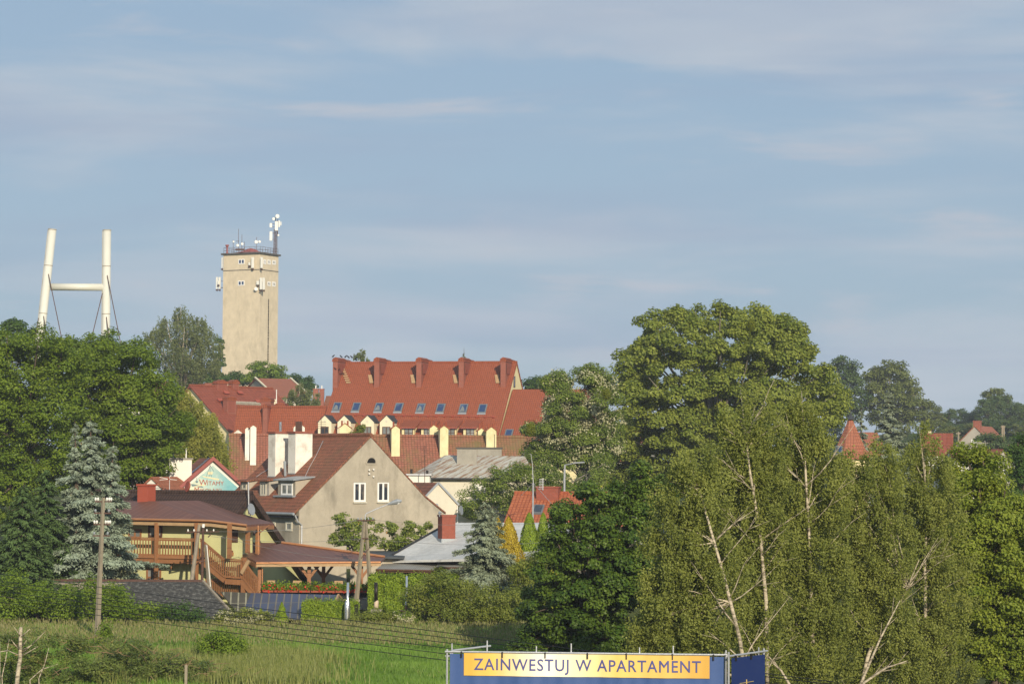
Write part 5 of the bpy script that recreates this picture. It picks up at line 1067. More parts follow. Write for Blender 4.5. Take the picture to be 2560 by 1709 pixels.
def orange_house():
    rz = R(-11); D = 186; F = base_frame(1257, 1311, D, rz); gz = 2.5; he = F.hit(1257, 1311, 'y', 0).z; ap = F.hit(1286, 1232, 'x', .0); hd = ap.y; hr = ap.z; W_ = F.hit(1566, 1316, 'y', 0).x
    root = thing('orange_tiled_house', 'white house with bright orange tiled roof and brick ridge chimney behind the thujas', 'house', F.W(0, 0, gz))
    MB().prism([F.W(.2, .4, gz - 1), F.W(.2, 2 * hd - .4, gz - 1), F.W(.2, 2 * hd - .4, he), F.W(.2, hd, hr - .1), F.W(.2, .4, he)], F.ex * (W_ - .4)).build('wall', M['white'], root)
    mb = MB(); sl = (hr - he) / hd
    for ye in (0, 2 * hd): mb.slab([F.W(0, ye, he), F.W(0, hd, hr), F.W(W_, hd, hr), F.W(W_, ye, he)], .15)
    rf = mb.build('roof', M['orange'], root); MB().tube([F.W(0, hd, hr + .03), F.W(W_, hd, hr + .03)], .13, 6).build('ridge_tiles', M['orange'], rf)
    MB().tube([F.W(0, -.08, he - .1), F.W(W_, -.08, he - .1)], .08, 6).build('gutter', M['bframe'], root)
    rn = F.ex.cross(F.ey + UP * sl).normalized(); up = (F.ey + UP * sl).normalized()
    a = F.hit(1347, 1219, 'y', hd + .1); b_ = F.hit(1401, 1219, 'y', hd + .1); chimney(F, root, a.x, b_.x, hd - .9, hd + .3, he, a.z, 'redbrick', 'flat', 'redbrick', .05)
    q = hitplane(1346, 1275, F.W(0, 0, he), rn); s_ = MB().obox(q + rn * .07, F.ex, up, rn, .36, .62, .08).build('skylight', M['skyframe'], root); MB().obox(q + rn * .16, F.ex, up, rn, .28, .5, .012).build('pane', M['glass'], s_)
    for q in ((1395, 1332, 1420, 1365), (1480, 1335, 1505, 1368)): window_px(F, root, 'y', .4, *q, nx=2)
    p = at(1332, 1290, 181); ms = thing('radio_mast', 'thin white guyed radio mast in front of orange roof', 'antenna', (p.x, p.y, gz)); MB().tube([(p.x, p.y, gz), at(1333, 1206, 181)], .06, 7).build('pole', M['galv'], ms)
    MB().tube([at(1333, 1206, 181), at(1331, 1160, 181), at(1327, 1133, 181)], [.03, .02, .012], 5).build('whip', M['galv'], ms); mb = MB(); t = at(1333, 1207, 181)
    for e in (at(1303, 1238, 183), at(1382, 1262, 183), at(1326, 1235, 184), at(1340, 1235, 184)): mb.tube([t, e], .016, 4)
    mb.build('guy_wire', M['galv'], ms)
    p = F.W(*F.hit(1357, 1225, 'y', hd - 1.0)); tv = thing('television_aerial', 'comb-like television aerial fixed at the brick chimney of orange roof', 'antenna', p); t = at(1357, 1195, p.y); mb = MB().tube([p, t], .03, 5)
    for i in range(7): c_ = at(1355 - i * .2, 1197 + i * 4, p.y); mb.beam(c_ - V((.2, 0, 0)), c_ + V((.16, 0, 0)), .025)
    mb.build('aerial_rods', M['galv'], tv)
    p = at(1411, 1240, 200); sl_ = thing('street_lamp', 'modern grey angled street lamp behind the orange roof', 'street lamp', (p.x, 200, 2.5)); MB().tube([(p.x, 200, 2.5), at(1411, 1200, 200), at(1412, 1161, 200)], [.1, .08, .06], 8).build('pole', M['galv'], sl_)
    MB().tube([at(1412, 1162, 200), at(1438, 1157, 199.6)], .045, 6).build('arm', M['galv'], sl_); a, b_ = at(1434, 1156.5, 199.6), at(1460, 1155, 199.3); MB().beam(a, b_, .3, .1).build('lamp_head', M['galv'], sl_)
orange_house()

def rusty_house():
    D = 226; gz = 2.5; rz = R(3); F = base_frame(1074, 1300, D, rz); z_e = F.hit(1150, 1194, 'y', 0).z; W_ = F.hit(1335, 1200, 'y', 0).x
    root = thing('rusty_roofed_house', 'cream walled house with patchy rusted tin roof and long grey chimney block', 'house', F.W(0, 0, gz)); yb = 9
    MB().fbox(F, .25, W_, .35, yb - .3, gz - 1, z_e - .1).build('wall', M['offwhite'], root)
    t1, t2 = at(1113, 1137, D + 5), at(1312, 1140, D + 5); e1, e2 = F.W(-.1, -.1, z_e), F.W(W_ + .3, -.1, z_e); hL = at(1031, 1185, D + 3); t3 = at(1139, 1138, D + 5)
    rf = MB().slab([e1, e2, t2, t1], .1).build('roof', M['rust'], root); MB().slab([hL, e1, t1], .1).build('roof', M['rust'], root)
    b1, b2 = F.W(-.1, yb + 1, z_e), F.W(W_ + .3, yb + 1, z_e); MB().slab([t1, t2, b2, b1, hL], .1).build('rear_roof', M['rust'], root)
    MB().tube([e1 - V((0, .08, .08)), e2 - V((0, .08, .08))], .08, 6).build('gutter', M['black'], root)
    window_px(F, root, 'y', .35, 1184, 1210, 1214, 1252, nx=2, fw=.22, gm='curtain', proud=.1); MB().fbox(F, .26, .9, .31, .345, z_e - 1.4, z_e - .12).build('corner_patch', M['plaster'], root)
    for x0, x1, d_, yt, yb_ in ((1142.5, 1192, D + 3, 1121, 1152), (1193, 1254, D + 6, 1121, 1141)):
        a, b_ = at(x0, yt, d_), at(x1, yb_, d_); K = Fr((a.x, d_, 0), 0); c_ = chimney(K, root, 0, b_.x - a.x, 0, .8, b_.z - .4, a.z, 'conc', 'flat', 'darkgrey', .1)
    w_ = thing('white_lean_to', 'white wall and thin grey roof of lean-to left of the rusty roof', 'shed', (at(1045, 1220, 214).x, 214, gz)); a, b_ = at(1013, 1188, 214), at(1074, 1191, 214); MB().obox(((a.x + b_.x) / 2, 216, (a.z + gz) / 2), V((1, 0, 0)), V((0, 1, 0)), UP, (b_.x - a.x) / 2, 1.8, (a.z - gz) / 2).build('wall', M['white'], w_)
    MB().obox(((a.x + b_.x) / 2, 216, a.z + .08), V((1, 0, 0)), V((0, 1, 0)), UP, (b_.x - a.x) / 2 + .15, 2.0, .06).build('roof', M['galv'], w_)
    for px, yt in ((1028.5, 1172), (1068, 1175)): MB().tube([at(px, 1189, 215), at(px, yt, 215)], .1, 6).build('flue', M['soot'], w_)
    p = at(1062, 1205, 212); an = thing('roof_aerial', 'thin rusty antenna pole standing left of the rusty roof', 'antenna', (p.x, p.y, gz)); MB().tube([(p.x, p.y, gz), at(1062.5, 1112, 212)], .03, 5).build('pole', M['rustiron'], an); mb = MB()
    for y_ in (1125, 1140, 1152): mb.beam(at(1055, y_, 212), at(1064, y_, 212), .03)
    mb.beam(at(1049, 1153, 212), at(1049, 1157, 212), .03); mb.beam(at(1049, 1155, 212), at(1062, 1155, 212), .03); mb.build('aerial_rods', M['rustiron'], an)
    p = F.W(*F.hit(1236, 1140, 'y', 7)); an = thing('roof_aerial', 'thin aerial with crossbars on the right end of grey chimney block', 'antenna', p); MB().tube([p, at(1236.5, 1085, p.y)], .03, 5).build('pole', M['rustiron'], an)
    MB().beam(at(1231, 1128, p.y), at(1241, 1128, p.y), .05).build('aerial_rods', M['rustiron'], an)
    # white gable outbuilding
    D = 197; rz = R(24); G = base_frame(1063, 1300, D, rz); a = G.hit(1095, 1210, 'y', 0); b_ = G.hit(1143, 1262, 'y', 0); hw = b_.x - a.x; o = thing('gabled_outbuilding', 'small whitewashed gable with red tiled left slope right of the big gable', 'house', G.W(a.x, 0, gz))
    G2 = Fr(G.W(a.x - hw, 0, 0), rz); r_ = gabled(G2, 2 * hw, 8, gz - 1, b_.z, a.z, 'offwhite', 'brownred', o, ov=.12, th=.1, verge=.06); mb = MB()
    for s in (-1, 1): mb.beam(G.W(a.x, -.1, a.z + .12), G.W(a.x + s * (hw + .1), -.1, b_.z + .02), .08, .14)
    mb.build('verge_board', M['zinc'], r_); MB().tube([G.W(b_.x, -.06, b_.z), G.W(b_.x, -.06, gz)], .04, 6).build('downpipe', M['porc'], o)
    c_ = G.W(*G.hit(1091.5, 1262, 'y', -.2)); n = V((.5, -.8, .2)).normalized(); d_ = MB().tube([c_ + n * .05, c_ - n * .05], [.13, .09], 10).build('satellite_dish', M['zinc'], o)
    for px, py, r__ in ((1151, 1275, .36),): c_ = at(px, py, 196.5); n = V((.95, -.3, .1)).normalized(); MB().tube([c_ + n * .1, c_, c_ - n * .08], [r__, r__ * .9, .1], 12).build('satellite_dish', M['zinc'], o); MB().beam(c_ - n * .06, G.W(b_.x, .3, c_.z), .05).build('dish_arm', M['zinc'], o)
rusty_house()

def right_village():
    # turret
    D = 300; c = at(2127, 1140, D); ap = at(2126, 1037, D); z0 = at(2126, 1148, D).z; r_ = 52 / ppm(D); root = thing('turret_house', 'orange tiled conical turret roof with grey finial among the trees', 'house', (c.x, D, 5)); mb = MB(); n = 8
    ring = [V((c.x + math.cos(k * math.pi / 4 + .25) * r_, D + math.sin(k * math.pi / 4 + .25) * r_, z0)) for k in range(n)]; mb.add(ring + [ap], [[k, (k + 1) % n, n] for k in range(n)]); rf = mb.build('roof', M['farorange'], root)
    MB().tube([V((c.x, D, 4)), V((c.x, D, z0 + .05))], r_ * .86, 8).build('wall', M['cream'], root); MB().tube([at(2126, 1048, D), at(2126, 1036, D), at(2126, 1030, D), at(2126, 1005, D)], [.62, .1, .06, .02], 8).build('finial', M['slate'], rf)
    p = at(2097, 1126, D - r_ * .78); s_ = MB().obox(p, V((.93, -.35, 0)), V((.2, .52, .83)).normalized(), V((-.3, -.75, .58)).normalized(), .42, .6, .1).build('skylight', M['skyframe'], root); MB().obox(p + V((-.3, -.75, .58)).normalized() * .12, V((.93, -.35, 0)), V((.2, .52, .83)).normalized(), V((-.3, -.75, .58)).normalized(), .3, .45, .012).build('pane', M['glassblue'], s_)
    def house(name, label, pxa, pya, pxr, pye, D, rz, L_, wm, rm, ridge='y', gz=None):
        F = base_frame(pxa, pye, D, rz); a = F.hit(pxa, pya, 'y', 0); e = F.hit(pxr, pye, 'y', 0); hw = abs(e.x - a.x); gz = float(ground_z(F.O.x, D)) - 1 if gz is None else gz
        r = thing(name, label, 'house', F.W(0, 0, gz)); G = Fr(F.W(-hw, 0, 0), rz); gabled(G, 2 * hw, L_, gz - 1, e.z, a.z, wm, rm, r, ov=.3, th=.15); return r, G, hw, a, e
    r, G, hw, a, e = house('grey_gabled_house', 'far grey gabled house with one white window and red roof at right', 2437, 1066, 2378, 1126, 440, R(-25), 11, 'greyplaster', 'farorange')
    for q in ((2428, 1098, 2442, 1114),): window_px(G, r, 'y', 0, *q, nx=2, ny=2, fw=.2)
    chimney(G, r, hw - .4, hw + .8, .5, 1.4, a.z - 1, a.z + .9, 'brick'); 
    r, G, hw, a, e = house('red_gabled_cottage', 'far cottage with dull red roof and shaded grey gable at the right edge', 2506, 1125, 2527, 1160, 400, R(35), 9, 'greyplaster', 'redrow')
    window_px(G, r, 'y', 0, 2508, 1170, 2514, 1185, nx=1, fw=.15)
    D = 380; F = base_frame(2305, 1135, D, R(-8)); t = F.hit(2310, 1085, 'y', 4); r = thing('long_red_roof_house', 'far house showing only red tiled roof between birch tops', 'house', F.W(0, 0, 5)); W_ = F.hit(2382, 1135, 'y', 0).x; he = F.hit(2310, 1135, 'y', 0).z; gabled(F, W_, 8, 4, he, t.z, 'white', 'redrow', r, ridge='x'); chimney(F, r, .2, 1.4, 4.2, 4.9, t.z - 1, t.z + .5, 'ychim')
    D = 330; F = base_frame(2170, 1150, D, R(10)); t = F.hit(2170, 1083, 'y', 4); r = thing('low_red_roof_house', 'far house with red roof right beside the conical turret', 'house', F.W(0, 0, 5)); W_ = F.hit(2215, 1150, 'y', 0).x; he = F.hit(2170, 1135, 'y', 0).z; gabled(F, W_, 8, 4, he, t.z, 'cream', 'farorange', r, ridge='x')
    D = 370; F = base_frame(2385, 1150, D, R(0)); r = thing('low_red_roof_house', 'far low red roof in front of the grey gabled house', 'house', F.W(0, 0, 5)); W_ = F.hit(2440, 1150, 'y', 0).x; he = F.hit(2385, 1150, 'y', 0).z; t = F.hit(2385, 1129, 'y', 4); gabled(F, W_, 8, 4, he, t.z, 'white', 'farorange', r, ridge='x')
    D = 320; F = base_frame(1525, 1150, D, R(-10)); t = F.hit(1525, 1062, 'y', 6); r = thing('garden_house', 'red roofed house glimpsed through the flowering locust and lime', 'house', F.W(0, 0, 3)); W_ = F.hit(1620, 1150, 'y', 0).x; he = F.hit(1525, 1150, 'y', 0).z; gabled(F, W_, 12, 2, he, t.z, 'greyplaster', 'farorange', r, ridge='x')
    D = 275; F = base_frame(285, 1010, D + 40, R(10)); r = thing('red_roofed_house', 'red roof glimpsed through the big ash crown', 'house', F.W(0, 0, 3)); t = F.hit(300, 955, 'y', 4); he = F.hit(300, 990, 'y', 0).z; gabled(F, 7, 8, 2, he, t.z, 'white', 'farorange', r, ridge='x')
    for i, (x0, y0, x1, y1) in enumerate(((2502, 1063, 2506, 1100), (2511, 1063, 2512, 1100))):
        p = at(x1, 1110, 450); gz = float(ground_z(p.x, 450)); 
    p = at(2507, 1110, 450); gz = float(ground_z(p.x, 450)); tp = thing('double_pole', 'far A-shaped pair of pale poles before the wooded hill', 'utility pole', (p.x, 450, gz - .5))
    for x0, x1 in ((2506, 2500), (2509, 2514)): MB().tube([at(x0, 1063, 450), V((at(x1, 1110, 450).x, 450, gz - .5))], .17, 6).build('pole', M['polecon'], tp)
    MB().beam(at(2502, 1066, 450), at(2513, 1066, 450), .2).build('crossarm', M['polecon'], tp)
    p = at(2395, 1110, 430); gz = float(ground_z(p.x, 430)); tp = thing('utility_pole', 'far single grey utility pole left of the grey gabled house', 'utility pole', (p.x, 430, gz)); MB().tube([(p.x, 430, gz), at(2396, 1079, 430)], .16, 6).build('pole', M['polecon'], tp); MB().beam(at(2390, 1083, 430), at(2401, 1083, 430), .2).build('crossarm', M['polecon'], tp)
right_village()

# ------------------------------------------------------------------ poles, flues, wires
def poles():
    D = 130; b_ = at(241, 1617, D); b_.z = float(ground_z(b_.x, D)); t = at(258.5, 1243, D); r = thing('utility_pole', 'leaning square concrete pole with four insulator arms before blue spruce', 'utility pole', b_)
    MB().tube([b_ - UP * .3, b_.lerp(t, .5), t], [.15, .125, .09], 4).build('pole', M['polecon'], r)
    for py, px in ((1253, 257.5), (1282, 256), (1310, 254.5), (1338.5, 253)):
        c_ = at(px, py, D); a = MB().beam(c_ - V((.4, .02, 0)), c_ + V((.42, .02, 0)), .07).build('crossarm', M['rustiron'], r)
        for x_ in ((-.36, -.24, .2, .31, .41) if py in (1253, 1310) else (-.34, .32)): MB().tube([c_ + V((x_, -.02, .03)), c_ + V((x_, -.02, .1)), c_ + V((x_, -.02, .13)), c_ + V((x_, -.02, .2))], [.02, .055, .06, .03], 7).build('insulator', M['porc'] if py in (1253, 1310) else M['zinc'], a)
    # A-frame lamp pole
    D = 150; r = thing('lamp_pole', 'A-shaped concrete double pole with a long-armed street lamp', 'street lamp', (at(908, 1540, D).x, D, float(ground_z(-8, D))))
    for x0, x1, yb_ in ((911, 886, 1550), (914, 930, 1530)): MB().tube([at(x0, 1301, D), at(x1, yb_, D - .1 if x0 == 911 else D + .4)], [.09, .15], 4).build('pole', M['polecon'], r)
    c = MB().beam(at(893, 1300, D - .12), at(936, 1300, D - .12), .07).build('crossarm', M['rustiron'], r)
    for x_ in (895, 903, 921, 932): p = at(x_, 1299, D - .12); MB().tube([p, p + UP * .08, p + UP * .14], [.03, .05, .02], 6).build('insulator', M['zinc'], c)
    mb = MB(); mb.beam(at(905, 1345, D - .1), at(921, 1345, D - .1), .06); mb.beam(at(899, 1400, D - .1), at(922, 1370, D - .1), .04); mb.build('tie', M['rustiron'], r)
    MB().tube([at(913, 1302, D - .1), at(913, 1288, D - .1), at(916, 1283, D - .1), at(940, 1272, D - .1), at(972, 1259, D - .1)], .035, 6).build('lamp_arm', M['galv'], r)
    p0, p1, p2, p3 = at(970, 1260, D - .1), at(984, 1255.5, D - .1), at(994, 1253, D - .1), at(1004, 1251, D - .1); MB().tube([p0, p1, p2, p3], [.05, .12, .15, .06], 8).build('lamp_head', M['zinc'], r); MB().ball(at(995, 1256, D - .1), .11).build('lens', M['porc'], r)
    # service poles before the balcony
    D = 149; r = thing('service_pole', 'wooden A-pole with stays and insulators right before the balcony stair', 'utility pole', (at(500, 1470, D).x, D, .8))
    MB().tube([at(498.5, 1311, D), at(478, 1460, D)], [.09, .13], 7).build('pole', M['polewood'], r); MB().tube([at(508, 1310, D), at(505, 1462, D)], [.07, .08], 7).build('pole', M['rustiron'], r); MB().tube([at(514, 1360, D), at(524, 1472, D)], [.09, .13], 4).build('stay', M['polecon'], r); MB().tube([at(517, 1362, D - .2), at(526, 1465, D - .2)], .025, 5).build('conduit', M['porc'], r)
    c = MB().beam(at(466, 1329, D - .1), at(548, 1328, D - .1), .06).build('crossarm', M['rustiron'], r)
    for x_ in (470, 485, 517, 534): p = at(x_, 1328, D - .1); MB().tube([p, p + UP * .08, p + UP * .14], [.03, .05, .02], 6).build('insulator', M['porc'], c)
    MB().tube([at(509, 1309, D - .1), at(508, 1318, D - .1)], .08, 7).build('cable_box', M['porc'], r); MB().beam(at(497, 1402, D - .1), at(512, 1402, D - .1), .06).build('tie', M['rustiron'], r); MB().beam(at(520, 1342, D - .1), at(528, 1334, D - .1), .06).build('bracket', M['rustiron'], r)
    # flues
    D = 143
    p = at(868, 1560, D); r = thing('metal_flue', 'shiny steel flue swelling at its base beside the lamp pole', 'chimney flue', (p.x, D, .5)); MB().tube([V((p.x, D, .4)), at(868, 1545, D), at(868, 1522, D), at(868.5, 1506, D), at(869, 1498, D), at(870, 1455, D)], [.17, .17, .17, .15, .075, .065], 14).build('pipe', M['steel'], r, True)
    D = 147; p = at(941, 1530, D); r = thing('metal_flue', 'sooty black flue on flaking pale cone by the thuja hedge', 'chimney flue', (p.x, D, .5)); MB().tube([at(940, 1524, D), at(941, 1505, D), at(941.5, 1503, D), at(940, 1500, D)], [.13, .13, .12, .09], 12).build('base_cone', M['rustcone'], r, True); MB().tube([at(940, 1503, D), at(940, 1455, D)], .1, 12).build('pipe', M['soot'], r, True)
    MB().obox(at(941, 1545, D), V((1, 0, 0)), V((0, 1, 0)), UP, .3, .3, .5).build('stove_base', M['conc'], r)
    D = 144; p = at(1016, 1530, D); r = thing('metal_flue', 'slim shiny steel flue with red metal cap plate before the hedge', 'chimney flue', (p.x, D, .5)); MB().tube([at(1016, 1526, D), at(1016, 1512, D), at(1016, 1508, D), at(1016.5, 1503, D), at(1017, 1439, D)], [.06, .09, .1, .065, .06], 12).build('pipe', M['steel'], r, True); a = at(1016, 1527, D)
    MB().obox(a, V((1, 0, 0)), V((0, 1, 0)), UP, .48, .35, .05).build('cap_plate', M['redfascia'], r); MB().obox(a - UP * .5, V((1, 0, 0)), V((0, 1, 0)), UP, .4, .3, .44).build('oven', M['conc'], r)
poles()
def wire(pts, r_, mat, label, group, sag=.0, name='overhead_wire', n=14):
    a, b_ = V(pts[0]), V(pts[1]); P_ = [a.lerp(b_, i / n) - UP * (sag * 4 * (i / n) * (1 - i / n)) for i in range(n + 1)]; c = thing(name, label, 'wire', a, group); MB().tube(P_, r_, 4).build('cable', M[mat], c); return c
for i, (y0, y1) in enumerate(((1443, 1584), (1462, 1596), (1472, 1609), (1487, 1622), (1499, 1637), (1514, 1653))):
    a = at(-160, y0 - 32, 122); b_ = at(1165, y1 - .5, 82); d = b_ - a; e = a + d * 1.0; s = d.length
    wire((a - d * .05, b_ + d * .38 - UP * .0), .0115, 'wire', 'one of the six dark cables crossing low over the meadow behind the billboard', 'dark cables over the meadow', .05)
D_ = 149
for i, (a, b_) in enumerate((((534, 1327, 149), (895, 1299, 150)), ((517, 1327, 149), (903, 1299, 150)), ((528, 1340, 149), (908, 1345, 150)), ((534, 1335, 149), (905, 1400, 150)))):
    wire((at(*a), at(*b_)), .008, 'greywire', 'one of the thin grey service wires between balcony pole and lamp pole', 'service wires before the gable', .25)
for a, b_ in (((932, 1299, 150), (1420, 1300, 160)), ((921, 1346, 150), (1420, 1350, 160))): wire((at(*a), at(*b_)), .008, 'greywire', 'one of the thin grey wires running right from the lamp pole', 'wires right of the lamp pole', .3)

# ------------------------------------------------------------------ billboard
def billboard():
    D = 67; a = at(1125, 1628, D); rz = R(-5); F = Fr((a.x, D, 0), rz); r = thing('billboard', 'blue scaffold billboard with yellow strip reading ZAINWESTUJ W APARTAMENT', 'billboard', (a.x, D, 0))
    g = lambda px, py, y_=0: F.hit(px, py, 'y', y_); x1 = g(1811, 1645).x; zt = g(1125, 1628).z; ztr = g(1811, 1646).z; zt = (zt + ztr) / 2
    # slightly billowing sheet
    n = 90; mb = MB(); vs = []; fs = []
    wv = lambda u: .05 * math.sin(u * 2.1) + .03 * math.sin(u * 5.3 + 1) + .012 * math.sin(u * 17)
    for i in range(n + 1):
        u = x1 * i / n
        for z in (2.5, zt - 1.2, zt): vs.append(F.W(u, wv(u) * (1 if z < zt else .3), z))
    for i in range(n):
        for j in range(2): q = i * 3 + j; fs.append([q, q + 3, q + 4, q + 1])
    mb.add(vs, fs); sh = mb.build('banner', M['bannerblue'], r, True)
    b0, b1 = g(1160, 1626), g(1774, 1643); y0, y1 = b0.z - .01, g(1160, 1683).z; zt_, zb_ = (b0.z + b1.z) / 2, (g(1160, 1683).z + g(1774, 1699).z) / 2; vs = []; fs = []
    for i in range(n + 1):
        u = b0.x + (b1.x - b0.x) * i / n
        for z in (zb_, zt_): vs.append(F.W(u, wv(u) * (.7 if z == zb_ else .35) - .03, z))
    for i in range(n): q = i * 2; fs.append([q, q + 2, q + 3, q + 1])
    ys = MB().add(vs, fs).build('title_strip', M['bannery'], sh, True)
    t0 = g(1184, 1670, -.07); t1 = g(1752, 1684, -.07); cap = abs(g(1184, 1641, -.07).z - t0.z); zl = (t0.z + t1.z) / 2
    tx = text_part('ZAINWESTUJ W APARTAMENT', cap / .70, Matrix.Identity(4), M['letter'], r, 'lettering', .0, 1.12, off=.009)
    w_ = max(v.co.x for v in tx.data.vertices) + r['_o'][0]; m0 = min(v.co.x for v in tx.data.vertices) + r['_o'][0]
    s = (t1.x - t0.x) / (w_ - m0); o0 = V(r['_o'])
    for v in tx.data.vertices:
        p = v.co + o0; u = t0.x + (p.x - m0) * s; z = zl + p.y; f = .35 + .35 * min(1, max(0, (zt_ - z) / (zt_ - zb_))); v.co = F.W(u, wv(u) * f - .036 - max(0, p.z), z) - o0
    tx.parent = r
    fr = MB(); yq = .12; xl = g(1117, 1650).x
    tt = zt + .05; lo = MB
    MB().tube([F.W(xl - .05, .02, tt), F.W(x1 + .05, .02, tt)], .026, 8).build('top_tube', M['galv'], r); MB().tube([F.W(xl - .05, .1, tt - .12), F.W(x1, .1, tt - .12)], .026, 8).build('rear_tube', M['galv'], r)
    for u in (xl, x1 + .03): MB().tube([F.W(u, .06, 0), F.W(u, .06, tt + .06)], .026, 8).build('upright', M['galv'], r)
    for px, pt in ((1130, 1607), (1218, 1600), (1341, 1614), (1428, 1607), (1599, 1617), (1683, 1613), (1815, 1624)):
        q = g(px, pt, .14); MB().tube([F.W(q.x, .14, 0), F.W(q.x, .14, q.z)], .018, 6).build('upright', M['galv'], r)
        MB().obox(F.W(q.x, .09, tt - .02), F.ex, F.ey, UP, .04, .05, .035).build('coupler', M['galv'], r)
    MB().tube([F.W(xl + .1, .1, tt + .02), F.W(g(1218, 1610).x, .9, tt + .1)], .026, 7).build('brace', M['galv'], r)
    mb = MB()
    for px in (1154, 1256, 1363, 1469, 1566, 1681, 1784): u = g(px, 1630).x; MB().obox(F.W(u, -.012, tt - .06), F.ex, F.ey, UP, .016, .045, .075).build('strap', M['black'], r)
    # side panel, turned away
    s0 = at(1826, 1641, 66.1); s1 = at(1914, 1634, 67.6); e = (V((s1.x, s1.y, 0)) - V((s0.x, s0.y, 0))); G = Fr((s0.x, s0.y, 0), math.atan2(e.y, e.x)); L_ = e.length; z1 = s0.z
    r2 = thing('billboard_wing', 'narrow navy side panel at the right end of the billboard', 'billboard', (s0.x, s0.y, 0)); bn = MB().fbox(G, .06, L_ - .06, -.015, .005, 2, z1 - .03).build('banner', M['bannernavy'], r2)
    MB().tube([G.W(-.02, .02, z1 + .02), G.W(L_ + .12, .02, z1 + .05)], .026, 8).build('top_tube', M['galv'], r2)
    for u in (.0, L_): MB().tube([G.W(u, .05, 0), G.W(u, .05, z1 + .12)], .026, 8).build('upright', M['galv'], r2)
    MB().tube([G.W(L_ * .85, .05, z1 - .2), G.W(L_ * .85, .05, z1 + .16)], .018, 8).build('upright', M['galv'], r2)
    for u in (.12, .55): MB().obox(G.W(L_ * u, -.03, z1 - .04), G.ex, G.ey, UP, .016, .03, .07).build('strap', M['black'], r2)
    c_ = G.hit(1867, 1703, 'y', -.03); mb = MB().beam(G.W(c_.x, -.025, c_.z - .5), G.W(c_.x, -.025, c_.z + .06), .02, .012); mb.build('printed_mast', M['gold'], bn); MB().beam(G.W(c_.x - .35, -.025, c_.z - .02), G.W(c_.x + .35, -.025, c_.z - .005), .02, .01).build('printed_yard', M['gold'], bn)
billboard()
# ------------------------------------------------------------------ trees and plants
def Bl(*a): return [a[i:i + 3] for i in range(0, len(a), 3)]
# big feathery tree mass at the left
tree('ash_tree', 'large feathery bright green tree in front of the right pylon leg', 207, (330, 1250), Bl(200, 900, 70, 265, 885, 65, 330, 925, 70, 385, 985, 58, 415, 1050, 52, 405, 1120, 46, 300, 985, 75, 220, 985, 70, 370, 1060, 75, 290, 1085, 75, 350, 1150, 66, 310, 1170, 70, 215, 1080, 70, 375, 1190, 36), 'ash', 110000, .23, .8, flat=.6, up=.6, rs=1.08, tr=.35, aspect=.6)
tree('ash_tree', 'large feathery bright green tree at the left edge before the pylon leg', 200, (70, 1250), Bl(-60, 900, 80, 20, 885, 65, 90, 895, 65, 150, 905, 60, -40, 1000, 80, 50, 985, 75, 140, 1000, 70, 20, 1090, 80, 110, 1100, 75, -70, 1100, 80, 60, 1180, 75, 160, 1170, 60, -20, 1190, 60, 0, 1240, 50), 'ash', 95000, .23, .8, flat=.6, up=.6, rs=1.2, tr=.35, aspect=.6)
tree('far_tree', 'small dark tree top poking up at the far left of the sky line', 290, (30, 1000), Bl(28, 808, 18, 12, 825, 16, 45, 818, 16, 5, 850, 26, 45, 850, 26, 80, 838, 14), 'dgreen', 3500, .3, .7, tr=.15)
# birch by the tower and trees under it
tree('silver_birch', 'tall grey-green weeping birch left of the water tower', 432, (452, 960), Bl(452, 775, 16, 445, 800, 22, 470, 800, 20, 420, 820, 24, 400, 835, 24, 495, 810, 20, 385, 850, 20, 460, 835, 30, 510, 830, 20, 430, 860, 32, 400, 880, 28, 490, 860, 30, 525, 870, 26, 470, 895, 34, 510, 905, 30, 425, 915, 28, 540, 900, 18, 450, 935, 30), 'birchfar', 26000, .32, 1.4, bark='birchbark', tr=.3, droop=2.6, aspect=.55, back=.3)
tree('dark_conifer', 'narrow dark tree squeezed against the left side of the water tower', 470, (549, 960), Bl(550, 850, 7, 549, 870, 9, 548, 890, 11, 547, 915, 13, 548, 940, 14), 'dgreen', 2500, .35, .7, tr=.2)
for a in (('round_tree', 'round bright tree at the right foot of the water tower', 470, (665, 985), Bl(645, 925, 22, 668, 918, 22, 690, 928, 22, 705, 945, 16, 630, 942, 16, 660, 948, 26, 690, 955, 22), 'shrub', 9000),
          ('far_shrub', 'dark bushy trees hiding the left foot of the water tower', 475, (585, 985), Bl(490, 940, 20, 515, 932, 20, 545, 942, 18, 570, 940, 18, 595, 945, 16, 610, 955, 14, 530, 955, 22, 480, 955, 20), 'dgreen', 8000),
          ('far_tree', 'small dark tree between orange roof and long red roof', 480, (760, 1000), Bl(745, 950, 14, 765, 955, 15, 780, 965, 12, 750, 968, 16), 'dgreen', 3500)):
    tree(a[0], a[1], a[2], a[3], a[4], a[5], a[6], .34, 1.0, tr=.2)
tree('silver_birch', 'small pale birch between the link wing and orange roof', 385, (752, 1060), Bl(750, 962, 13, 735, 975, 14, 765, 978, 14, 722, 995, 14, 785, 990, 14, 750, 998, 20, 730, 1012, 16, 770, 1010, 16, 795, 1005, 10), 'birchfar', 9000, .24, .9, bark='birchbark', tr=.14, droop=1.3, aspect=.6)
tree('far_tree', 'wispy tree top just above the red ridge, left one', 420, (905, 1000), Bl(905, 880, 10, 893, 892, 9, 915, 893, 10, 903, 900, 12), 'birchfar', 1600, .26, .7, bark='birchbark', tr=.1, droop=.9)
conifer('far_spruce', 'grey-green conifer tip just above the red ridge, right one', 420, (1160, 868), (1160, 960), 26, 'bluegreen', 2600, .5, levels=14)
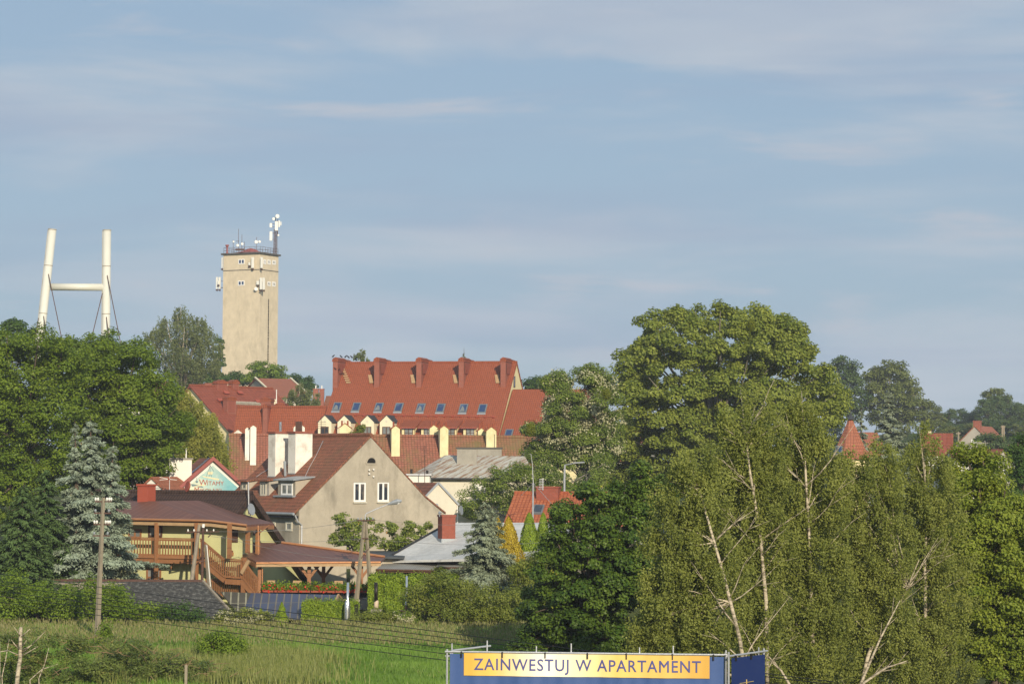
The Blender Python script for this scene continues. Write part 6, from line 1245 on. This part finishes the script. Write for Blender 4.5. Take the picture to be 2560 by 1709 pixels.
tree('willow_tree', 'light yellow-green weeping tree left of the mossy roof row', 232, (505, 1260), Bl(455, 985, 22, 475, 1010, 30, 500, 1040, 32, 455, 1035, 32, 520, 1080, 32, 480, 1085, 38, 545, 1120, 28, 510, 1130, 36, 470, 1130, 36, 560, 1155, 20, 530, 1165, 26, 490, 1170, 36, 445, 1085, 30), 'willow', 55000, .2, .9, bark='greybark', tr=.2, droop=1.5, aspect=.5)
# locust with white blossom, with mistletoe
tree('locust_tree', 'locust tree full of white blossom left of the huge lime', 236, (1500, 1260), Bl(1372, 962, 22, 1395, 952, 28, 1410, 965, 24, 1470, 945, 32, 1500, 955, 32, 1520, 985, 24, 1402, 1000, 34, 1385, 1035, 28, 1440, 1020, 40, 1490, 1025, 36, 1362, 1080, 24, 1395, 1085, 38, 1440, 1085, 42, 1490, 1090, 30, 1365, 1140, 36, 1420, 1140, 36, 1340, 1125, 24, 1322, 1070, 12, 1530, 1050, 30, 1520, 1110, 34, 1470, 1130, 36), 'locust', 90000, .2, .7, bark='greybark', tr=.25, rs=1.1, flat=.7, blossom=15000, aspect=.6)
tree('locust_tree', 'lower locust with sparse blossom above the small orange roof', 225, (1300, 1330), Bl(1180, 1240, 24, 1215, 1225, 30, 1250, 1205, 32, 1290, 1200, 36, 1330, 1195, 36, 1370, 1190, 30, 1240, 1245, 32, 1290, 1245, 34, 1340, 1235, 30, 1200, 1265, 26, 1170, 1275, 18, 1400, 1210, 24, 1440, 1215, 24, 1480, 1200, 28, 1500, 1165, 24), 'locust', 48000, .17, .6, rs=1.15, flat=.7, bark='greybark', tr=.25, blossom=2600, aspect=.6)
for lb, D_, px, py, r_ in (('round green mistletoe ball on the left side of the locust tree', 231, 1326, 1075, 14), ('round green mistletoe ball near the top of the locust tree', 229, 1516, 985, 13), ('olive mistletoe ball high in the crown of the huge lime', 232, 1878, 812, 13)):
    p = at(px, py, D_); r = thing('mistletoe', lb, 'mistletoe', p, 'mistletoe balls in the trees'); n = 1500; d = rdir(n); P = np.array(p) + d * (RG.random(n) ** .4 * r_ / ppm(D_))[:, None] * np.array([1, 1, 1.25])
    MB().tube([p, p + V((0, .3, .1))], .04, 5).build('stem', M['bark'], r); leaves('foliage', P, unit(d + RG.normal(size=(n, 3)) * .6), rdir(n), .15, .06, LF['mistle'], r)
tree('far_tree', 'dark tree behind the right gable of the red block', 390, (1330, 1010), Bl(1325, 962, 12, 1345, 955, 14, 1365, 955, 14, 1385, 960, 14, 1340, 975, 16, 1370, 978, 16), 'dgreen', 3500, .3, .9, tr=.2)
# the huge lime
tree('lime_tree', 'huge broad-crowned lime tree towering over the birches', 247, (1815, 1330), [(x_, y_ + 15, r_) for x_, y_, r_ in Bl(1640, 800, 38, 1690, 790, 36, 1745, 790, 42, 1800, 790, 42, 1860, 800, 46, 1910, 795, 44, 1955, 815, 46, 1990, 850, 40, 2005, 890, 40, 2040, 930, 44, 2065, 985, 42, 2060, 1030, 36, 1610, 860, 40, 1570, 905, 36, 1575, 960, 40, 1590, 1020, 42, 1660, 870, 50, 1730, 870, 52, 1800, 880, 52, 1870, 880, 54, 1940, 890, 50, 1640, 950, 54, 1710, 960, 54, 1790, 970, 54, 1860, 970, 54, 1930, 970, 54, 1990, 990, 50, 1640, 1040, 54, 1720, 1055, 54, 1800, 1060, 50, 1880, 1060, 50, 1960, 1060, 50, 1590, 1090, 46, 1640, 1120, 46, 1560, 1140, 40, 1600, 1170, 46, 1555, 1080, 36, 1650, 1190, 44, 1550, 1190, 36, 1690, 1115, 50, 1740, 1130, 50)], 'lime', 200000, .27, .85, bark='greybark', tr=.4, flat=.65, rs=1.08)
# maple in front of orange house
tree('maple_tree', 'dense dark green maple with yellow leaf tips behind the billboard', 119, (1480, 1660), Bl(1485, 1238, 34, 1520, 1250, 44, 1560, 1235, 40, 1600, 1270, 40, 1430, 1300, 46, 1500, 1320, 54, 1570, 1330, 56, 1400, 1370, 46, 1470, 1400, 60, 1550, 1410, 60, 1380, 1440, 50, 1440, 1480, 60, 1520, 1500, 64, 1590, 1480, 56, 1370, 1520, 56, 1350, 1590, 46, 1440, 1570, 60, 1520, 1590, 60, 1590, 1580, 56, 1320, 1630, 40, 1400, 1650, 50, 1600, 1400, 46, 1600, 1200, 34, 1640, 1230, 36), 'maple', 130000, .13, .45, tr=.25, rs=1.04, flat=.65, aspect=.9, depth=.7)
# birches
BI = (('front', 86, (1890, 1760), ((1850, 1600), (1810, 1440), (1770, 1300), (1740, 1200)), 'birch with long leaning white stem just right of the maple', Bl(1720, 1150, 46, 1700, 1230, 56, 1760, 1240, 60, 1680, 1310, 60, 1750, 1330, 64, 1660, 1390, 56, 1730, 1410, 66, 1800, 1400, 60, 1700, 1490, 64, 1780, 1500, 66, 1650, 1470, 50, 1690, 1570, 60, 1770, 1590, 64, 1640, 1545, 44, 1600, 1570, 26, 1720, 1640, 60, 1640, 1620, 44)),
      ('mid', 89, (1920, 1760), ((1915, 1500), (1900, 1330), (1875, 1180), (1860, 1050)), 'tall birch with forked top in front of the lime crown', Bl(1890, 1010, 40, 1850, 1050, 50, 1910, 1070, 54, 1830, 1120, 58, 1890, 1150, 64, 1830, 1210, 62, 1890, 1240, 68, 1850, 1310, 66, 1910, 1340, 64, 1870, 1420, 66, 1900, 1500, 66, 1850, 1560, 60, 1900, 1630, 64)),
      ('tall', 91.5, (2040, 1760), ((2030, 1560), (2025, 1380), (2015, 1200), (2008, 1060)), 'tallest birch with straight white stem right of the lime trunk', Bl(2005, 1010, 34, 1985, 1060, 46, 2035, 1070, 46, 1975, 1130, 56, 2040, 1140, 58, 1990, 1210, 64, 2060, 1220, 60, 1970, 1300, 64, 2040, 1310, 70, 1990, 1400, 70, 2060, 1410, 66, 1980, 1490, 66, 2050, 1510, 70, 1990, 1590, 66, 2060, 1610, 70, 1980, 1670, 60)),
      ('lean', 94, (2130, 1790), ((2170, 1640), (2200, 1560), (2250, 1510), (2280, 1440)), 'birch with low white stem leaning right below the turret', Bl(2130, 1190, 44, 2180, 1175, 44, 2110, 1225, 50, 2180, 1210, 60, 2130, 1280, 64, 2200, 1300, 66, 2140, 1370, 68, 2220, 1390, 68, 2150, 1460, 70, 2230, 1480, 70, 2140, 1550, 68, 2220, 1570, 72, 2150, 1640, 68, 2230, 1660, 70, 2205, 1130, 30, 2125, 1162, 32)),
      ('right', 97, (2316, 1760), ((2314, 1560), (2312, 1400), (2318, 1260), (2310, 1180)), 'slender birch with white forked stem nearest to the yellow-green tree', Bl(2310, 1120, 36, 2280, 1140, 40, 2340, 1140, 40, 2270, 1200, 54, 2330, 1210, 56, 2290, 1280, 62, 2350, 1290, 56, 2280, 1370, 66, 2350, 1380, 62, 2300, 1460, 68, 2360, 1480, 60, 2290, 1550, 68, 2350, 1570, 64, 2310, 1640, 68, 2370, 1660, 56, 2300, 1060, 14)))
def birch(key, D, base, stem, label, blobs, seed):
    rd = random.Random(seed); b0 = at(base[0], base[1], D); b0.z = float(ground_z(b0.x, b0.y)); root = thing('birch_tree', label, 'tree', b0, 'birches behind the billboard'); C, r = blob_centres(blobs, D, .4); r = r * 1.25
    pts = [b0] + [at(px, py, D - rd.choice((1.15, .95, .55, .1))) for i, (px, py) in enumerate(stem)]; n_ = len(pts); ex = pts[-1] + (pts[-1] - pts[-2]) * .6; mb = MB()
    mb.tube(pts + [ex], [.08, .068, .054, .04, .026, .01], 7)
    def poly(p0, p1, r0, bend, k=4):
        L_ = (p1 - p0).length; P_ = [p0.lerp(p1, i / k) + V((0, 0, bend * L_ * math.sin(math.pi * i / k))) + V((rd.uniform(-1, 1), rd.uniform(-1, 1), rd.uniform(-1, 1))) * L_ * .02 for i in range(k + 1)]; mb.tube(P_, [r0 * (1 - .85 * i / k) for i in range(k + 1)], 5); return P_
    for i in range(11):
        j = rd.randrange(n_ - 1); s = pts[j].lerp(pts[j + 1], rd.uniform(.15, .95)); sd_ = rd.choice((-1, 1)); ln = rd.uniform(1.0, 2.6)
        e = s + V((sd_ * ln * rd.uniform(.35, .75), -rd.uniform(-.3, .9), ln * rd.uniform(.45, .95))); q = poly(s, e, rd.uniform(.018, .036), rd.uniform(-.08, .04))
        for _ in range(2): m = q[rd.randrange(1, 4)]; poly(m, m + V((sd_ * rd.uniform(.2, .9), -rd.uniform(.1, .6), rd.uniform(.1, .8))), .014, .02, 3)
    for i in range(0, len(C), 2): j = min(n_ - 2, max(0, int((C[i][2] - b0.z) / (pts[-1].z - b0.z) * (n_ - 1) - .7))); s = pts[j].lerp(pts[j + 1], .6); poly(s, V(tuple(C[i])), .025, .04)
    mb.build('trunk', M['birchbark'], root, True); n = int(1900 * np.sum((r * ppm(D) / 60) ** 2) / 1.0); P, Nr, t = strands(C, r, n, .75, .12)
    leaves('crown', P, Nr, rdir(n) + np.array([0, 0, -.8]), .085 * (.7 + .6 * RG.random(n)), .055 * (.7 + .6 * RG.random(n)), LF['birch'], root, t); return root
for i, q in enumerate(BI): birch(*q, i + 3)
for i, (x0, y0, x1, y1, lb, D_) in enumerate(((1768, 1632, 1615, 1522, 'low bare white branch slanting up left above the billboard', 90), (2150, 1712, 2250, 1500, 'long bare white stem slanting right beside the billboard end', 88), (2160, 1705, 2270, 1650, 'low bare white branch reaching right near the bottom edge', 87), (1975, 1712, 1930, 1655, 'short curved white branch right beside the billboard end', 87))):
    a, b_ = at(x0, y0, D_), at(x1, y1, D_); g_ = V((a.x + (a.x - b_.x) * .3, D_ + .6, float(ground_z(a.x, D_)))); r = thing('leaning_birch', lb, 'tree', g_); m = a.lerp(b_, .5) + V((0, 0, .12)); mb = MB().tube([g_, a, m, b_], [.07, .05, .035, .01], 6)
    for k in range(4): s = a.lerp(b_, .35 + .15 * k) + V((0, 0, .1)); d = (b_ - a).normalized(); mb.tube([s, s + d * .5 + V(((-1) ** k * .15, 0, -.12 + .25 * (k % 2)))], [.015, .004], 4)
    mb.build('stem', M['birchbark'], r, True)
tree('broadleaf_tree', 'yellow-green broadleaf tree filling the right edge of view', 101, (2490, 1760), Bl(2420, 1150, 40, 2460, 1170, 46, 2400, 1200, 46, 2450, 1240, 56, 2510, 1240, 50, 2420, 1300, 56, 2490, 1310, 60, 2550, 1300, 56, 2430, 1390, 60, 2500, 1400, 64, 2570, 1400, 60, 2440, 1480, 62, 2520, 1490, 66, 2450, 1570, 62, 2530, 1580, 66, 2600, 1560, 60, 2430, 1650, 60, 2510, 1670, 66, 2590, 1660, 60, 2380, 1260, 40, 2390, 1350, 40, 2600, 1480, 60), 'bright', 130000, .125, .45, tr=.22, rs=1.12, flat=.65, aspect=.6)
tree('dark_tree', 'dark tree half cut by the right picture edge', 175, (2570, 1280), Bl(2545, 1110, 24, 2570, 1120, 34, 2550, 1150, 30, 2540, 1185, 26, 2575, 1170, 40, 2555, 1215, 30), 'dgreen', 11000, .14, .5, tr=.2)
# far right: hill trees
tree('far_lime', 'tall pale far tree directly right of the huge lime', 560, (2125, 1060), Bl(2110, 910, 20, 2125, 925, 18, 2095, 935, 22, 2130, 950, 24, 2105, 970, 28, 2140, 985, 26, 2095, 1005, 26, 2130, 1020, 26), 'fargreen', 9000, .5, 1.5, bark='greybark', tr=.4)
tree('far_lime', 'broad far tree behind the grey-green spruce top', 565, (2215, 1080), Bl(2190, 935, 24, 2220, 925, 26, 2250, 930, 22, 2265, 950, 18, 2185, 965, 32, 2225, 965, 36, 2260, 975, 30, 2285, 985, 20, 2195, 1005, 36, 2240, 1010, 36, 2280, 1020, 30, 2310, 1015, 22, 2300, 1045, 28, 2250, 1050, 34, 2200, 1045, 30), 'farolive', 20000, .5, 1.6, bark='greybark', tr=.5)
conifer('blue_spruce', 'grey-blue spruce rising between turret and far red roof', 300, (2222, 972), (2222, 1180), 105, 'bluegreen', 26000, .42, irregular=.45, levels=18, droop=.25)
conifer('blue_spruce', 'smaller grey-blue spruce close to the conical turret', 320, (2153, 1010), (2153, 1150), 45, 'bluegreen', 5000, .42, irregular=.3, levels=16)
hp = thing('far_broadleaf', 'far round tree of the wooded hill at the right', 'tree', V((0, 0, 0)), 'trees on the far wooded hill')
def far_proto(root, seed, leaf, wide=1.0):
    C = []; r = []; rd = random.Random(seed)
    for i in range(13):
        z = rd.uniform(3.5, 11); q = 4.2 * math.sqrt(max(.1, 1 - ((z - 6.5) / 6) ** 2)) * wide; a = rd.uniform(0, 6.28); C.append((math.cos(a) * q * .7, math.sin(a) * q * .7, z)); r.append(rd.uniform(1.6, 2.4))
    C = np.array(C); r = np.array(r); mb = MB(); limbs(mb, V((0, 0, -1)), C, r, .3, 5, seed); mb.build('trunk', M['bark'], root); n = 5200; P, Nr, t = clump_cloud(C, r, 1.1, .6, n); leaves('crown', P, Nr, rdir(n), .5 * (.7 + .6 * RG.random(n)), .36 * (.7 + .6 * RG.random(n)), LF[leaf], root, t)
far_proto(hp, 1, 'fargreen'); hp2 = thing('far_broadleaf', 'far', 'tree', V((0, 0, 0)), 'trees on the far wooded hill'); far_proto(hp2, 5, 'farolive', 1.15)
HT = [(2330, 1015, 640, 1), (2362, 1022, 650, 0), (2395, 1012, 660, 0), (2425, 1020, 650, 0), (2455, 1010, 655, 0), (2475, 985, 640, 0), (2500, 975, 650, 0), (2525, 995, 640, 0), (2555, 1003, 650, 0), (2580, 1005, 640, 0), (2345, 1050, 560, 1), (2380, 1050, 570, 0), (2415, 1055, 560, 1), (2450, 1050, 565, 0), (2490, 1040, 560, 0), (2530, 1045, 560, 0), (2565, 1050, 555, 1), (2335, 1080, 500, 0), (2400, 1085, 505, 0), (2450, 1080, 500, 1), (2520, 1085, 500, 0), (2550, 1110, 460, 1), (2470, 1105, 455, 0), (2300, 1070, 520, 0), (2080, 1040, 600, 0), (2070, 1090, 500, 0), (2100, 1110, 480, 0)] + [(2620 + 70 * (i % 13) + (i * 37) % 31, 1000 + 22 * (i // 13) + (i * 53) % 25, 640 - 70 * (i // 13), i % 2) for i in range(39)]
for i, (px, py, D_, k) in enumerate(HT):
    p = at(px, py, D_); gz = float(ground_z(p.x, D_)); src = hp2 if k else hp; t = src if i in (0, 1) else copy_thing(src, p)
    h = p.z - gz; t.location = (p.x, D_, gz - .5); s = h / 12.2; t.scale = (max(.75, min(1.3, s)) , max(.75, min(1.3, s)), s); t.rotation_euler.z = i * 1.7
    t['label'] = ('pale olive round tree of the wooded hill behind the far right houses' if k else 'dark green round tree of the wooded hill behind the far right houses')
tree('far_poplar', 'tufted tree topping the wooded hill at the right', 655, (2490, 1040), Bl(2468, 985, 9, 2485, 975, 10, 2500, 978, 10, 2478, 995, 14, 2498, 998, 14, 2515, 1000, 12), 'farolive', 2600, .5, 1.2, tr=.3)
tree('roadside_shrub', 'green shrub hiding the foot of the grey gabled house', 410, (2480, 1150), Bl(2460, 1095, 14, 2480, 1105, 20, 2505, 1110, 22, 2460, 1125, 20, 2490, 1130, 22, 2525, 1130, 16), 'fargreen', 5000, .3, .9, tr=.12)
# spruces at the left
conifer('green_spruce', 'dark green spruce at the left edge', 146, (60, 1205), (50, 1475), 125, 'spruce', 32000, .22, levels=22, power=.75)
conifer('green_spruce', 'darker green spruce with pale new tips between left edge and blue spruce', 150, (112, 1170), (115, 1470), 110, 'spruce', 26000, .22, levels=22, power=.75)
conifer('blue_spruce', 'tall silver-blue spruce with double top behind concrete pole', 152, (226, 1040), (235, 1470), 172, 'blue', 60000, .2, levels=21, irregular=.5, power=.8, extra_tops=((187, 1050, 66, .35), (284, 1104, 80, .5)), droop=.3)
# centre garden
conifer('blue_spruce', 'grey-green spruce standing right before the grey bungalow roof', 150, (1212, 1252), (1222, 1560), 128, 'bluegreen', 52000, .18, levels=19, irregular=.48, power=.8, droop=.32, extra_tops=((1232, 1262, 40, .15),))
thuja('golden_conifer', 'golden yellow conifer peeping out right of grey-green spruce', 157, (1270, 1292), 1420, 42, 'gold', 7000, .14, round_=.8); thuja('golden_conifer', 'yellow tip of a golden conifer showing through the grey-green spruce', 158, (1243, 1292), 1420, 36, 'gold', 4500, .14, round_=.8)
thuja('columnar_thuja', 'wider pointed thuja column under the radio mast', 160, (1322, 1282), 1460, 34, 'thuja', 12000, .12); thuja('columnar_thuja', 'narrower pointed thuja column beside the dark maple', 161, (1357, 1282), 1460, 28, 'thuja', 9000, .12)
shrub('willow_shrub', 'pale twiggy olive bush below the thuja columns', 146, Bl(1300, 1420, 34, 1330, 1410, 36, 1320, 1460, 42, 1350, 1480, 40, 1300, 1490, 40, 1360, 1430, 34), 'olive', 15000, .1, .4)
shrub('lilac_shrub', 'broad dark green shrub in front of the grey-green spruce', 143, Bl(1050, 1490, 36, 1090, 1465, 36, 1130, 1470, 40, 1170, 1490, 40, 1210, 1500, 40, 1250, 1510, 36, 1070, 1530, 40, 1120, 1520, 42, 1170, 1535, 40, 1220, 1545, 36, 1270, 1540, 34, 1030, 1530, 26, 1290, 1500, 30), 'olive', 30000, .11, .45)
a, b_ = at(928, 1500, 150.5), at(1140, 1500, 149.5); hedge('thuja_hedge', 'tall clipped thuja hedge before the bungalow porch', (a.x, a.y, 0), (b_.x, b_.y, 0), 1.4, at(1000, 1443, 150).z, .7, 34000, .12, wav=.16)
a, b_ = at(762, 1530, 144.8), at(892, 1530, 144.2); hedge('clipped_hedge', 'low neatly clipped hedge beside the blue shed roof', (a.x, a.y, 0), (b_.x, b_.y, 0), 1.2, at(830, 1506, 144).z, .5, 15000, .1, wav=.05)
thuja('young_thuja', 'small pointed thuja before the blue sheet roof', 142.5, (704, 1505), 1560, 17, 'thuja', 2600, .1, round_=.8); thuja('young_thuja', 'tiny pointed thuja beside elder flowers left of the blue roof', 142.5, (652, 1520), 1560, 13, 'thuja', 1600, .1, round_=.8)
shrub('elder_shrub', 'elder bush with flat cream flower heads before the sheds', 141.5, Bl(560, 1545, 18, 590, 1540, 20, 620, 1535, 20, 645, 1535, 18, 600, 1555, 20, 665, 1545, 16, 540, 1558, 14), 'olive', 7000, .1, .35, blossom=2600)
shrub('jasmine_shrub', 'low bush covered in white flowers under the red cap plate', 142, Bl(1000, 1545, 16, 1020, 1545, 18, 1030, 1555, 14, 1008, 1560, 16), 'shrub', 2000, .1, .3, blossom=1600)
shrub('wild_shrub', 'low weedy bush at the feet of the lamp pole', 142.5, Bl(905, 1545, 18, 925, 1540, 18, 945, 1545, 18, 890, 1555, 16, 965, 1550, 18, 985, 1545, 18), 'olive', 6500, .1, .35)
for lb, bl in (('cherry bush with reddish fruit left of the lamp pole before the gable', Bl(848, 1290, 13, 856, 1308, 15, 870, 1325, 17, 846, 1338, 15, 885, 1310, 14, 880, 1345, 20, 905, 1330, 16, 860, 1360, 22, 900, 1365, 22, 930, 1350, 16, 945, 1318, 13, 920, 1305, 12, 836, 1345, 10)),
               ('cherry bush with reddish fruit between lamp pole and brick chimney', Bl(975, 1312, 12, 985, 1330, 15, 1000, 1350, 18, 1020, 1330, 14, 1028, 1312, 11, 1045, 1345, 15, 1060, 1325, 12, 970, 1362, 20, 1005, 1372, 20, 1035, 1365, 18, 1072, 1318, 9))):
    tree('cherry_bush', lb, 170, (bl[8][0] if len(bl) > 9 else 1000, 1400), bl, 'cherry', 5200, .16, .3, bark='greybark', tr=.09, group='cherry bushes before the gable', cat='shrub')
shrub('ivy_bush', 'ivy-like bush growing over the ridge right of the white stub chimney', 264, Bl(893, 1072, 8, 900, 1080, 9, 886, 1084, 7, 905, 1066, 6), 'olive', 1200, .18, .4, base=(896, 1140))
# shrub row at the left
SR = (('dark leafy bush left of the concrete pole', Bl(-20, 1480, 40, 40, 1470, 40, 90, 1480, 44, 130, 1500, 40, 20, 1510, 40, 80, 1520, 40, 150, 1525, 34, 185, 1490, 40, 200, 1525, 34)), ('dark leafy bush right of the concrete pole before the felt shed', Bl(240, 1475, 34, 280, 1490, 36, 320, 1505, 32, 270, 1525, 32, 320, 1530, 30, 360, 1520, 28, 395, 1530, 24)), ('low straggling bush at the foot of the felt roof', Bl(430, 1525, 20, 460, 1530, 22, 490, 1540, 20, 450, 1548, 18, 500, 1552, 14)))
for lb, bl in SR: shrub('hazel_shrub', lb, 142.5 if bl[0][0] < 400 else 141.5, bl, 'shrub' if bl[0][0] < 400 else 'dgreen', int(520 * len(bl) * (3.2 if bl[0][0] < 400 else 1.2)), .12, .5, group='bushes before the felt shed')
shrub('hazel_shrub', 'lone leafy bush standing in the meadow left of the billboard', 117, Bl(555, 1588, 26, 530, 1610, 32, 580, 1612, 34, 515, 1635, 32, 555, 1635, 44, 590, 1648, 34, 535, 1660, 36, 575, 1670, 38), 'shrub', 13000, .1, .4)
shrub('hazel_shrub', 'tiny leafy bush touching the foot of the concrete pole', 127, Bl(258, 1565, 12, 265, 1580, 13, 256, 1590, 11), 'shrub', 1500, .09, .3)
# brush pile, cut birch, stake
def brush():
    D = 106; p = at(300, 1700, D); r = thing('brush_pile', 'long heap of cut conifer branches and brown twigs in the lower left corner', 'brush pile', (p.x, D, 0)); bl = Bl(30, 1628, 54, 110, 1624, 50, 180, 1622, 50, 60, 1690, 60, 150, 1690, 60, 250, 1632, 48, 310, 1634, 48, 240, 1700, 60, 340, 1700, 60, 380, 1655, 42, 440, 1670, 44, 420, 1715, 56, 500, 1690, 44, 540, 1705, 44, 590, 1710, 40)
    C, rr = blob_centres(bl, D, .3, .8); n = 46000; P, Nr, t = clump_cloud(C, rr, .45, .4, n, .6, .7); d = rdir(n); d[:, 2] = d[:, 2] * .5 - .15
    leaves('cut_branches', P, Nr, d, .14 * (.6 + .8 * RG.random(n)), .04, LF['brush'], r, t); mb = MB(); rd = random.Random(4)
    for i in range(150):
        c_ = V(tuple(C[rd.randrange(len(C))])); s = c_ + V((rd.uniform(-.8, .8), rd.uniform(-.9, .2), rd.uniform(.05, .6))); e = s + V((rd.uniform(-.8, .8), rd.uniform(-.5, .2), rd.uniform(-.4, .4))); mb.tube([s, (s + e) / 2 + V((0, 0, rd.uniform(-.08, .1))), e], [.014, .01, .004], 4)
    o = mb.build('twigs', M['twig'], r); o['kind'] = 'stuff'
    D = 101; b_ = at(38, 1730, D); b_.z = float(ground_z(b_.x, D)); t = thing('cut_birch', 'young birch trunk sawn off at the top with bare side branches', 'tree stump', b_); mb = MB().tube([b_, at(45, 1680, D), at(51, 1640, D), at(51, 1600, D), at(52, 1566, D)], [.1, .085, .075, .07, .065], 8)
    for a_, c_ in (((51, 1590), (36, 1567)), ((52, 1592), (75, 1571)), ((54, 1625), (80, 1611)), ((80, 1611), (112, 1578)), ((55, 1632), (78, 1612)), ((50, 1638), (20, 1625)), ((56, 1615), (66, 1600)), ((49, 1625), (28, 1598)), ((20, 1625), (0, 1628)), ((52, 1640), (95, 1615))): mb.tube([at(*a_, D), at(*c_, D - .4)], [.028, .012], 5)
    mb.build('trunk', M['birchbark'], t, True)
    for i, (pts, lb) in enumerate(((((75, 1698), (105, 1672), (144, 1659)), 'forked white birch branch leaning out of brush pile'), (((97, 1695), (113, 1655), (122, 1618)), 'thin upright white birch twig in the brush pile'), (((5, 1690), (14, 1648), (23, 1596)), 'thin white birch twig at far left of the brush pile'), (((-1, 1709), (0, 1650), (-1, 1590)), 'pale stem cut by the left picture edge'))):
        q = [at(x, y, 103 - i * .3) for x, y in pts]; g_ = V((q[0].x, q[0].y + .3, 0)); bt = thing('birch_branch', lb, 'branch', g_); MB().tube([g_] + q, [.03, .025, .02, .008], 5).build('stem', M['birchbark'], bt, True)
    a = at(465.5, 1661, 100); st = thing('wooden_stake', 'pale square wooden stake at the bottom edge left of billboard', 'stake', (a.x, 100, 0)); MB().obox((a.x, 100, a.z / 2), V((1, 0, 0)), V((0, 1, 0)), UP, .05, .05, a.z / 2).build('post', M['polecon'], st)
    MB().tube([V((a.x, 100, a.z)), V((a.x, 100, a.z + .015))], .04, 4).build('post_top', M['woodlight'], st)
brush()
# meadow
def meadow():
    n = 150000; y = 103 + (143.2 - 103) * RG.random(n) ** .8; xm = (-1330 - 0) / FPX * y; xM = (60) / FPX * y; x = xm + (xM - xm) * RG.random(n); z = ground_z(x, y)
    pn = np.sin(x * .55 + np.sin(y * .3) * 2) * np.sin(y * .42 + x * .13) + .5 * np.sin(x * 1.7 + y * .9); h = (.62 + .16 * pn + .2 * RG.random(n)); far = np.clip((y - 132) / 12, 0, 1)
    P = np.stack([x, y, z + h * .42], 1); ax = np.stack([RG.normal(size=n) * .22 + .05, RG.normal(size=n) * .15, np.ones(n)], 1); Nr = unit(np.stack([RG.normal(size=n) * .8, -np.abs(RG.normal(size=n)) - .3, .25 + .3 * RG.random(n)], 1))
    rnd = np.clip(.42 + .22 * pn + .3 * (RG.random(n) - .5), 0, .92); rnd = np.where(RG.random(n) < .015 + .03 * far, 1, rnd)
    g = leaves('grass', P, Nr, ax, h, .05 + .03 * RG.random(n), LF['grass'], None, rnd); g['kind'] = 'stuff'
    n = 12000; y = 126 + 17 * RG.random(n); x = ((-1330) + 1390 * RG.random(n)) / FPX * y; z = ground_z(x, y); P = np.stack([x, y, z + .72 + .2 * RG.random(n)], 1); ax = np.stack([RG.normal(size=n) * .25, RG.normal(size=n) * .2, np.ones(n)], 1)
    s = leaves('seed_grass', P, unit(np.stack([RG.normal(size=n), -np.ones(n), .2 * np.ones(n)], 1)), ax, .22, .04, LF['seed'], None); s['kind'] = 'stuff'
    n = 16000; px = RG.normal(size=n) * 95 + 640; y = 104 + 18 * RG.random(n); px = np.where(RG.random(n) < .3, RG.random(n) * 500 + 250, px); x = (px - 1280) / FPX * y; z = ground_z(x, y); h = .8 + .5 * RG.random(n); P = np.stack([x, y, z + h * .45], 1)
    s = leaves('reed_grass', P, unit(np.stack([RG.normal(size=n), -np.ones(n), .2 * np.ones(n)], 1)), np.stack([RG.normal(size=n) * .18, RG.normal(size=n) * .12, np.ones(n)], 1), h, .05, LF['reed'], None); s['kind'] = 'stuff'
meadow()
for o in bpy.data.objects:
    if '_o' in o: del o['_o']

# ------------------------------------------------------------------ air
hz = MB().obox((0, 450, 20), V((1, 0, 0)), V((0, 1, 0)), UP, 420, 520, 75)
b = NB('haze_air'); b.t.nodes.remove(b.b); vol = b.n('ShaderNodeVolumePrincipled'); vol.inputs['Color'].default_value = (.78, .86, 1, 1); vol.inputs['Density'].default_value = .0002; vol.inputs['Anisotropy'].default_value = .0
b.l(vol.outputs[0], b.out.inputs['Volume']); h = hz.build('haze', b.m); h['kind'] = 'stuff'
